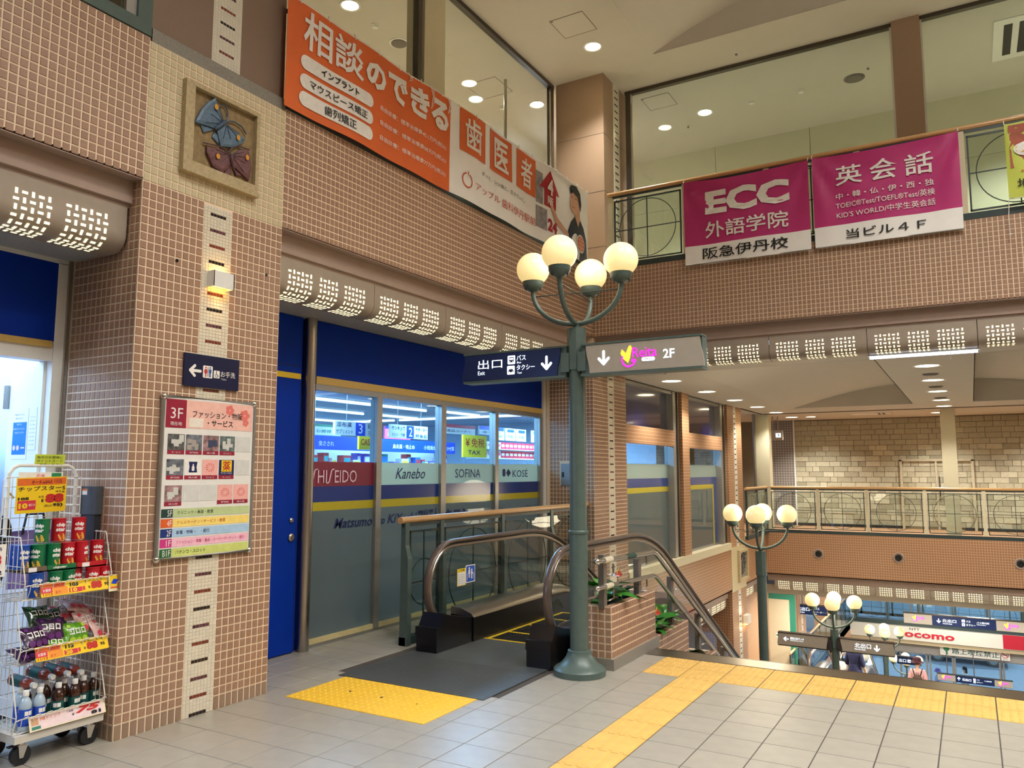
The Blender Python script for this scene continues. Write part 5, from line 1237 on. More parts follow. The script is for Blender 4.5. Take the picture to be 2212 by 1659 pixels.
for z0, z1, s, a, b, c, d in ((4.755, 4.875, 'インプラント', 4.45, 4.785, 4.89, 4.85), (4.60, 4.72, 'マウスピース矯正', 4.33, 4.625, 5.0, 4.695), (4.455, 4.575, '歯列矯正', 4.50, 4.475, 4.86, 4.555)):
    mb = MB(); n = 14
    pts = []
    for i in range(13): t = pi / 2 + pi * i / 12; pts.append((4.285 + .06 * cos(t), (z0 + z1) / 2 + .06 * sin(t)))
    low = [(4.285 + .74 * i / 12, z0) for i in range(13)]; up = [(5.025 - .74 * i / 12, z1) for i in range(13)]
    end = [(5.025 + .06 * cos(-pi / 2 + pi * i / 12), (z0 + z1) / 2 + .06 * sin(-pi / 2 + pi * i / 12)) for i in range(13)]
    cpt = [(4.285 + .74 * i / 12) for i in range(13)]
    mb.surf(lambda a, b: PBn.p(4.285 + .74 * a, z0 + (z1 - z0) * b, .006), 12, 1); PBn.poly(mb, pts, .006); PBn.poly(mb, end, .006); mb.build('white_pill', m_print, ban)
    BT(s, a, b, c, d, m_blk, off=.012, bold=.02)
for z, p_ in ((4.79, '45.1'), (4.655, '88'), (4.515, '77')): BT(f'自由診療：標準治療費{p_}万円(税込)', 5.19, z, 6.22, z + .055, m_print, bold=.008)
for (a, c), s in zip(((6.45, 6.94), (7.06, 7.55), (7.66, 8.13)), '歯医者'):
    mb = MB(); mb.surf(lambda u, v: PBn.p(a + (c - a) * u, 4.895 + (5.36 - 4.895) * v, .006), 8, 6); mb.build('orange_square', m_orange, ban); BT(s, a + .09, 4.95, c - .09, 5.30, m_print, off=.012, bold=.04)
BT('ずっと、いい歯と、生きていく。', 6.87, 4.755, 7.88, 4.80, m_blk); m_rust = M('rust_print', (204, 84, 52), .6)
BT('アップル', 6.74, 4.55, 7.27, 4.635, m_rust); BT('歯科伊丹駅前', 7.31, 4.535, 8.13, 4.64, m_rust)
mb = MB(); PBn.line(mb, [(6.58 + .085 * sin(t) * (1 if t < 3.3 else 1), 4.60 + .075 * cos(t) * 1.0) for t in [radians(25 + i * 14) for i in range(24)]], .014, .009); PBn.line(mb, [(6.59, 4.66), (6.60, 4.70)], .012, .009); mb.build('apple_mark', m_rust, ban)
mb = MB(); PBn.poly(mb, [(8.475, 5.35), (8.22, 5.08), (8.33, 5.08), (8.33, 4.87), (8.63, 4.87), (8.63, 5.08), (8.73, 5.08)], .009); mb.build('red_arrow', M('crimson_print', (178, 26, 48), .6), ban)
BT('4', 8.40, 5.03, 8.54, 5.24, m_print, off=.014, bold=.04); BT('階', 8.40, 4.90, 8.54, 5.01, m_print, off=.014, bold=.02)
BT('24', 8.42, 4.57, 8.68, 4.73, M('crimson_print'), bold=.04); BT('休日夜間も診療', 8.72, 4.56, 9.1, 4.60, m_blk)
mb = MB(); PBn.rect(mb, 8.14, 4.86, 8.30, 5.26, .005); PBn.rect(mb, 8.14, 4.55, 8.4, 4.82, .005); mb.build('clinic_photo', M('photo_grey', (150, 146, 150), .6, var=.35, sc=14), ban)
mb = MB(); PBn.poly(mb, [(8.97, 4.40), (8.99, 4.72), (9.08, 4.86), (9.2, 4.96), (9.36, 4.96), (9.48, 4.88), (9.58, 4.74), (9.62, 4.40)], .009); mb.build('printed_coat', m_navy, ban)
mb = MB(); PBn.poly(mb, [(9.2, 4.96), (9.28, 4.84), (9.36, 4.96), (9.35, 5.08), (9.2, 5.06)], .011); PBn.poly(mb, [(9.075, 5.10), (9.09, 5.03), (9.16, 4.99), (9.26, 5.0), (9.34, 5.06), (9.37, 5.2), (9.34, 5.3), (9.1, 5.3), (9.08, 5.2)], .012); PBn.poly(mb, [(8.42, 4.95), (8.62, 4.72), (9.0, 4.62), (9.0, 4.68), (8.68, 4.80), (8.46, 5.0)], .010); mb.build('printed_skin', M('print_skin', (208, 160, 132), .6), ban)
mb = MB(); PBn.poly(mb, [(9.08, 5.24), (9.06, 5.32), (9.12, 5.38), (9.26, 5.40), (9.37, 5.33), (9.40, 5.18), (9.36, 5.06), (9.33, 5.16), (9.29, 5.26), (9.16, 5.29)], .014); PBn.rect(mb, 9.1, 5.205, 9.15, 5.212, .014); PBn.rect(mb, 9.2, 5.205, 9.25, 5.212, .014); mb.build('printed_hair', m_blk, ban)
mb = MB(); PBn.rect(mb, 9.12, 5.075, 9.2, 5.085, .014); mb.build('printed_mouth', m_rust, ban)
mb = MB(); PBn.disc(mb, 9.37, 4.63, .135, .013, 20, .125); mb.build('badge_rim', m_print, ban)
mb = MB(); PBn.disc(mb, 9.37, 4.63, .118, .015, 20, .108); mb.build('badge', m_orange, ban)
mb = MB()
for dx in (-.05, 0, .05): PBn.line(mb, [(9.37 + dx * cos(t), 4.63 + .105 * sin(t)) for t in [-pi / 2 + pi * i / 8 for i in range(9)]], .007, .017)
for dz in (-.05, 0, .05): PBn.line(mb, [(9.27, 4.63 + dz), (9.47, 4.63 + dz)], .007, .017)
mb.build('badge_grid', m_print, ban)
mb = MB(); mb.tube([PBn.p(y, zt(y) + .004, 0) for y in [4.08 + .2 * i for i in range(28)]], .006, 6)
for i in range(18): y = 4.2 + .32 * i; mb.tube([PBn.p(y, zt(y) - .02, .012), PBn.p(y, zt(y) + .03, .0), PBn.p(y + .02, zt(y) + .02, -.03)], .004, 5)
for y, L in ((5.93, .22), (6.22, .16), (5.6, .07)): mb.tube([PBn.p(y, zt(y) + .01, .014), PBn.p(y + .03, zt(y) - L * .4, .02), PBn.p(y + .01, zt(y) - L, .015), PBn.p(y + .05, zt(y) - L * .6, .02), PBn.p(y + .04, zt(y), .014)], .005, 5)
mb.build('cord', m_print, ban)

# ---- purple language-school banners
def cloth_banner(nm, x0, x1, y, z0, z1, zm, lb, seed, lines, top, sag=.03, grp=None):
    cx = (x0 + x1) / 2; w = (x1 - x0) / 2
    def folds(x, z):
        u = (x - cx) / w; v = (z - z0) / (z1 - z0)
        r_ = hypot(1 - abs(u), 1.15 * (1 - v)); a_ = atan2(1.15 * (1 - v) + .02, 1 - abs(u) + .02)
        return .022 * sin(9 * a_ + seed) * max(0, 1 - r_ / 1.5) * min(1, r_ * 6) + .008 * sin(5 * u + seed) + .006 * sin(3 * u + 4 * v + seed)
    pl = PL((0, y, 0), (1, 0, 0), (0, 0, 1), folds); r = root('banner', (cx, y, z0), lb, 'banner', grp)
    zt_ = lambda x: z1 - sag * (1 - ((x - cx) / w) ** 2); H = lambda a: x0 + (x1 - x0) * a
    mb = MB(); mb.surf(lambda a, b: pl.p(H(a), zm + (zt_(H(a)) - zm) * b, 0), 30, 12); mb.build('cloth', top, r, smooth=True)
    mb = MB(); mb.surf(lambda a, b: pl.p(H(a), z0 + (zm - z0) * b, 0), 30, 4); mb.build('lower_band', m_clothw, r, smooth=True)
    for s, a, b, c, d, m, bd in lines: text(pl, s, a, b, c, d, m, r, off=.012, bold=bd)
    mb = MB()
    for x in (x0, x1): mb.tube([pl.p(x, z1 - .01, .01), (x, y, z1 + .03), (x, y + .1, z1 + .07)], .005, 5)
    mb.build('cord', m_print, r)
    mb = MB(); mb.cyl(pl.p(x0, z0 + .006, -.004), pl.p(x1, z0 + .006, -.004), .007, 8); mb.build('bottom_bar', m_alu, r)
    return r, pl
cloth_banner('banner', -3.08, -1.52, 9.80, 4.245, 5.37, 4.50, 'left purple language school banner with large white letters', .4,
             [('ECC', -2.80, 4.885, -1.75, 5.20, m_print, .05), ('外語学院', -2.81, 4.575, -1.775, 4.79, m_print, .035), ('阪急伊丹校', -2.85, 4.305, -1.785, 4.455, m_blk, .03)], m_mag)
cloth_banner('banner', -1.475, .08, 9.80, 4.25, 5.38, 4.50, 'right purple banner listing languages and tests', 1.9,
             [('英', -1.215, 4.975, -.92, 5.22, m_print, .035), ('会', -.84, 4.965, -.55, 5.22, m_print, .035), ('話', -.47, 4.955, -.18, 5.21, m_print, .035), ('中・韓・仏・伊・西・独', -1.22, 4.81, -.185, 4.885, m_print, .02),
              ('TOEIC®Test/TOEFL®Test/英検', -1.225, 4.695, -.18, 4.775, m_print, .012), ("KID'S WORLD/中学生英会話", -1.22, 4.575, -.18, 4.655, m_print, .012), ('当ビル４Ｆ', -1.125, 4.315, -.285, 4.43, m_blk, .03)], m_mag)
fb, pl = cloth_banner('banner', .515, 1.6, 9.75, 4.495, 5.34, 4.50, 'lime green food banner cut by the right picture edge', 3.0, [('ラ', .64, 4.745, .9, 4.80, m_redp, .03), ('地', .60, 4.60, .72, 4.70, m_blk, .03)], M('lime_cloth', (196, 206, 84), .6, var=.04, sc=4), .0)
mb = MB(); pl.rect(mb, .55, 4.83, 1.5, 5.31, .008); mb.build('food_photo', M('print_brown', (166, 84, 58), .6, var=.3, sc=6), fb)
mb = MB(); pl.disc(mb, .72, 5.03, .135, .012, 28, .085); mb.build('plate_print', m_print, fb)
mb = MB(); pl.disc(mb, .72, 5.035, .118, .014, 24, .068); mb.build('noodle_print', M('print_noodle', (220, 190, 110), .6, var=.25, sc=40), fb)
mb = MB(); pl.disc(mb, .83, 5.25, .09, .012, 18, .06); mb.build('bowl_print', M('print_darkgreen', (54, 70, 40), .6, var=.4, sc=30), fb)
mb = MB(); mb.tube([(.515, 9.74, 4.5), (.50, 9.77, 4.3), (.505, 9.80, 4.13)], .004, 5); mb.ball((.505, 9.80, 4.12), .012, 8, 6); mb.build('loose_cord', m_print, fb)

# ---------------------------------------------------------------- things on the near pillar
rl = root('relief_plaque', (XA, 3.545, 3.6), 'stone plaque with blue and purple butterflies on the near pillar', 'plaque')
m_sand = M('carved_sandstone', (180, 162, 124), .7, var=.14, sc=40, bump=.3); m_sandd = M('carved_ground', (142, 120, 82), .75, var=.2, sc=30, bump=.3)
y0, y1, z0, z1 = 3.222, 3.858, 3.585, 4.213; b = .072
mb = MB(); mb.box(XA - .03, y0 + b - .01, z0 + b - .01, XA + .008, y1 - b + .06, z1 - b + .06); mb.build('ground', m_sandd, rl)
mb = MB()
for q in ((y0, z0, y1, z0 + b), (y0, z1 - .03, y1, z1), (y0, z0 + b, y0 + b, z1 - .03), (y1 - .03, z0 + b, y1, z1 - .03)): mb.box(XA - .03, q[0], q[1], XA + .045, q[2], q[3])
mb.box(XA - .01, y0 - .006, z0 - .014, XA + .055, y1 + .006, z0 + .012); mb.build('frame', m_sand, rl)
PQ = PL((XA + .008, 0, 0), (0, 1, 0), (0, 0, 1))
def bfly(nm, wings, body, spots, ant, col, colb):
    o = None; mb = MB()
    for w, h in wings:
        c = (sum(p[0] for p in w) / len(w), sum(p[1] for p in w) / len(w)); n = len(w)
        vs = [PQ.p(x, y, .002) for x, y in w] + [PQ.p(x, y, h * .75) for x, y in w] + [PQ.p(c[0] + (x - c[0]) * .75, c[1] + (y - c[1]) * .75, h) for x, y in w]
        mb.add(vs, [(i, (i + 1) % n, n + (i + 1) % n, n + i) for i in range(n)] + [(n + i, n + (i + 1) % n, 2 * n + (i + 1) % n, 2 * n + i) for i in range(n)] + [tuple(range(2 * n, 3 * n))])
    o = mb.build(nm, M(nm + '_glaze', col, .5, var=.3, sc=26, bump=.3), rl)
    mb = MB(); (a, c) = body
    mb.tube([PQ.p(a[0] + (c[0] - a[0]) * i / 6, a[1] + (c[1] - a[1]) * i / 6, .034) for i in range(7)], [.006, .012, .014, .013, .014, .011, .006], 8); mb.build('body', M(nm + '_body', colb, .5, var=.2), o, smooth=True)
    mb = MB()
    for x, y in spots: mb.add([PQ.p(x + .016 * cos(t), y + .02 * sin(t), .043) for t in [i * pi / 6 for i in range(12)]], [tuple(range(12))])
    mb.build('spot', M('ochre_glaze', (214, 152, 48), .5), o)
    mb = MB()
    for pth in ant: mb.tube([PQ.p(x, y, .016) for x, y in pth], .005, 6)
    mb.build('antenna', M(nm + '_body'), o, smooth=True)
    mb = MB()
    for w, h in wings[:2]:
        for k in range(1, len(w) - 1): mb.tube([PQ.p(w[0][0], w[0][1], h + .0), PQ.p(w[0][0] * .35 + w[k][0] * .65, w[0][1] * .35 + w[k][1] * .65, h + .002)], .003, 5)
    mb.build('vein', M(nm + '_body'), o)
bfly('blue_butterfly', [([(3.542, 4.014), (3.467, 4.176), (3.417, 4.129), (3.363, 4.055), (3.312, 3.939), (3.465, 3.955)], .03), ([(3.562, 4.016), (3.737, 3.979), (3.711, 3.934), (3.623, 3.872), (3.527, 3.848), (3.492, 3.948)], .03),
                        ([(3.465, 3.95), (3.363, 3.943), (3.39, 3.895), (3.459, 3.936)], .014), ([(3.479, 3.938), (3.462, 3.891), (3.516, 3.861), (3.52, 3.914)], .014)], ((3.556, 4.042), (3.466, 3.944)),
     [(3.462, 4.103), (3.659, 3.955)], [[(3.56, 4.05), (3.581, 4.085), (3.578, 4.125), (3.555, 4.155), (3.515, 4.15)], [(3.568, 4.036), (3.60, 4.062), (3.641, 4.071), (3.705, 4.061), (3.749, 4.019)]], (88, 112, 132), (62, 82, 104))
bfly('purple_butterfly', [([(3.606, 3.808), (3.518, 3.822), (3.414, 3.803), (3.417, 3.762), (3.472, 3.681), (3.552, 3.663), (3.623, 3.739)], .03), ([(3.613, 3.81), (3.692, 3.880), (3.768, 3.905), (3.79, 3.85), (3.80, 3.786), (3.785, 3.681), (3.644, 3.741)], .03),
                          ([(3.61, 3.729), (3.566, 3.662), (3.613, 3.655), (3.629, 3.695)], .02), ([(3.644, 3.735), (3.674, 3.682), (3.722, 3.698), (3.658, 3.722)], .02)], ((3.605, 3.819), (3.635, 3.709)),
     [(3.493, 3.757), (3.745, 3.838)], [[(3.592, 3.82), (3.54, 3.845), (3.491, 3.84), (3.388, 3.821)], [(3.598, 3.828), (3.63, 3.875), (3.677, 3.905), (3.782, 3.915)]], (112, 72, 74), (92, 62, 66))
rf = root('relief_plaque', (XA, 17.6, -.75), 'grey stone relief on the pillar beyond the lower windows', 'plaque')
mb = MB()
for q in ((17.22, -.78, 17.98, -.71), (17.22, -.17, 17.98, -.11), (17.22, -.71, 17.31, -.17), (17.90, -.71, 17.98, -.17)): mb.box(XA, q[0], q[1], XA + .06, q[2], q[3])
mb.build('frame', m_sand, rf)
mb = MB(); mb.box(XA, 17.3, -.72, XA + .015, 17.92, -.16); mb.build('ground', m_granite, rf)
mb = MB(); rr = random.Random(2)
for k in range(14):
    a = (17.42 + rr.random() * .38, -.66 + rr.random() * .42); mb.tube([(XA + .025, a[0] + .07 * cos(t) * (1 - t / 9), a[1] + .07 * sin(t) * (1 - t / 9)) for t in [i * .5 for i in range(10)]], .013, 6)
mb.build('carving', M('carved_grey', (88, 84, 84), .6, var=.2), rf, smooth=True)

sc_ = root('wall_lamp', (XA, 3.57, 2.89), 'white box wall lamp glowing downwards on the mosaic strip', 'lamp')
mb = MB(); y0, y1, z0, z1, d = 3.482, 3.652, 2.835, 2.945, .075
mb.prism([(XA + .006, y0, z0), (XA + d, y0, z0), (XA + d, y0, z1), (XA + .006, y0, z1)], (0, .006, 0)); mb.prism([(XA + .006, y1 - .006, z0), (XA + d, y1 - .006, z0), (XA + d, y1 - .006, z1), (XA + .006, y1 - .006, z1)], (0, .006, 0)); mb.box(XA + d - .006, y0, z0, XA + d, y1, z1); mb.box(XA, y0, z0 + .01, XA + .008, y1, z1 - .01)
mb.build('shade', m_wht, sc_)
mb = MB(); mb.box(XA + .02, y0 + .03, z0 + .035, XA + d - .02, y1 - .03, z0 + .05); mb.build('bulb', M('lit_warm_bulb', (255, 210, 120), .5, emit=14, ecol=(255, 196, 96)), sc_)
lamp('sconce_glow', 'SPOT', (XA + .04, 3.567, 2.83), 2.2, (1, .68, .30), .03, (0, radians(-22), 0), spot=radians(110), blend=.8)
lamp('sconce_glow', 'POINT', (XA + .045, 3.567, 2.955), .12, (1, .68, .30), .02)
s5 = root('wall_lamp', (XA, 17.66, -1.6), 'small box wall lamp glowing on the far pillar strip', 'lamp')
mb = MB(); mb.box(XA, 17.58, -1.7, XA + .1, 17.86, -1.52); mb.build('shade', m_wht, s5); mb = MB(); mb.box(XA + .02, 17.6, -1.715, XA + .08, 17.84, -1.7); mb.build('bulb', M('lit_warm_bulb'), s5)
lamp('sconce_glow', 'POINT', (XA + .06, 17.5, -1.78), .3, (1, .68, .30), .03); lamp('sconce_glow', 'POINT', (XA + .06, 17.5, -1.42), .25, (1, .68, .30), .03)

PT = PL((XA + .008, 0, 0), (0, 1, 0), (0, 0, 1))
ws = root('toilet_sign', (XA, 3.545, 2.25), 'navy toilet sign with left arrow on the near pillar', 'sign')
mb = MB(); PT.rect(mb, 3.322, 2.141, 3.77, 2.36, 0, .012); mb.build('plate', m_navy, ws)
PT2 = PL((XA + .0205, 0, 0), (0, 1, 0), (0, 0, 1))
mb = MB(); PT2.arrow(mb, 3.408, 2.247, .098, -pi / 2, w=.2); mb.build('arrow', m_print, ws)
mb = MB(); PT2.round(mb, 3.468, 2.207, 3.546, 2.29, .008, .001); mb.build('pictogram_plate', m_print, ws)
def fig(pl, mb, x, z, k, dress):
    pl.disc(mb, x, z + .030 * k, .006 * k, .002, 10)
    if dress: pl.poly(mb, [(x - .006 * k, z + .02 * k), (x + .006 * k, z + .02 * k), (x + .013 * k, z + .003 * k), (x + .008 * k, z - .012 * k), (x - .008 * k, z - .012 * k), (x - .013 * k, z + .003 * k)], .002); pl.rect(mb, x - .005 * k, z - .034 * k, x - .001 * k, z - .012 * k, .002); pl.rect(mb, x + .001 * k, z - .034 * k, x + .005 * k, z - .012 * k, .002)
    else: pl.rect(mb, x - .010 * k, z - .006 * k, x + .010 * k, z + .02 * k, .002); pl.rect(mb, x - .006 * k, z - .034 * k, x - .0005 * k, z - .006 * k, .002); pl.rect(mb, x + .0005 * k, z - .034 * k, x + .006 * k, z - .006 * k, .002)
mb = MB(); fig(PT2, mb, 3.49, 2.248, 1, True); mb.build('woman_symbol', m_redp, ws); mb = MB(); fig(PT2, mb, 3.525, 2.248, 1, False); mb.build('man_symbol', M('symbol_blue', (20, 80, 150), .5), ws)
mb = MB(); PT2.rect(mb, 3.506, 2.217, 3.510, 2.282, .002); mb.build('divider', m_blk, ws)
mb = MB(); PT2.round(mb, 3.555, 2.213, 3.605, 2.265, .006, .001); mb.build('wheelchair_plate', m_print, ws)
mb = MB(); PT2.line(mb, [(3.578 + .012 * cos(t), 2.230 + .012 * sin(t)) for t in [radians(110 + 20 * i) for i in range(14)]], .003, .002); PT2.line(mb, [(3.576, 2.255), (3.578, 2.237), (3.588, 2.236), (3.593, 2.224)], .004, .0024); PT2.disc(mb, 3.576, 2.258, .004, .002, 8); mb.build('wheelchair_symbol', m_blk, ws)
text(PT2, 'お手洗', 3.613, 2.225, 3.735, 2.266, m_print, ws, bold=.01); text(PT2, 'Toilet', 3.617, 2.205, 3.662, 2.217, m_print, ws)

bd = root('directory_board', (XA, 3.55, 1.54), 'third-floor directory board in a rounded aluminium frame', 'sign')
by0, by1, bz0, bz1 = 3.165, 3.935, 1.01, 2.078
mb = MB(); PT.rect(mb, by0 + .02, bz0 + .02, by1 - .02, bz1 - .02, 0, .016); mb.build('back', m_wht, bd)
mb = MB(); fr_ = .016
mb.tube([(XA + .02, a, c) for a, c in ((by0 + fr_, bz0 + fr_), (by1 - fr_, bz0 + fr_), (by1 - fr_, bz1 - fr_), (by0 + fr_, bz1 - fr_))], fr_, 10, True); mb.build('frame', m_alu, bd, smooth=True)
mb = MB()
for a, c in ((by0 + .02, bz0 + .02), (by1 - .02, bz0 + .02), (by1 - .02, bz1 - .02), (by0 + .02, bz1 - .02)): mb.ball((XA + .02, a, c), .023, 10, 8)
mb.build('corner', m_chrome, bd, smooth=True)
PT3 = PL((XA + .0245, 0, 0), (0, 1, 0), (0, 0, 1))
def brect(nm, a, c, b, d, col, off=.001): mb = MB(); PT3.rect(mb, a, c, b, d, off); return mb.build(nm, M('print_%d_%d_%d' % col, col, .55), bd)
brect('floor_panel', 3.20, 1.86, 3.352, 2.045, (150, 20, 52)); brect('title_panel', 3.352, 1.862, 3.90, 2.045, (242, 190, 176))
text(PT3, '3F', 3.235, 1.92, 3.325, 1.99, m_print, bd); text(PT3, '現在地', 3.235, 1.875, 3.32, 1.9, m_print, bd)
text(PT3, 'ファッション・物販', 3.40, 1.935, 3.81, 1.982, m_blk, bd, bold=.02); text(PT3, '・サービス', 3.52, 1.882, 3.73, 1.925, m_blk, bd, bold=.02)
brect('blank_patch', 3.375, 1.87, 3.485, 1.93, (238, 228, 214), .002)
mb = MB(); rr = random.Random(5)
for cx, cz, s in ((3.70, 2.0, .03), (3.83, 1.97, .035), (3.84, 1.92, .022)):
    for k in range(5): t = 2 * pi * k / 5; PT3.disc(mb, cx + s * .7 * cos(t), cz + s * .7 * sin(t), s * .55, .0015 + k * .0001, 10)
mb.build('flower_print', M('flower_red', (228, 120, 110), .6), bd)
def card(c, rw, kind):
    y = 3.222 + c * .135 + (0 if rw < 2 else -.004); z = (1.69, 1.513, 1.335)[rw] + .018 * 1; z = (1.69, 1.528, 1.36)[rw]
    w = .126; ph = M('photo_%d%d' % (rw, c), ((92, 92, 90), (104, 110, 118), (150, 118, 120), (96, 110, 108), (86, 110, 120))[(c + rw) % 5], .5, var=.7, sc=26)
    mb = MB(); PT3.rect(mb, y, z + .026, y + w, z + .13, .001)
    mb.build('shop_picture', {'p': ph, 'f': M('flower_card', (240, 178, 170), .55), 'w': m_print, 'b': m_navyp, 'e': M('blank_card', (214, 214, 210), .55)}[kind], bd)
    if kind != 'e': brect('shop_caption', y, z, y + w, z + .026, (150, 24, 56))
    if kind == 'f':
        mb = MB()
        for k in range(10): t = 2 * pi * k / 10; PT3.poly(mb, [(y + w / 2 + .012 * cos(t), z + .078 + .010 * sin(t)), (y + w / 2 + .036 * cos(t + .2), z + .078 + .03 * sin(t + .2)), (y + w / 2 + .036 * cos(t - .1), z + .078 + .03 * sin(t - .1))], .002)
        mb.build('flower_print', M('flower_red'), bd)
    if kind == 'b':
        mb = MB(); PT3.rect(mb, y + .02, z + .05, y + .106, z + .126, .002); mb.build('yellow_print', m_pyel, bd); text(PT3, '薬', y + .028, z + .055, y + .098, z + .122, M('docomo_red'), bd, off=.003, bold=.02); text(PT3, 'マツモトキヨシ', y + .015, z + .032, y + .111, z + .047, m_print, bd)
    if kind == 'w':
        mb = MB(); PT3.poly(mb, [(y + .03, z + .115), (y + .096, z + .115), (y + .09, z + .08), (y + .096, z + .045), (y + .03, z + .045), (y + .036, z + .08)], .002); mb.build('blue_shield', m_navyp, bd)
        mb = MB(); PT3.round(mb, y + .053, z + .055, y + .073, z + .085, .004, .003); PT3.rect(mb, y + .058, z + .085, y + .068, z + .10, .003); mb.build('bottle_print', m_print, bd)
    if kind == 'p':
        mb = MB(); rr = random.Random(rw * 9 + c)
        for k in range(5): a = y + rr.random() * .09; h = z + .03 + rr.random() * .05; PT3.rect(mb, a, h, a + .02 + rr.random() * .02, h + .02 + rr.random() * .03, .002 + k * .0002)
        mb.build('photo_shapes', M('photo_pale_%d' % (c % 3), ((206, 206, 200), (170, 160, 150), (60, 70, 96))[c % 3], .5), bd)
    if kind != 'e': text(PT3, ('サービス', '専門店街', '婦人服', 'コンビニ')[(c + rw) % 4], y + .03, z + .007, y + w - .03, z + .018, m_print, bd, off=.003)
for rw, ks in enumerate(('ppppe', 'pwfbe', 'peeff')):
    for c, k in enumerate(ks): card(c, rw, k)
for k, (s, a, fl_, tx, c1, c2, ct) in enumerate((('5F', 0, 0, 'クリニック・美容・教室', (20, 62, 54), (190, 206, 150), (40, 60, 40)), ('4F', 0, 0, 'グルメガーデン・サービス・教室', (222, 96, 36), (246, 220, 120), (200, 90, 30)), ('2F', 0, 0, '家電・物販・　・銀行', (10, 46, 120), (170, 204, 232), (16, 40, 100)), ('1F', 0, 0, 'ファッション・物販・食品・スーパーマーケット・銀行', (204, 48, 130), (244, 188, 206), (190, 40, 110)), ('B1F', 0, 0, 'パチンコ・スロット', (30, 100, 50), (206, 216, 122), (30, 80, 40)))):
    z = 1.287 - .0625 * k; brect('floor_tag', 3.20, z, 3.285, z + .054, c1); brect('floor_bar', 3.288, z, 3.90, z + .054, c2)
    text(PT3, s, 3.245 if len(s) < 3 else 3.222, z + .008, 3.278, z + .046, m_print, bd); text(PT3, tx, 3.315, z + .016, 3.315 + min(.55, .0255 * len(tx)), z + .040, M('print_%d_%d_%d' % ct, ct, .55), bd, bold=.01)

mx = root('meter_box', (-4.75, 2.94, 1.3), 'slim grey metal box on the side of the near pillar', 'box')
mb = MB(); mb.box(-4.832, 2.92, 1.315, -4.674, 2.966, 1.487); mb.build('upper_case', M('slate_metal', (84, 92, 100), .45, m=.3), mx)
mb = MB(); mb.box(-4.826, 2.925, 1.16, -4.682, 2.966, 1.315); mb.build('lower_case', M('slate_dark', (56, 60, 68), .45, m=.3), mx)
mb = MB(); mb.box(-4.815, 2.918, 1.435, -4.765, 2.92, 1.472); st_ = mb.build('label', m_print, mx); mb = MB(); mb.box(-4.815, 2.917, 1.46, -4.765, 2.918, 1.472); mb.build('orange_strip', m_orange, st_)
ap = root('access_door', (-4.83, YB, 1.53), 'small steel access door on the corner pillar side', 'box')  # a small steel access panel in the pillar's side
mb = MB(); mb.box(-4.95, YB - .012, 1.385, -4.715, YB, 1.688); mb.build('door', M('zinc_panel', (140, 138, 136), .4, m=.5), ap); mb = MB(); mb.box(-4.935, YB - .016, 1.5, -4.905, YB - .012, 1.57); mb.build('latch', m_blk, ap)
wp = root('sprinkler_point', (-4.44, 11.5, 2.5), 'x', 'x') if False else None
mb = MB()
for y, z in ((3.27, 3.02),): mb.lathe([(.011, 0), (.011, .004)], (0, 0, 0), 10)
kb = MB(); kb.add([(XA + .004 + c, 3.24 + a, 2.96 + b) for a, b, c in mb.v], mb.f); kb.add([(XA + .004 + c, 4.0 + a, 3.03 + b) for a, b, c in mb.v], mb.f); kb.build('plug', m_black, pil)

# ---------------------------------------------------------------- ceiling fittings
def downlight(x, y, z, lb, e, spot=105, rad=.11, grp=None, glow=6, col=SOFT):
    r = root('downlight', (x, y, z), lb, 'light', grp)
    mb = MB(); mb.lathe([(rad, -.006), (rad * 1.22, -.008), (rad * 1.25, 0)], (x, y, z), 24, caps=False); mb.build('trim_ring', m_wht, r, smooth=True)
    mb = MB(); mb.lathe([(rad * .98, -.003), (1e-4, -.003)], (x, y, z), 20); mb.build('lens', M('lit_lens_%g' % glow, (255, 250, 235), .5, emit=glow, ecol=(255, 244, 222)), r)
    if e: lamp('downlight_beam', 'SPOT', (x, y, z - .03), e, col, .08, spot=radians(spot), blend=.75)
    return r
downlight(-4.326, 9.71, 7.6, 'bright downlight in front of the corner column', 260, 110)
downlight(-6.64, 7.21, 7.6, 'downlight above the orange banner, at the top edge', 420)
downlight(-6.63, 10.2, 7.6, 'downlight seen through the upper glazing, left of the small one', 400)
downlight(-5.86, 10.87, 7.6, 'small downlight just left of the corner column', 300)
downlight(-3.55, 12.55, 7.6, 'downlight over the upper balcony corridor, centre', 520)
for x in (.9, 3.6): lamp('corridor_lamp', 'SPOT', (x, 12.55, 7.55), 520, SOFT, .1, spot=radians(110))
for k in range(6):
    y = 11.9 + 1.93 * k; downlight(-4.02, y, 3.0, f'oval-looking downlight along the striped windows, {ordn[k]} from the near end', 120, 120, .15, 'downlights along the striped windows', 1.6)
for k, y in enumerate((11.89, 13.83, 15.82, 17.81, 19.49)): downlight(-.44, y, 3.0, f'downlight in the beam between the two vaults, {ordn[k]} from the near end', 150, 120, .15, 'downlights in the ceiling beam', 1.6)
for k, (x, y) in enumerate(((-3.55, 21.63), (-.65, 21.6), (1.6, 21.6))): downlight(x, y, 3.0, f'small downlight before the stone wall, {ordn[k]} from the left', 330, 130, .12, None, 2)  # the third lies out of view, added to brighten the stone wall
for k, (x, y) in enumerate(((-6.3, 19.2), (-6.6, 21.0))): downlight(x, y, 3.0, f'small downlight in the far left corridor, {ordn[k]}', 70, 130, .12, None, 3)
for x, y in ((3.2, 16.5), (3.2, 13.0)): lamp('hall_lamp', 'AREA', (x, y, 2.95), 150, SOFT, .5)
for x, y in ((-3.6, 21.7), (-1, 21.5), (2.5, 22), (-3.5, 28), (0, 28), (3, 30), (-1, 32.5)): lamp('lower_hall_fill', 'AREA', (x, y, -1.5), 90 if x < -3.55 and y < 23 else 180, SOFT, .5)  # unseen area lights, the one by the teal door added to brighten it
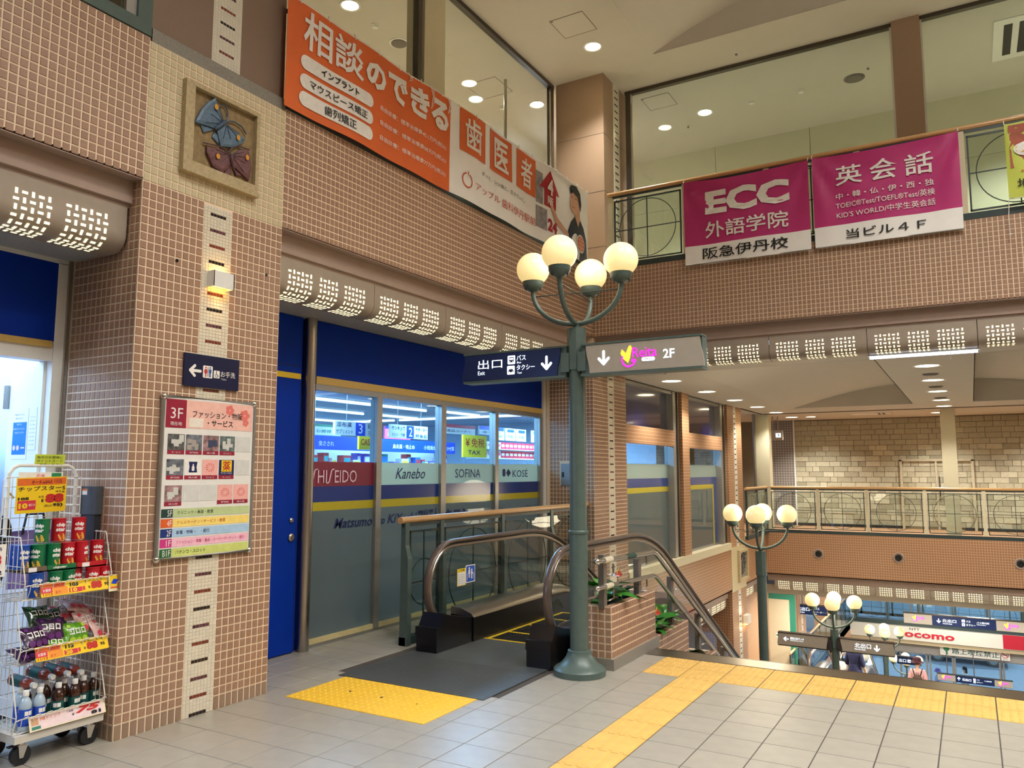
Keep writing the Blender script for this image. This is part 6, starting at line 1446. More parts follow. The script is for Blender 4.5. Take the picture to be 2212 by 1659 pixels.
def hatch(pts, z, lb):
    c = (sum(p[0] for p in pts) / 4, sum(p[1] for p in pts) / 4, z); r = root('access_hatch', c, lb, 'hatch'); mb = MB(); n = len(pts)
    mb.tube([(x, y, z - .001) for x, y in pts], .006, 4, True); mb.build('frame', m_line, r)
    mb = MB(); mb.prism([(x, y, z - .001) for x, y in pts], (0, 0, -.002)); mb.build('lid', m_ceil, r)
    mb = MB(); mb.box(pts[0][0] * .9 + c[0] * .1 - .012, pts[0][1] * .9 + c[1] * .1 - .012, z - .007, pts[0][0] * .9 + c[0] * .1 + .012, pts[0][1] * .9 + c[1] * .1 + .012, z - .003); mb.build('latch', m_line, r)
sq = lambda x, y, s: [(x - s, y - s), (x + s, y - s), (x + s, y + s), (x - s, y + s)]
hatch(sq(-4.33, 9.08, .24), 7.6, 'square ceiling hatch above the bright downlight')
hatch(sq(-6.25, 10.0, .27), 7.6, 'square ceiling hatch seen through the upper left glazing')
hatch(sq(-4.08, 11.79, .23), 7.6, 'square ceiling hatch right of the corner column')
hatch(sq(-4.0, 10.75, .22), 3.0, 'square hatch in the lower ceiling near the corner pillar')
def disc_thing(name, x, y, z, rad, mat, lb, cat, h=.02, lip=True):
    r = root(name, (x, y, z), lb, cat)
    mb = MB(); mb.lathe([(1e-4, -h), (rad * .8, -h), (rad * .82, -h * .6)], (x, y, z), 22); mb.build('grille', mat, r)
    mb = MB(); mb.lathe([(rad * .82, -h * .6), (rad, -.008), (rad, 0)], (x, y, z), 22, caps=False); mb.build('rim', m_wht if lip else mat, r)
m_gr = M('speaker_grille', (104, 98, 90), .6)
disc_thing('ceiling_speaker', -6.65, 8.24, 7.6, .14, m_gr, 'round ceiling speaker above the orange banner', 'speaker')
disc_thing('ceiling_speaker', -1.22, 12.56, 7.6, .15, m_gr, 'round ceiling speaker left of the pale balcony column', 'speaker', lip=False)
for x, y, lb in ((-6.65, 7.72, 'small sprinkler head by the ceiling speaker, upper left'), (-6.4, 10.65, 'small sprinkler head between the two upper left downlights'), (-2.77, 12.54, 'flat smoke detector on the upper balcony ceiling'), (-2.0, 12.55, 'tiny white detector right of the smoke detector'), (-1.0, 12.3, 'dark ceiling pin near the pale balcony column'), (-2.6, 10.9, 'dark ceiling pin above the glazing track'), (-3.95, 12.9, 'dark ceiling pin left of the balcony downlight')):
    disc_thing('sprinkler' if 'sprink' in lb or 'pin' in lb else 'smoke_detector', x, y, 7.6, .05 if 'pin' not in lb else .022, m_gr if 'pin' in lb else m_wht, lb, 'sprinkler' if 'sprink' in lb or 'pin' in lb else 'detector', .04)
for k, (x, y) in enumerate(((-3.2, 10.6), (-2.3, 12.0))): disc_thing('sprinkler', x, y, 3.0 if k == 0 else zb1(x), .03, m_blk, ['dark sprinkler in the lower ceiling by the light panels', 'dark sprinkler in the left vault'][k], 'sprinkler', .03)
for k, y in enumerate((12.94, 14.92, 17.23)): disc_thing('air_nozzle', -.44, y, 3.0, .11, m_gr, f'dark round air nozzle between the beam downlights, {ordn[k]} from the near end', 'vent', .02, False)
av = root('air_vent', (.85, 12.45, 7.6), 'ceiling air vent with two dark slots, top right corner', 'vent')
mb = MB(); mb.box(.60, 11.85, 7.585, 1.15, 13.05, 7.6); mb.build('frame', m_wht, av)
for x in (.72, .90): mb = MB(); mb.box(x, 12.0, 7.580, x + .10, 12.9, 7.586); mb.build('slot', m_blk, av)
av = root('air_vent', (-1.9, 21.1, 3.0), 'flat air conditioner panel in the far ceiling', 'vent')
mb = MB(); mb.box(-2.5, 20.85, 2.985, -1.6, 21.4, 3.0); mb.build('panel', m_wht, av)
for x in (-1.9, -1.8): mb = MB(); mb.box(x, 20.9, 2.98, x + .05, 21.35, 2.986); mb.build('slot', m_blk, av)
tl_ = root('tube_light', (-.42, 10.22, 2.95), 'long cool fluorescent tube under the light panels, right', 'light')
mb = MB(); mb.box(-1.0, 10.19, 2.95, .16, 10.25, 3.0); mb.build('housing', m_wht, tl_); mb = MB(); mb.cyl((-.98, 10.22, 2.935), (.14, 10.22, 2.935), .02, 10); mb.build('tube', M('lit_cool_tube', (255, 255, 255), .5, emit=3, ecol=(190, 215, 255)), tl_); mb = MB(); mb.cyl((-.13, 10.2, 2.93), (-.13, 10.2, 2.85), .004, 5); mb.build('pull_cord', m_wht, tl_)

# ---------------------------------------------------------------- wire sale carts
m_caster = M('castor_rubber', (22, 24, 28), .5); m_base = M('ivory_metal', (206, 200, 188), .45, var=.03)
def wire_cart(lb):
    r = lroot('wire_cart', lb, 'cart', 'wire sale carts at the shop entrance'); Wd, D = .50, .36
    mb = MB(); mb.box(0, 0, .125, Wd, .02, .165); mb.box(0, D - .02, .125, Wd, D, .165); mb.box(0, .02, .125, .02, D - .02, .165); mb.box(Wd - .02, .02, .125, Wd, D - .02, .165); mb.box(.02, .02, .15, Wd - .02, D - .02, .16); mb.build('base_frame', m_base, r)
    for x, y in ((.06, .05), (Wd - .06, .05), (.06, D - .05), (Wd - .06, D - .05)):
        mb = MB(); mb.cyl((x, y, .125), (x, y, .108), .018, 10); mb.box(x - .022, y - .016, .100, x + .022, y + .016, .110)
        for s in (-.02, .017): mb.prism([(x - .02, y + s, .104), (x + .03, y + s, .104), (x + .008, y + s, .038), (x - .012, y + s, .038)], (0, .004, 0))
        c = mb.build('caster', m_chrome, r)
        mb = MB(); mb.cyl((x, y - .015, .052), (x, y + .015, .052), .052, 20); mb.build('wheel', m_caster, c, smooth=True)
        if x < .1: mb = MB(); mb.box(x - .07, y - .02, .105, x - .02, y + .01, .112); mb.build('brake_tab', m_blk, c)
    R, R2 = .0032, .0022
    for zf in (.17, .53, .875):
        mb = MB(); zl = zf + .075; h = .34
        prof = [(.035, zf), (.0, zf + .085), (.0, zf + .10), (.075, zf + h), (D - .01, zf + h)]
        # front lip, back wires, side panels with uprights, floor grid
        mb.tube([(.0, .03, zf), (.0, -.0, zl), (.015, -.004, zl + .006), (Wd - .015, -.004, zl + .006), (Wd, .0, zl), (Wd, .03, zf)], R, 6)
        mb.tube([(0, .03, zf), (Wd, .03, zf)], R, 6); mb.tube([(0, D, zf), (Wd, D, zf)], R, 6)
        for k in range(8):
            x = .03 + k * (Wd - .06) / 7; mb.tube([(x, .03, zf), (x, .004, zf + .05), (x, -.004, zl + .006), (x + .012, -.012, zl + .014), (x + .03, -.012, zl + .014), (x + .04, -.004, zl + .004)], R2, 5)
        for k in range(14): x = .02 + k * (Wd - .04) / 13; mb.tube([(x, .03, zf), (x, D, zf)], R2, 4)
        for k in range(5): y = .06 + k * .07; mb.tube([(0, y, zf), (Wd, y, zf)], R2, 4)
        fl_ = mb.build('basket_floor', m_wire, r)
        for s, x in ((0, 0), (1, Wd)):
            mb = MB(); mb.tube([(x, y, z) for y, z in prof], R * 1.15, 6); mb.tube([(x, .04, zf), (x, D, zf)], R, 6)
            for zz in (.09, .18): y0 = .0 + max(0, (zz - .10)) * .31; mb.tube([(x, y0, zf + zz), (x, D, zf + zz)], R2, 5)
            for k in range(8):
                y = .05 + k * .042
                if y < .075: zt_ = zf + .10 + (y / .075) * .24
                else: zt_ = zf + h
                mb.tube([(x, y, zf), (x, y, zt_), (x + (.006 if s else -.006), y, zt_ + .006)], R2, 5)
            mb.build('side_grid', m_wire, r)
        mb = MB()
        for k in range(9): x = .03 + k * .055; mb.tube([(x, D, zf), (x, D, zf + h)], R2, 5)
        for k in range(4): mb.tube([(0, D, zf + .06 + k * .08), (Wd, D, zf + .06 + k * .08)], R2, 5)
        mb.build('back_grid', m_wire, r)
    mb = MB(); mb.tube([(.05, D - .02, 1.2), (.05, D - .02, 1.56), (.075, D - .02, 1.60), (.105, D - .02, 1.615), (Wd - .105, D - .02, 1.615), (Wd - .075, D - .02, 1.60), (Wd - .05, D - .02, 1.56), (Wd - .05, D - .02, 1.0)], .011, 10); mb.build('sign_frame', m_wire, r, smooth=True)
    mb = MB()
    mb.tube([(.02, D - .03, 1.22), (.02, D - .03, 1.53), (.035, D - .03, 1.545), (Wd - .03, D - .03, 1.545), (Wd - .02, D - .03, 1.53), (Wd - .02, D - .03, 1.22)], R, 6)
    for k in range(8): x = .07 + k * .052; mb.tube([(x, D - .03, 1.22), (x, D - .03, 1.545)], R2, 5)
    for k in range(5): mb.tube([(.02, D - .03, 1.25 + k * .06), (Wd - .02, D - .03, 1.25 + k * .06)], R2, 5)
    mb.build('sign_grid', m_wire, r)
    return r
c1 = wire_cart('white wire cart of tinned snacks, sweets and drinks against the pillar')
c2 = dup(c1, (-4.60, 1.86, 0), pi / 2, 'second white wire cart cut by the left picture edge, price 98')
c1.location = (-4.495, 2.435, 0); c1.rotation_euler = (0, 0, pi / 2)

# ---- snack tins
def wrap(c, r): return lambda x, y, off: Vector((c[0] + (r + off) * cos(x / r), c[1] + (r + off) * sin(x / r), c[2] + y))
CR, CH = .0385, .136
def tin(col, nm, mat):
    r = lroot('snack_tin', nm, 'snack')
    mb = MB(); mb.lathe([(CR, .003), (CR, CH - .008)], n=24); mb.build('body', mat, r, smooth=True)
    mb = MB(); mb.lathe([(CR + .001, 0), (CR + .001, .004), (CR, .004)], n=24); mb.build('bottom_rim', m_alu, r)
    mb = MB(); mb.lathe([(CR, CH - .009), (CR + .0015, CH - .008), (CR + .0015, CH - .001), (CR - .002, CH), (1e-4, CH - .001)], n=24); mb.build('lid', mat, r, smooth=True)
    w = wrap((0, 0, 0), CR)
    text(None, 'chip', -.026, .082, .026, .109, m_print, r, off=.0006, bold=.05, mp=w); text(None, 'star', -.027, .060, .026, .081, m_print, r, off=.0006, bold=.05, mp=w)
    mb = MB()
    for k in range(3): mb.add([w(.004 + .020 * cos(t) + .004 * k, .036 - .012 * k * .8 + .013 * sin(t), .0006 + .0003 * k) for t in [i * pi / 9 for i in range(18)]], [tuple(range(18))])
    mb.build('chip_picture', M('chip_yellow', (228, 178, 66), .5, var=.15, sc=90), r)
    mb = MB(); mb.add([w(x, y, .0006) for x, y in ((.058, .01), (.082, .01), (.082, .05), (.058, .05))], [(0, 1, 2, 3)]); mb.build('barcode', m_print, r)
    return r
m_tg = M('tin_green', (10, 110, 66), .3, coat=.4); m_tr = M('tin_red', (186, 24, 40), .3, coat=.4); m_tb = M('tin_blue', (18, 70, 160), .3, coat=.4)
protos = {}
tins = [('b', -4.55, 2.522, .88, 'bottom row', 'far left'), ('g', -4.55, 2.628, .88, 'bottom row', 'left'), ('g', -4.56, 2.706, .88, 'bottom row', 'right'), ('r', -4.60, 2.772, .88, 'bottom row', 'set back'), ('r', -4.55, 2.850, .88, 'bottom row', 'middle'), ('r', -4.56, 2.925, .88, 'bottom row', 'at the right end'),
        ('b', -4.62, 2.475, 1.033, 'second row', 'at the left end'), ('g', -4.61, 2.555, 1.033, 'second row', 'left'), ('g', -4.60, 2.636, 1.033, 'second row', 'right'), ('r', -4.60, 2.720, 1.033, 'second row', 'left'), ('r', -4.60, 2.800, 1.033, 'second row', 'middle'), ('r', -4.69, 2.835, 1.033, 'second row', 'set back'), ('r', -4.60, 2.900, 1.033, 'second row', 'at the right end'),
        ('g', -4.68, 2.612, 1.170, 'top row', 'alone'), ('r', -4.68, 2.705, 1.170, 'top row', 'beside the green tin'), ('r', -4.68, 2.826, 1.170, 'top row', 'standing apart to the right'), ('b', -4.69, 2.48, 1.033, 'second row', 'behind'), ('r', -4.70, 2.74, 1.033, 'second row', 'far back')]
cn = dict(g=('green', m_tg), r=('red', m_tr), b=('blue', m_tb))
for i, (c, x, y, z, row, pos) in enumerate(tins):
    lb = f'{cn[c][0]} snack tin on the wire cart, {row}, {pos}'; rz = (0, -.25, .5, .15, -.1, .3, .2, -.6, .4, .1, .9, -.2, -.1, -.75, .12, -.1, 0, .3)[i] - .25
    if c not in protos:
        protos[c] = o = tin(c, lb, cn[c][1]); o.location = (x, y, z); o.rotation_euler = (0, 0, rz); o['group'] = f'{cn[c][0]} snack tins'
    else: dup(protos[c], (x, y, z), rz, lb)
for y0, y1, z, mat, tx, lb in ((2.445, 2.575, 1.018, M('tray_brown', (110, 92, 72), .7), '', 'brown cardboard tray under the blue and green tins'), (2.58, 2.745, 1.018, m_tg, 'chipstar', 'green printed tray under the second row of tins'), (2.75, 2.945, 1.018, m_tr, '', 'red printed tray under the second row of tins')):
    r = root('display_tray', (-4.62, (y0 + y1) / 2, z), lb, 'tray'); mb = MB(); mb.box(-4.76, y0, z, -4.545, y1, z + .006); mb.box(-4.549, y0, z, -4.545, y1, z + .032); mb.build('tray', mat, r)
    pl = PL((-4.545, 0, 0), (0, 1, 0), (0, 0, 1))
    if tx: text(pl, tx, y0 + .03, z + .008, y0 + .11, z + .025, m_print, r, shear=.3, bold=.03)
    else: mb = MB(); pl.rect(mb, y0 + .03, z + .004, y0 + .075, z + .028, .001); mb.build('label', m_print, r)

# ---- pouches of sweets
def pouch(mat, lb, tx, dots, textmat, name='sweet_pouch'):
    r = lroot(name, lb, 'sweets'); w, h = .082, .072
    def f(s): return lambda u, v: (lambda a, b: (w * a * (1 - .12 * (1 - abs(b))), h * b * (1 - .10 * (1 - abs(a)) ** 2), s * .024 * max(0, (1 - a * a)) ** .6 * max(0, (1 - b * b)) ** .6 + .002 * sin(9 * a + 5 * b)))(2 * u - 1, 2 * v - 1)
    mb = MB(); mb.surf(f(1), 14, 12); mb.surf(f(-1), 14, 12); mb.build('pouch', mat, r, smooth=True)
    g = lambda x, y, off: Vector((x, y, .024 * max(0, 1 - (x / w) ** 2) ** .6 * max(0, 1 - (y / h) ** 2) ** .6 + off + .0035))
    text(None, tx, -.05, -.008, .05, .028, textmat, r, off=0, bold=.03, mp=g)
    mb = MB()
    for x, y, q in ((-.038, -.038, .018), (.0, -.044, .017), (.038, -.038, .018), (-.046, .046, .011), (.044, .046, .014)): mb.add([g(x + q * cos(t), y + q * sin(t), -.0006) for t in [i * pi / 6 for i in range(12)]], [tuple(range(12))])
    mb.build('fruit_picture', dots, r)
    return r
mp_ = M('pouch_purple', (54, 26, 62), .22, var=.4, sc=60, coat=.5); mg_ = M('pouch_green', (92, 156, 34), .22, var=.35, sc=50, coat=.5); mk_ = M('pouch_peach', (214, 176, 168), .25, var=.15, sc=40, coat=.4); mdk = M('pouch_dark_green', (30, 66, 34), .25, var=.4, sc=50, coat=.4)
pch = {'p': pouch(mp_, 'x', 'コロロ', M('grape_print', (96, 40, 110), .3), m_print), 'g': pouch(mg_, 'x', 'コロロ', M('muscat_print', (176, 206, 60), .3), m_print), 'k': pouch(mk_, 'x', 'コロロ', M('peach_print', (220, 70, 90), .3), m_print), 'd': pouch(mdk, 'x', 'コロロ', M('leaf_print', (60, 110, 50), .3), m_print)}
pn = dict(p='purple', g='bright green', k='peach pink', d='dark green'); seen = set()
for k, x, y, z, rx, ry, rz, pos in (('g', -4.585, 2.79, .635, 1.15, 0, .15, 'lying in front at the middle'), ('p', -4.60, 2.645, .68, 1.1, .1, -.25, 'propped up left of the front one'), ('p', -4.57, 2.545, .655, 1.0, 0, .3, 'at the left end of the shelf'), ('g', -4.56, 2.645, .595, .7, .1, -.5, 'half hidden behind the price strip'),
                                     ('k', -4.63, 2.875, .69, 1.15, -.1, .5, 'leaning at the right'), ('k', -4.60, 2.94, .63, .9, .3, .7, 'at the right end of the shelf'), ('k', -4.72, 2.78, .74, .6, 0, -.3, 'heaped at the back'), ('k', -4.70, 2.84, .78, .4, .2, .2, 'on top of the back heap'), ('d', -4.68, 2.62, .75, .9, .1, .3, 'behind the purple pouches'), ('d', -4.70, 2.70, .72, .8, -.1, -.2, 'deep in the middle of the shelf'), ('p', -4.58, 2.51, .575, .5, 0, .4, 'low at the left corner')):
    lb = f'{pn[k]} sweet pouch on the middle wire shelf, {pos}'; eul = (rx, ry, pi / 2 + rz * .6)
    if k not in seen: o = pch[k]; o['label'] = lb; seen.add(k)
    else: o = dup(pch[k], label=lb)
    o.location = (x, y, z); o.rotation_euler = eul; o['group'] = f'{pn[k]} sweet pouches'

# ---- drink bottles
m_amber = M('amber_bottle', (58, 30, 18), .12, coat=.6); m_tealb = M('teal_label', (24, 84, 80), .4); m_bluel = M('blue_label', (30, 76, 190), .35); m_clearb = M('pale_bottle', (170, 190, 206), .12, coat=.6); m_rust2 = M('russet_bottle', (150, 60, 36), .2, coat=.6)
def bottle(kind, lb):
    r = lroot('drink_bottle', lb, 'bottle', None); m1, m2 = ((m_amber, m_tealb), (m_clearb, m_bluel), (m_rust2, m_tealb))[kind]
    mb = MB(); mb.lathe([(.030, 0), (.0325, .004), (.0325, .02), (.031, .03), (.031, .12), (.0325, .125), (.031, .145), (.022, .168), (.0135, .18), (.0135, .19)], n=20); mb.build('body', m1, r, smooth=True)
    mb = MB(); mb.lathe([(.0316, .03), (.0316, .118)], n=20); mb.f = mb.f[:-2]; mb.mi = mb.mi[:len(mb.f)]; mb.build('label', m2, r, smooth=True)
    w = wrap((0, 0, 0), .0316); mb = MB(); mb.add([w(x, y, .0006) for x, y in ((-.02, .085), (-.007, .085), (.007, .085), (.02, .085), (.02, .108), (.007, .108), (-.007, .108), (-.02, .108))], [(0, 1, 6, 7), (1, 2, 5, 6), (2, 3, 4, 5)]); mb.build('print', m_print, r)
    mb = MB(); mb.lathe([(.0155, .186), (.0160, .19), (.0160, .212), (.0145, .214), (1e-4, .214)], n=16); mb.build('cap', m_wht, r, smooth=True)
    return r
bp_ = {}
bk = ('brown', 'blue labelled', 'russet')
for k, x, y, z, lie, pos in ((1, -4.56, 2.515, .168, 0, 'at the front left corner'), (1, -4.56, 2.590, .168, 0, 'second in front from the left'), (0, -4.63, 2.635, .168, 0, 'behind the blue pair'), (0, -4.57, 2.70, .168, 0, 'in the front row, left'), (0, -4.57, 2.795, .168, 0, 'in the front row, middle'), (0, -4.64, 2.775, .168, 0, 'in the second row, middle'), (0, -4.60, 2.865, .168, 0, 'in the front row, right'), (0, -4.62, 2.938, .168, 0, 'alone at the right end'), (0, -4.68, 2.87, .168, 0, 'in the back row, right'), (0, -4.70, 2.70, .168, 0, 'in the back row, left'),
                              (2, -4.78, 2.555, .405, 1, 'lying on top at the left'), (2, -4.80, 2.665, .425, 1, 'lying on top, second from left'), (2, -4.80, 2.755, .425, 1, 'lying on top, middle'), (2, -4.80, 2.835, .415, 1, 'lying on top at the right'), (0, -4.72, 2.60, .168, 0, 'hidden under the left lying bottle'), (0, -4.72, 2.785, .168, 0, 'hidden under the middle lying bottle'), (1, -4.65, 2.535, .168, 0, 'behind the front corner bottle')):
    lb = f'{bk[k]} drink bottle on the bottom wire shelf, {pos}'
    if k not in bp_: o = bp_[k] = bottle(k, lb)
    else: o = dup(bp_[k], label=lb)
    o['group'] = f'{bk[k]} drink bottles'; o.location = (x, y, z)
    if lie: o.rotation_euler = (0, radians(93), .05)
    else: o.rotation_euler = (0, 0, rnd.uniform(-.8, .5))

# ---- price cards
m_card = M('yellow_price_card', (246, 206, 28), .4, var=.03, coat=.3); m_cardo = M('orange_print', (226, 110, 36), .5); m_cream3 = M('cream_card', (238, 228, 190), .5)
def pcard(lb, x, y0, z0, y1, z1, base, tilt=0, skew=0.0):
    r = root('price_card', (x, (y0 + y1) / 2, z0), lb, 'sign')
    u = Vector((0, 1, skew)).normalized(); v = Vector((-tilt, 0, 1)).normalized(); pl = PL((x, y0, z0), u, v)
    mb = MB(); pl.rect(mb, 0, 0, y1 - y0, z1 - z0, 0, .0012); mb.build('sheet', base, r); pl.O = pl.O + pl.n * .0013
    return r, pl, y1 - y0, z1 - z0
def small_strip(lb, z, price, was, cut, prod, y0=2.52, y1=2.925):
    r, pl, w, h = pcard(lb, -4.482, y0, z, y1, z + .078, m_card, .35)
    def rc(a, c, b, d, m, off=.0006): mb = MB(); pl.rect(mb, a, c, b, d, off); mb.build('print', m, r)
    rc(.0, .045, .14, .074, m_cardo); rc(.0, .02, .065, .05, m_pred, .0009); rc(.07, .006, .15, .045, M('orange_pale', (240, 150, 50), .5), .0008); rc(.158, .008, .235, .034, m_pred); rc(.238, .012, .252, .034, m_pred)
    text(pl, 'お買得', .012, .026, .055, .044, m_print, r, off=.0014, bold=.03); text(pl, 'SALE', .075, .05, .13, .068, m_redp, r, off=.0012, bold=.02); text(pl, '11/15', .01, .005, .065, .018, m_redp, r, bold=.02); text(pl, 'まで', .08, .012, .11, .026, m_redp, r)
    text(pl, was, .165, .042, .215, .064, m_blk, r, bold=.05); text(pl, cut, .165, .010, .205, .032, m_card, r, off=.0012, bold=.05); text(pl, '¥', .27, .018, .283, .034, m_blk, r)
    text(pl, price, .288, .014, .355, .056, m_redp, r, bold=.06); text(pl, '95', .37, .024, .398, .042, m_blk, r, bold=.03); text(pl, prod, .25, .06, .385, .073, m_blk, r)
    return r
small_strip('yellow price strip marked 88 below the snack tins', .885, '88', '105', '10', 'チップスター')
small_strip('yellow price strip marked 88 below the sweet pouches', .54, '88', '115', '20', 'コロロ', 2.515, 2.935)
r, pl, w, h = pcard('pink price strip marked 75 below the drink bottles', -4.482, 2.505, .172, 2.94, .25, m_cream3, .35)
mb = MB(); pl.rect(mb, .01, .006, w - .015, h - .006, .0006); mb.build('pink_field', M('pale_pink_card', (238, 214, 216), .5), r)
text(pl, '75', .255, .034, .41, .07, m_redp, r, bold=.06, shear=.3); text(pl, '81', .345, .010, .405, .03, m_blk, r, bold=.06); text(pl, 'MKドリンク', .06, .046, .17, .068, m_cardo, r); text(pl, '¥', .235, .03, .25, .045, m_blk, r); text(pl, '本体', .22, .052, .245, .066, m_blk, r)
mb = MB(); pl.rect(mb, .012, .03, .05, .068, .001); mb.build('print', M('tan_print', (206, 160, 120), .5), r); mb = MB(); pl.rect(mb, .012, .008, .06, .024, .001); mb.build('print', M('jade_print', (50, 130, 110), .5), r)
r, pl, w, h = pcard('small yellow card with blue picture clipped at the right end of the upper strip', -4.478, 2.912, .868, 2.988, .965, m_cream3, .1)
mb = MB(); pl.rect(mb, .006, .03, w - .006, h - .006, .0006); mb.build('yellow_field', m_card, r); mb = MB(); pl.poly(mb, [(.014, .045), (.045, .04), (.06, .065), (.03, .072)], .001); mb.build('picture', m_pblue, r); mb = MB(); pl.rect(mb, .01, .015, w - .02, .027, .0008); mb.build('red_field', m_cardo, r)
# the big card on the sign grid
r, pl, w, h = pcard('large yellow price card for snack tins marked 88', -4.79, 2.508, 1.333, 2.802, 1.541, m_card, 0, .03)
mb = MB(); pl.rect(mb, .006, .162, w - .006, h - .006, .0006); mb.build('orange_field', m_cardo, r)
text(pl, 'オータムSALE', .085, .17, .205, .192, M('maroon_print', (120, 24, 24), .5), r, bold=.02); text(pl, '11/15', .218, .17, .262, .192, M('maroon_print'), r, bold=.01)
text(pl, 'チップスターS', .012, .128, .285, .156, m_blk, r, bold=.01); text(pl, '45g', .225, .112, .283, .125, m_blk, r)
text(pl, '105', .012, .078, .075, .094, m_blk, r, bold=.05); mb = MB(); pl.rect(mb, .012, .02, .115, .074, .0006); mb.build('red_field', m_pred, r); text(pl, '10', .018, .028, .07, .06, m_card, r, off=.0012, bold=.06)
text(pl, '88', .168, .055, .28, .108, m_redp, r, bold=.07); text(pl, '本体', .128, .085, .16, .1, m_blk, r); text(pl, '¥', .145, .06, .16, .08, m_blk, r, bold=.04); text(pl, '(税込¥', .165, .028, .21, .046, m_blk, r); text(pl, '95)', .215, .026, .275, .05, m_blk, r, bold=.04)
text(pl, '値引き', .075, .04, .11, .055, m_print, r, off=.0012)
r, pl, w, h = pcard('lime handwritten card standing above the sign frame', -4.83, 2.622, 1.605, 2.802, 1.682, M('lime_card', (206, 222, 70), .4, coat=.3), -.1)
for k, s in enumerate(('毎日のお買物に', 'ポイントカード', 'ご利用ください')): text(pl, s, .01, .052 - k * .022, .165, .068 - k * .022, M('olive_ink', (50, 60, 20), .6), r)
r, pl, w, h = pcard('white folded card with green and pink print behind the large yellow card', -4.815, 2.53, 1.52, 2.79, 1.575, m_print)
mb = MB(); pl.rect(mb, .19, .006, .25, .05, .0006); mb.build('print', m_pgrn, r); text(pl, '広告', .10, .02, .15, .045, m_ppink, r)
r, pl, w, h = pcard('white price card marked 98 on the left cart', -4.585, 2.23, 1.01, 2.372, 1.185, m_print)
text(pl, '98', .02, .06, .12, .12, m_pred, r, bold=.06); text(pl, '92', .075, .012, .125, .035, m_navyp, r, bold=.04); text(pl, '価格', .06, .14, .12, .16, m_navyp, r)
# goods on the second cart and things behind
for k, (z, y, mat, lb) in enumerate(((.92, 2.27, M('blue_pack', (40, 110, 200), .3, var=.3, sc=60), 'blue upright snack pack on the left cart, outer'), (.92, 2.20, MATS['blue_pack'], 'blue upright snack pack on the left cart, inner'))):
    r = root('snack_pack', (-4.72, y, z), lb, 'snack'); mb = MB(); mb.box(-4.76, y - .03, .885, -4.66, y + .03, 1.08); mb.build('pack', mat, r); mb = MB(); mb.box(-4.658, y - .02, .95, -4.657, y + .02, 1.0); mb.build('print', m_print, r)
for k, (x, y, z, c, lb) in enumerate(((-4.68, 2.29, .86, (206, 40, 70), 'red crinkled snack bag on the left cart, upper'), (-4.70, 2.28, .66, (190, 30, 60), 'red crinkled snack bag on the left cart, middle'), (-4.68, 2.27, .60, (60, 26, 50), 'dark snack bag on the left cart, middle'), (-4.70, 2.28, .28, (60, 90, 190), 'blue drink pack on the left cart, bottom'))):
    mb = MB(); mb.surf(lambda u, v: (x + .03 * sin(pi * u) * sin(pi * v) + .004 * sin(20 * u + 9 * v), y + (u - .5) * .15, z + (v - .5) * .16), 12, 12); mb.surf(lambda u, v: (x - .03 * sin(pi * u) * sin(pi * v), y + (u - .5) * .15, z + (v - .5) * .16), 12, 12)
    r = mb.build('snack_bag', M('bag_%d_%d_%d' % c, c, .25, var=.3, sc=30, coat=.5), smooth=True, label=lb, cat='snack'); mb = MB(); mb.surf(lambda u, v: (x + .032 + .0 * u, y + (u - .5) * .08, z + (v - .5) * .04), 1, 1); mb.build('print', m_print, r)
bgk = root('shopping_bag', (-5.02, 2.75, .9), 'lilac shopping bag hanging behind the carts', 'bag')
mb = MB(); mb.surf(lambda u, v: (-5.0 + .05 * sin(pi * u) * (1 - .5 * v), 2.60 + .26 * u, .88 + .34 * v), 10, 8); mb.surf(lambda u, v: (-5.0 - .05 * sin(pi * u), 2.60 + .26 * u, .88 + .34 * v), 10, 8); mb.build('sack', M('lilac_bag', (150, 130, 200), .5, var=.1), bgk, smooth=True)
mb = MB(); mb.tube([(-4.98, 2.66, 1.2), (-4.98, 2.68, 1.32), (-4.98, 2.78, 1.32), (-4.98, 2.8, 1.2)], .008, 6); mb.build('strap', m_blk, bgk)
um = root('umbrella', (-4.98, 2.56, .9), 'dark folded umbrella hanging beside the lilac bag', 'umbrella')
mb = MB(); mb.lathe([(.008, 0), (.03, .12), (.045, .32), (.035, .36), (.012, .4)], (-4.97, 2.545, .92), 10); mb.build('canopy', m_blk, um, smooth=True)
mb = MB(); mb.tube([(-4.97, 2.545, 1.3), (-4.97, 2.545, 1.42), (-4.97, 2.57, 1.45), (-4.97, 2.59, 1.42)], .007, 8); mb.build('handle', m_wood, um)
wr = root('shop_rack', (-5.9, 1.9, 0), 'pale shelf edge and red panel inside the left entrance', 'shelves')
mb = MB(); mb.box(-6.3, 2.2, 0, -5.75, 2.78, 1.75); mb.build('side_panel', M('pale_violet_panel', (190, 180, 206), .5), wr); mb = MB(); mb.box(-5.75, 2.25, 1.35, -5.74, 2.75, 1.55); mb.build('red_strip', m_fred, wr)
text(PL((-5.735, 0, 0), (0, 1, 0), (0, 0, 1)), 'メイク', 2.45, 1.62, 2.75, 1.7, m_navyp, wr)

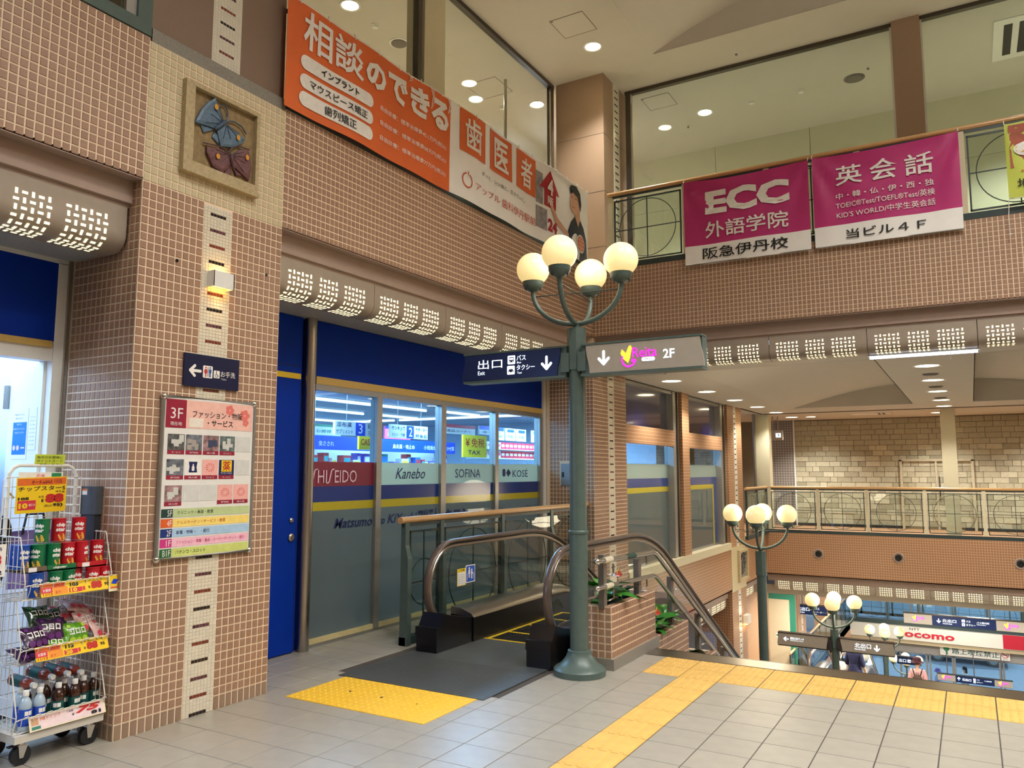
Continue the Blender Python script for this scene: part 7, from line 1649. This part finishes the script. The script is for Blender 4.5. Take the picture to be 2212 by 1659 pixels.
# ---------------------------------------------------------------- people on the lower floors
def skinmesh(name, verts, edges, radii, mat, parent, sub=2):
    me = bpy.data.meshes.new('skin'); me.from_pydata(verts, edges, [])
    o = bpy.data.objects.new('skin', me); TMP.collection.objects.link(o)
    m = o.modifiers.new('s', 'SKIN'); sv = me.skin_vertices[0].data
    for i, rr_ in enumerate(radii): sv[i].radius = (rr_, rr_) if not isinstance(rr_, tuple) else rr_; sv[i].use_root = (i == 0)
    m2 = o.modifiers.new('d', 'SUBSURF'); m2.levels = sub; m2.render_levels = sub
    TMP.view_layers[0].update(); dg = TMP.view_layers[0].depsgraph
    out = bpy.data.meshes.new_from_object(o.evaluated_get(dg), depsgraph=dg); bpy.data.objects.remove(o)
    out.name = name; out.materials.clear(); out.materials.append(mat); out.polygons.foreach_set('use_smooth', [True] * len(out.polygons))
    ob = bpy.data.objects.new(name, out); COL.objects.link(ob); ob.parent = parent; return ob
m_skin = M('skin', (214, 168, 140), .5, var=.04)
def person(lb, loc, rz, H, top, bottom, hair=None, hat=None, dress=False, stride=.0, arm=0.0, long_hair=False):
    r = lroot('person', lb, 'person'); k = H / 1.62
    V = lambda *p: tuple(k * q for q in p)
    J = [V(0, 0, .86), V(0, 0, 1.02), V(0, 0, 1.22), V(0, .01, 1.36), V(0, 0, 1.42), V(0, -.012, 1.50), V(0, -.005, 1.575)]
    R = [.11, .10, .115, .055, .045, .08, .06]; E = [(i, i + 1) for i in range(6)]
    for s in (-1, 1):
        b = len(J); J += [V(s * .15, .01, 1.315), V(s * .20, .03, 1.07), V(s * .20, -.07 - arm, .86 + arm), V(s * .195, -.10 - arm, .79 + arm)]; R += [.052, .042, .03, .028]; E += [(2, b), (b, b + 1), (b + 1, b + 2), (b + 2, b + 3)]
        for q in range(4): J.append(V(s * (.175 + .014 * q), -.115 - arm - .004 * q, .715 + arm + .006 * abs(q - 1))); R.append(.008); E.append((b + 3, len(J) - 1))
        J.append(V(s * .165, -.135 - arm, .765 + arm)); R.append(.009); E.append((b + 3, len(J) - 1))
        b = len(J); st = s * stride; J += [V(s * .09, 0, .78), V(s * .095, -.02 - st * .5, .45), V(s * .09, .01 - st, .08), V(s * .10, -.10 - st, .035)]; R += [.085, .058, .042, .035]; E += [(0, b), (b, b + 1), (b + 1, b + 2), (b + 2, b + 3)]
    skinmesh('body', J, E, [x * k for x in R], m_skin, r)
    hz = 1.535
    mb = MB()
    for s in (-1, 1): mb.ball(V(s * .03, -.085, 1.535), .010 * k, 8, 6)
    mb.build('eye', m_blk, r); mb = MB(); mb.ball(V(0, -.098, 1.51), .013 * k, 8, 6); mb.build('nose', m_skin, r); mb = MB(); mb.box(*V(-.022, -.092, 1.475), *V(.022, -.086, 1.482)); mb.build('mouth', m_redp, r)
    T_ = [V(0, 0, .88), V(0, 0, 1.04), V(0, 0, 1.23), V(0, 0, 1.33)]; TR = [.14, .125, .14, .085]; TE = [(0, 1), (1, 2), (2, 3)]
    for s in (-1, 1): b = len(T_); T_ += [V(s * .155, .01, 1.315), V(s * .205, .03, 1.07), V(s * .205, -.02 - arm * .5, .96 + arm * .5)]; TR += [.07, .06, .055]; TE += [(2, b), (b, b + 1), (b + 1, b + 2)]
    skinmesh('top', T_, TE, [x * k for x in TR], top, r)
    if dress:
        mb = MB(); mb.lathe([(.13 * k, 1.05 * k), (.17 * k, .85 * k), (.22 * k, .5 * k), (.25 * k, .28 * k), (.24 * k, .27 * k), (.15 * k, .85 * k)], n=20); mb.build('skirt', bottom, r, smooth=True)
    else:
        L_ = [V(0, 0, .90)]; LR = [.135]; LE = []
        for s in (-1, 1): b = len(L_); st = s * stride; L_ += [V(s * .09, 0, .76), V(s * .095, -.02 - st * .5, .45), V(s * .09, .01 - st, .12)]; LR += [.105, .08, .07]; LE += [(0, b), (b, b + 1), (b + 1, b + 2)]
        skinmesh('trousers', L_, LE, [x * k for x in LR], bottom, r)
    for s in (-1, 1): st = s * stride; mb = MB(); mb.ball(V(s * .095, -.045 - st, .035), .05 * k, 12, 8, z0=-.7, sc=(.9, 2.0, .9)); mb.build('shoe', m_blk, r, smooth=True)
    if hair:
        mb = MB(); mb.ball(V(0, .014, 1.555), .098 * k, 16, 12, z0=-.45); mb.build('hair', hair, r, smooth=True)
        if long_hair: mb = MB(); mb.surf(lambda u, v: (k * .105 * sin((u - .5) * pi * 1.1), k * (.03 + .08 * cos((u - .5) * pi * 1.1)), k * (1.56 - .42 * v)), 12, 6); mb.build('long_hair', hair, r, smooth=True)
    if hat:
        mb = MB(); mb.lathe([(.17, 1.545), (.12, 1.58), (.105, 1.60), (.098, 1.66), (.06, 1.685), (1e-4, 1.69)], (0, 0, 0), 20); mb.v = [(x * k, y * k, z * k) for x, y, z in mb.v]; mb.build('hat', hat, r, smooth=True)
    r.location = loc; r.rotation_euler = (0, 0, rz); return r, k
m_hair = M('black_hair', (24, 18, 20), .5, var=.2, sc=60); m_pinkt = M('pink_blouse', (232, 176, 172), .7); m_maroon = M('maroon_felt', (70, 24, 34), .8); m_navyd = M('navy_dress', (22, 26, 62), .8)
p, k = person('person seen from behind in pink blouse and maroon hat with brown backpack', (-1.62, 25.4, -5.34), pi, 1.66, m_pinkt, M('beige_trousers', (170, 150, 130), .8), m_hair, m_maroon)
m_bpk = M('brown_backpack', (84, 62, 46), .7)
mb = MB(); mb.ball((0, .17, 1.12), .13, 16, 12, sc=(1.0, .55, 1.3)); mb.build('backpack', m_bpk, p, smooth=True)
mb = MB(); mb.ball((0, .22, 1.05), .085, 12, 8, sc=(1.0, .5, .8)); mb.tube([(-.03, .15, 1.28), (-.03, .16, 1.33), (.03, .16, 1.33), (.03, .15, 1.28)], .008, 6); mb.build('pack_pocket', m_bpk, p, smooth=True)
for s in (-1, 1): mb = MB(); mb.tube([(s * .10, -.15, 1.05), (s * .115, -.15, 1.2), (s * .12, -.08, 1.36), (s * .12, .02, 1.40), (s * .10, .10, 1.34), (s * .06, .15, 1.22)], .016, 6); mb.build('pack_strap', m_blk, p, smooth=True)
p, k = person('person in navy dress with a white tote bag behind the third lamp post', (-2.79, 21.85, F2 + .007), pi * .9, 1.6, m_navyd, m_navyd, m_hair, None, True, 0, .05)
tb = root('tote_bag', (-3.06, 22.0, -3.3), 'white cloth tote bag held by the person in navy dress', 'bag')
mb = MB(); mb.surf(lambda u, v: (-3.17 + .22 * u + .02 * sin(6 * v), 21.98 - .05 * sin(pi * u) * sin(pi * min(1, v + .2)), -3.50 + .36 * v), 10, 10); mb.surf(lambda u, v: (-3.17 + .22 * u + .02 * sin(6 * v), 21.98 + .05 * sin(pi * u) * sin(pi * min(1, v + .2)), -3.50 + .36 * v), 10, 10); mb.build('sack', m_clothw, tb, smooth=True)
for y in (21.95, 22.01): mb = MB(); mb.tube([(-3.13, y, -3.16), (-3.10, y, -3.02), (-3.02, y, -2.98), (-2.99, y, -3.16)], .009, 6); mb.build('strap', m_clothw, tb, smooth=True)
person('person with long black hair and white top crossing the street', (-.76, 41.4, F1 - .1), -1.2, 1.6, M('white_top', (220, 220, 224), .7), M('grey_skirt', (150, 150, 160), .7), m_hair, None, True, .0, 0, True)
person('person in violet cap and lilac clothes in the street', (-1.78, 40.5, F1 - .1), 1.2, 1.55, M('lilac_top', (170, 170, 206), .7), M('lilac_trousers', (150, 150, 190), .7), m_hair, M('violet_cap', (110, 80, 150), .7))

# tidy up
bpy.data.scenes.remove(TMP)
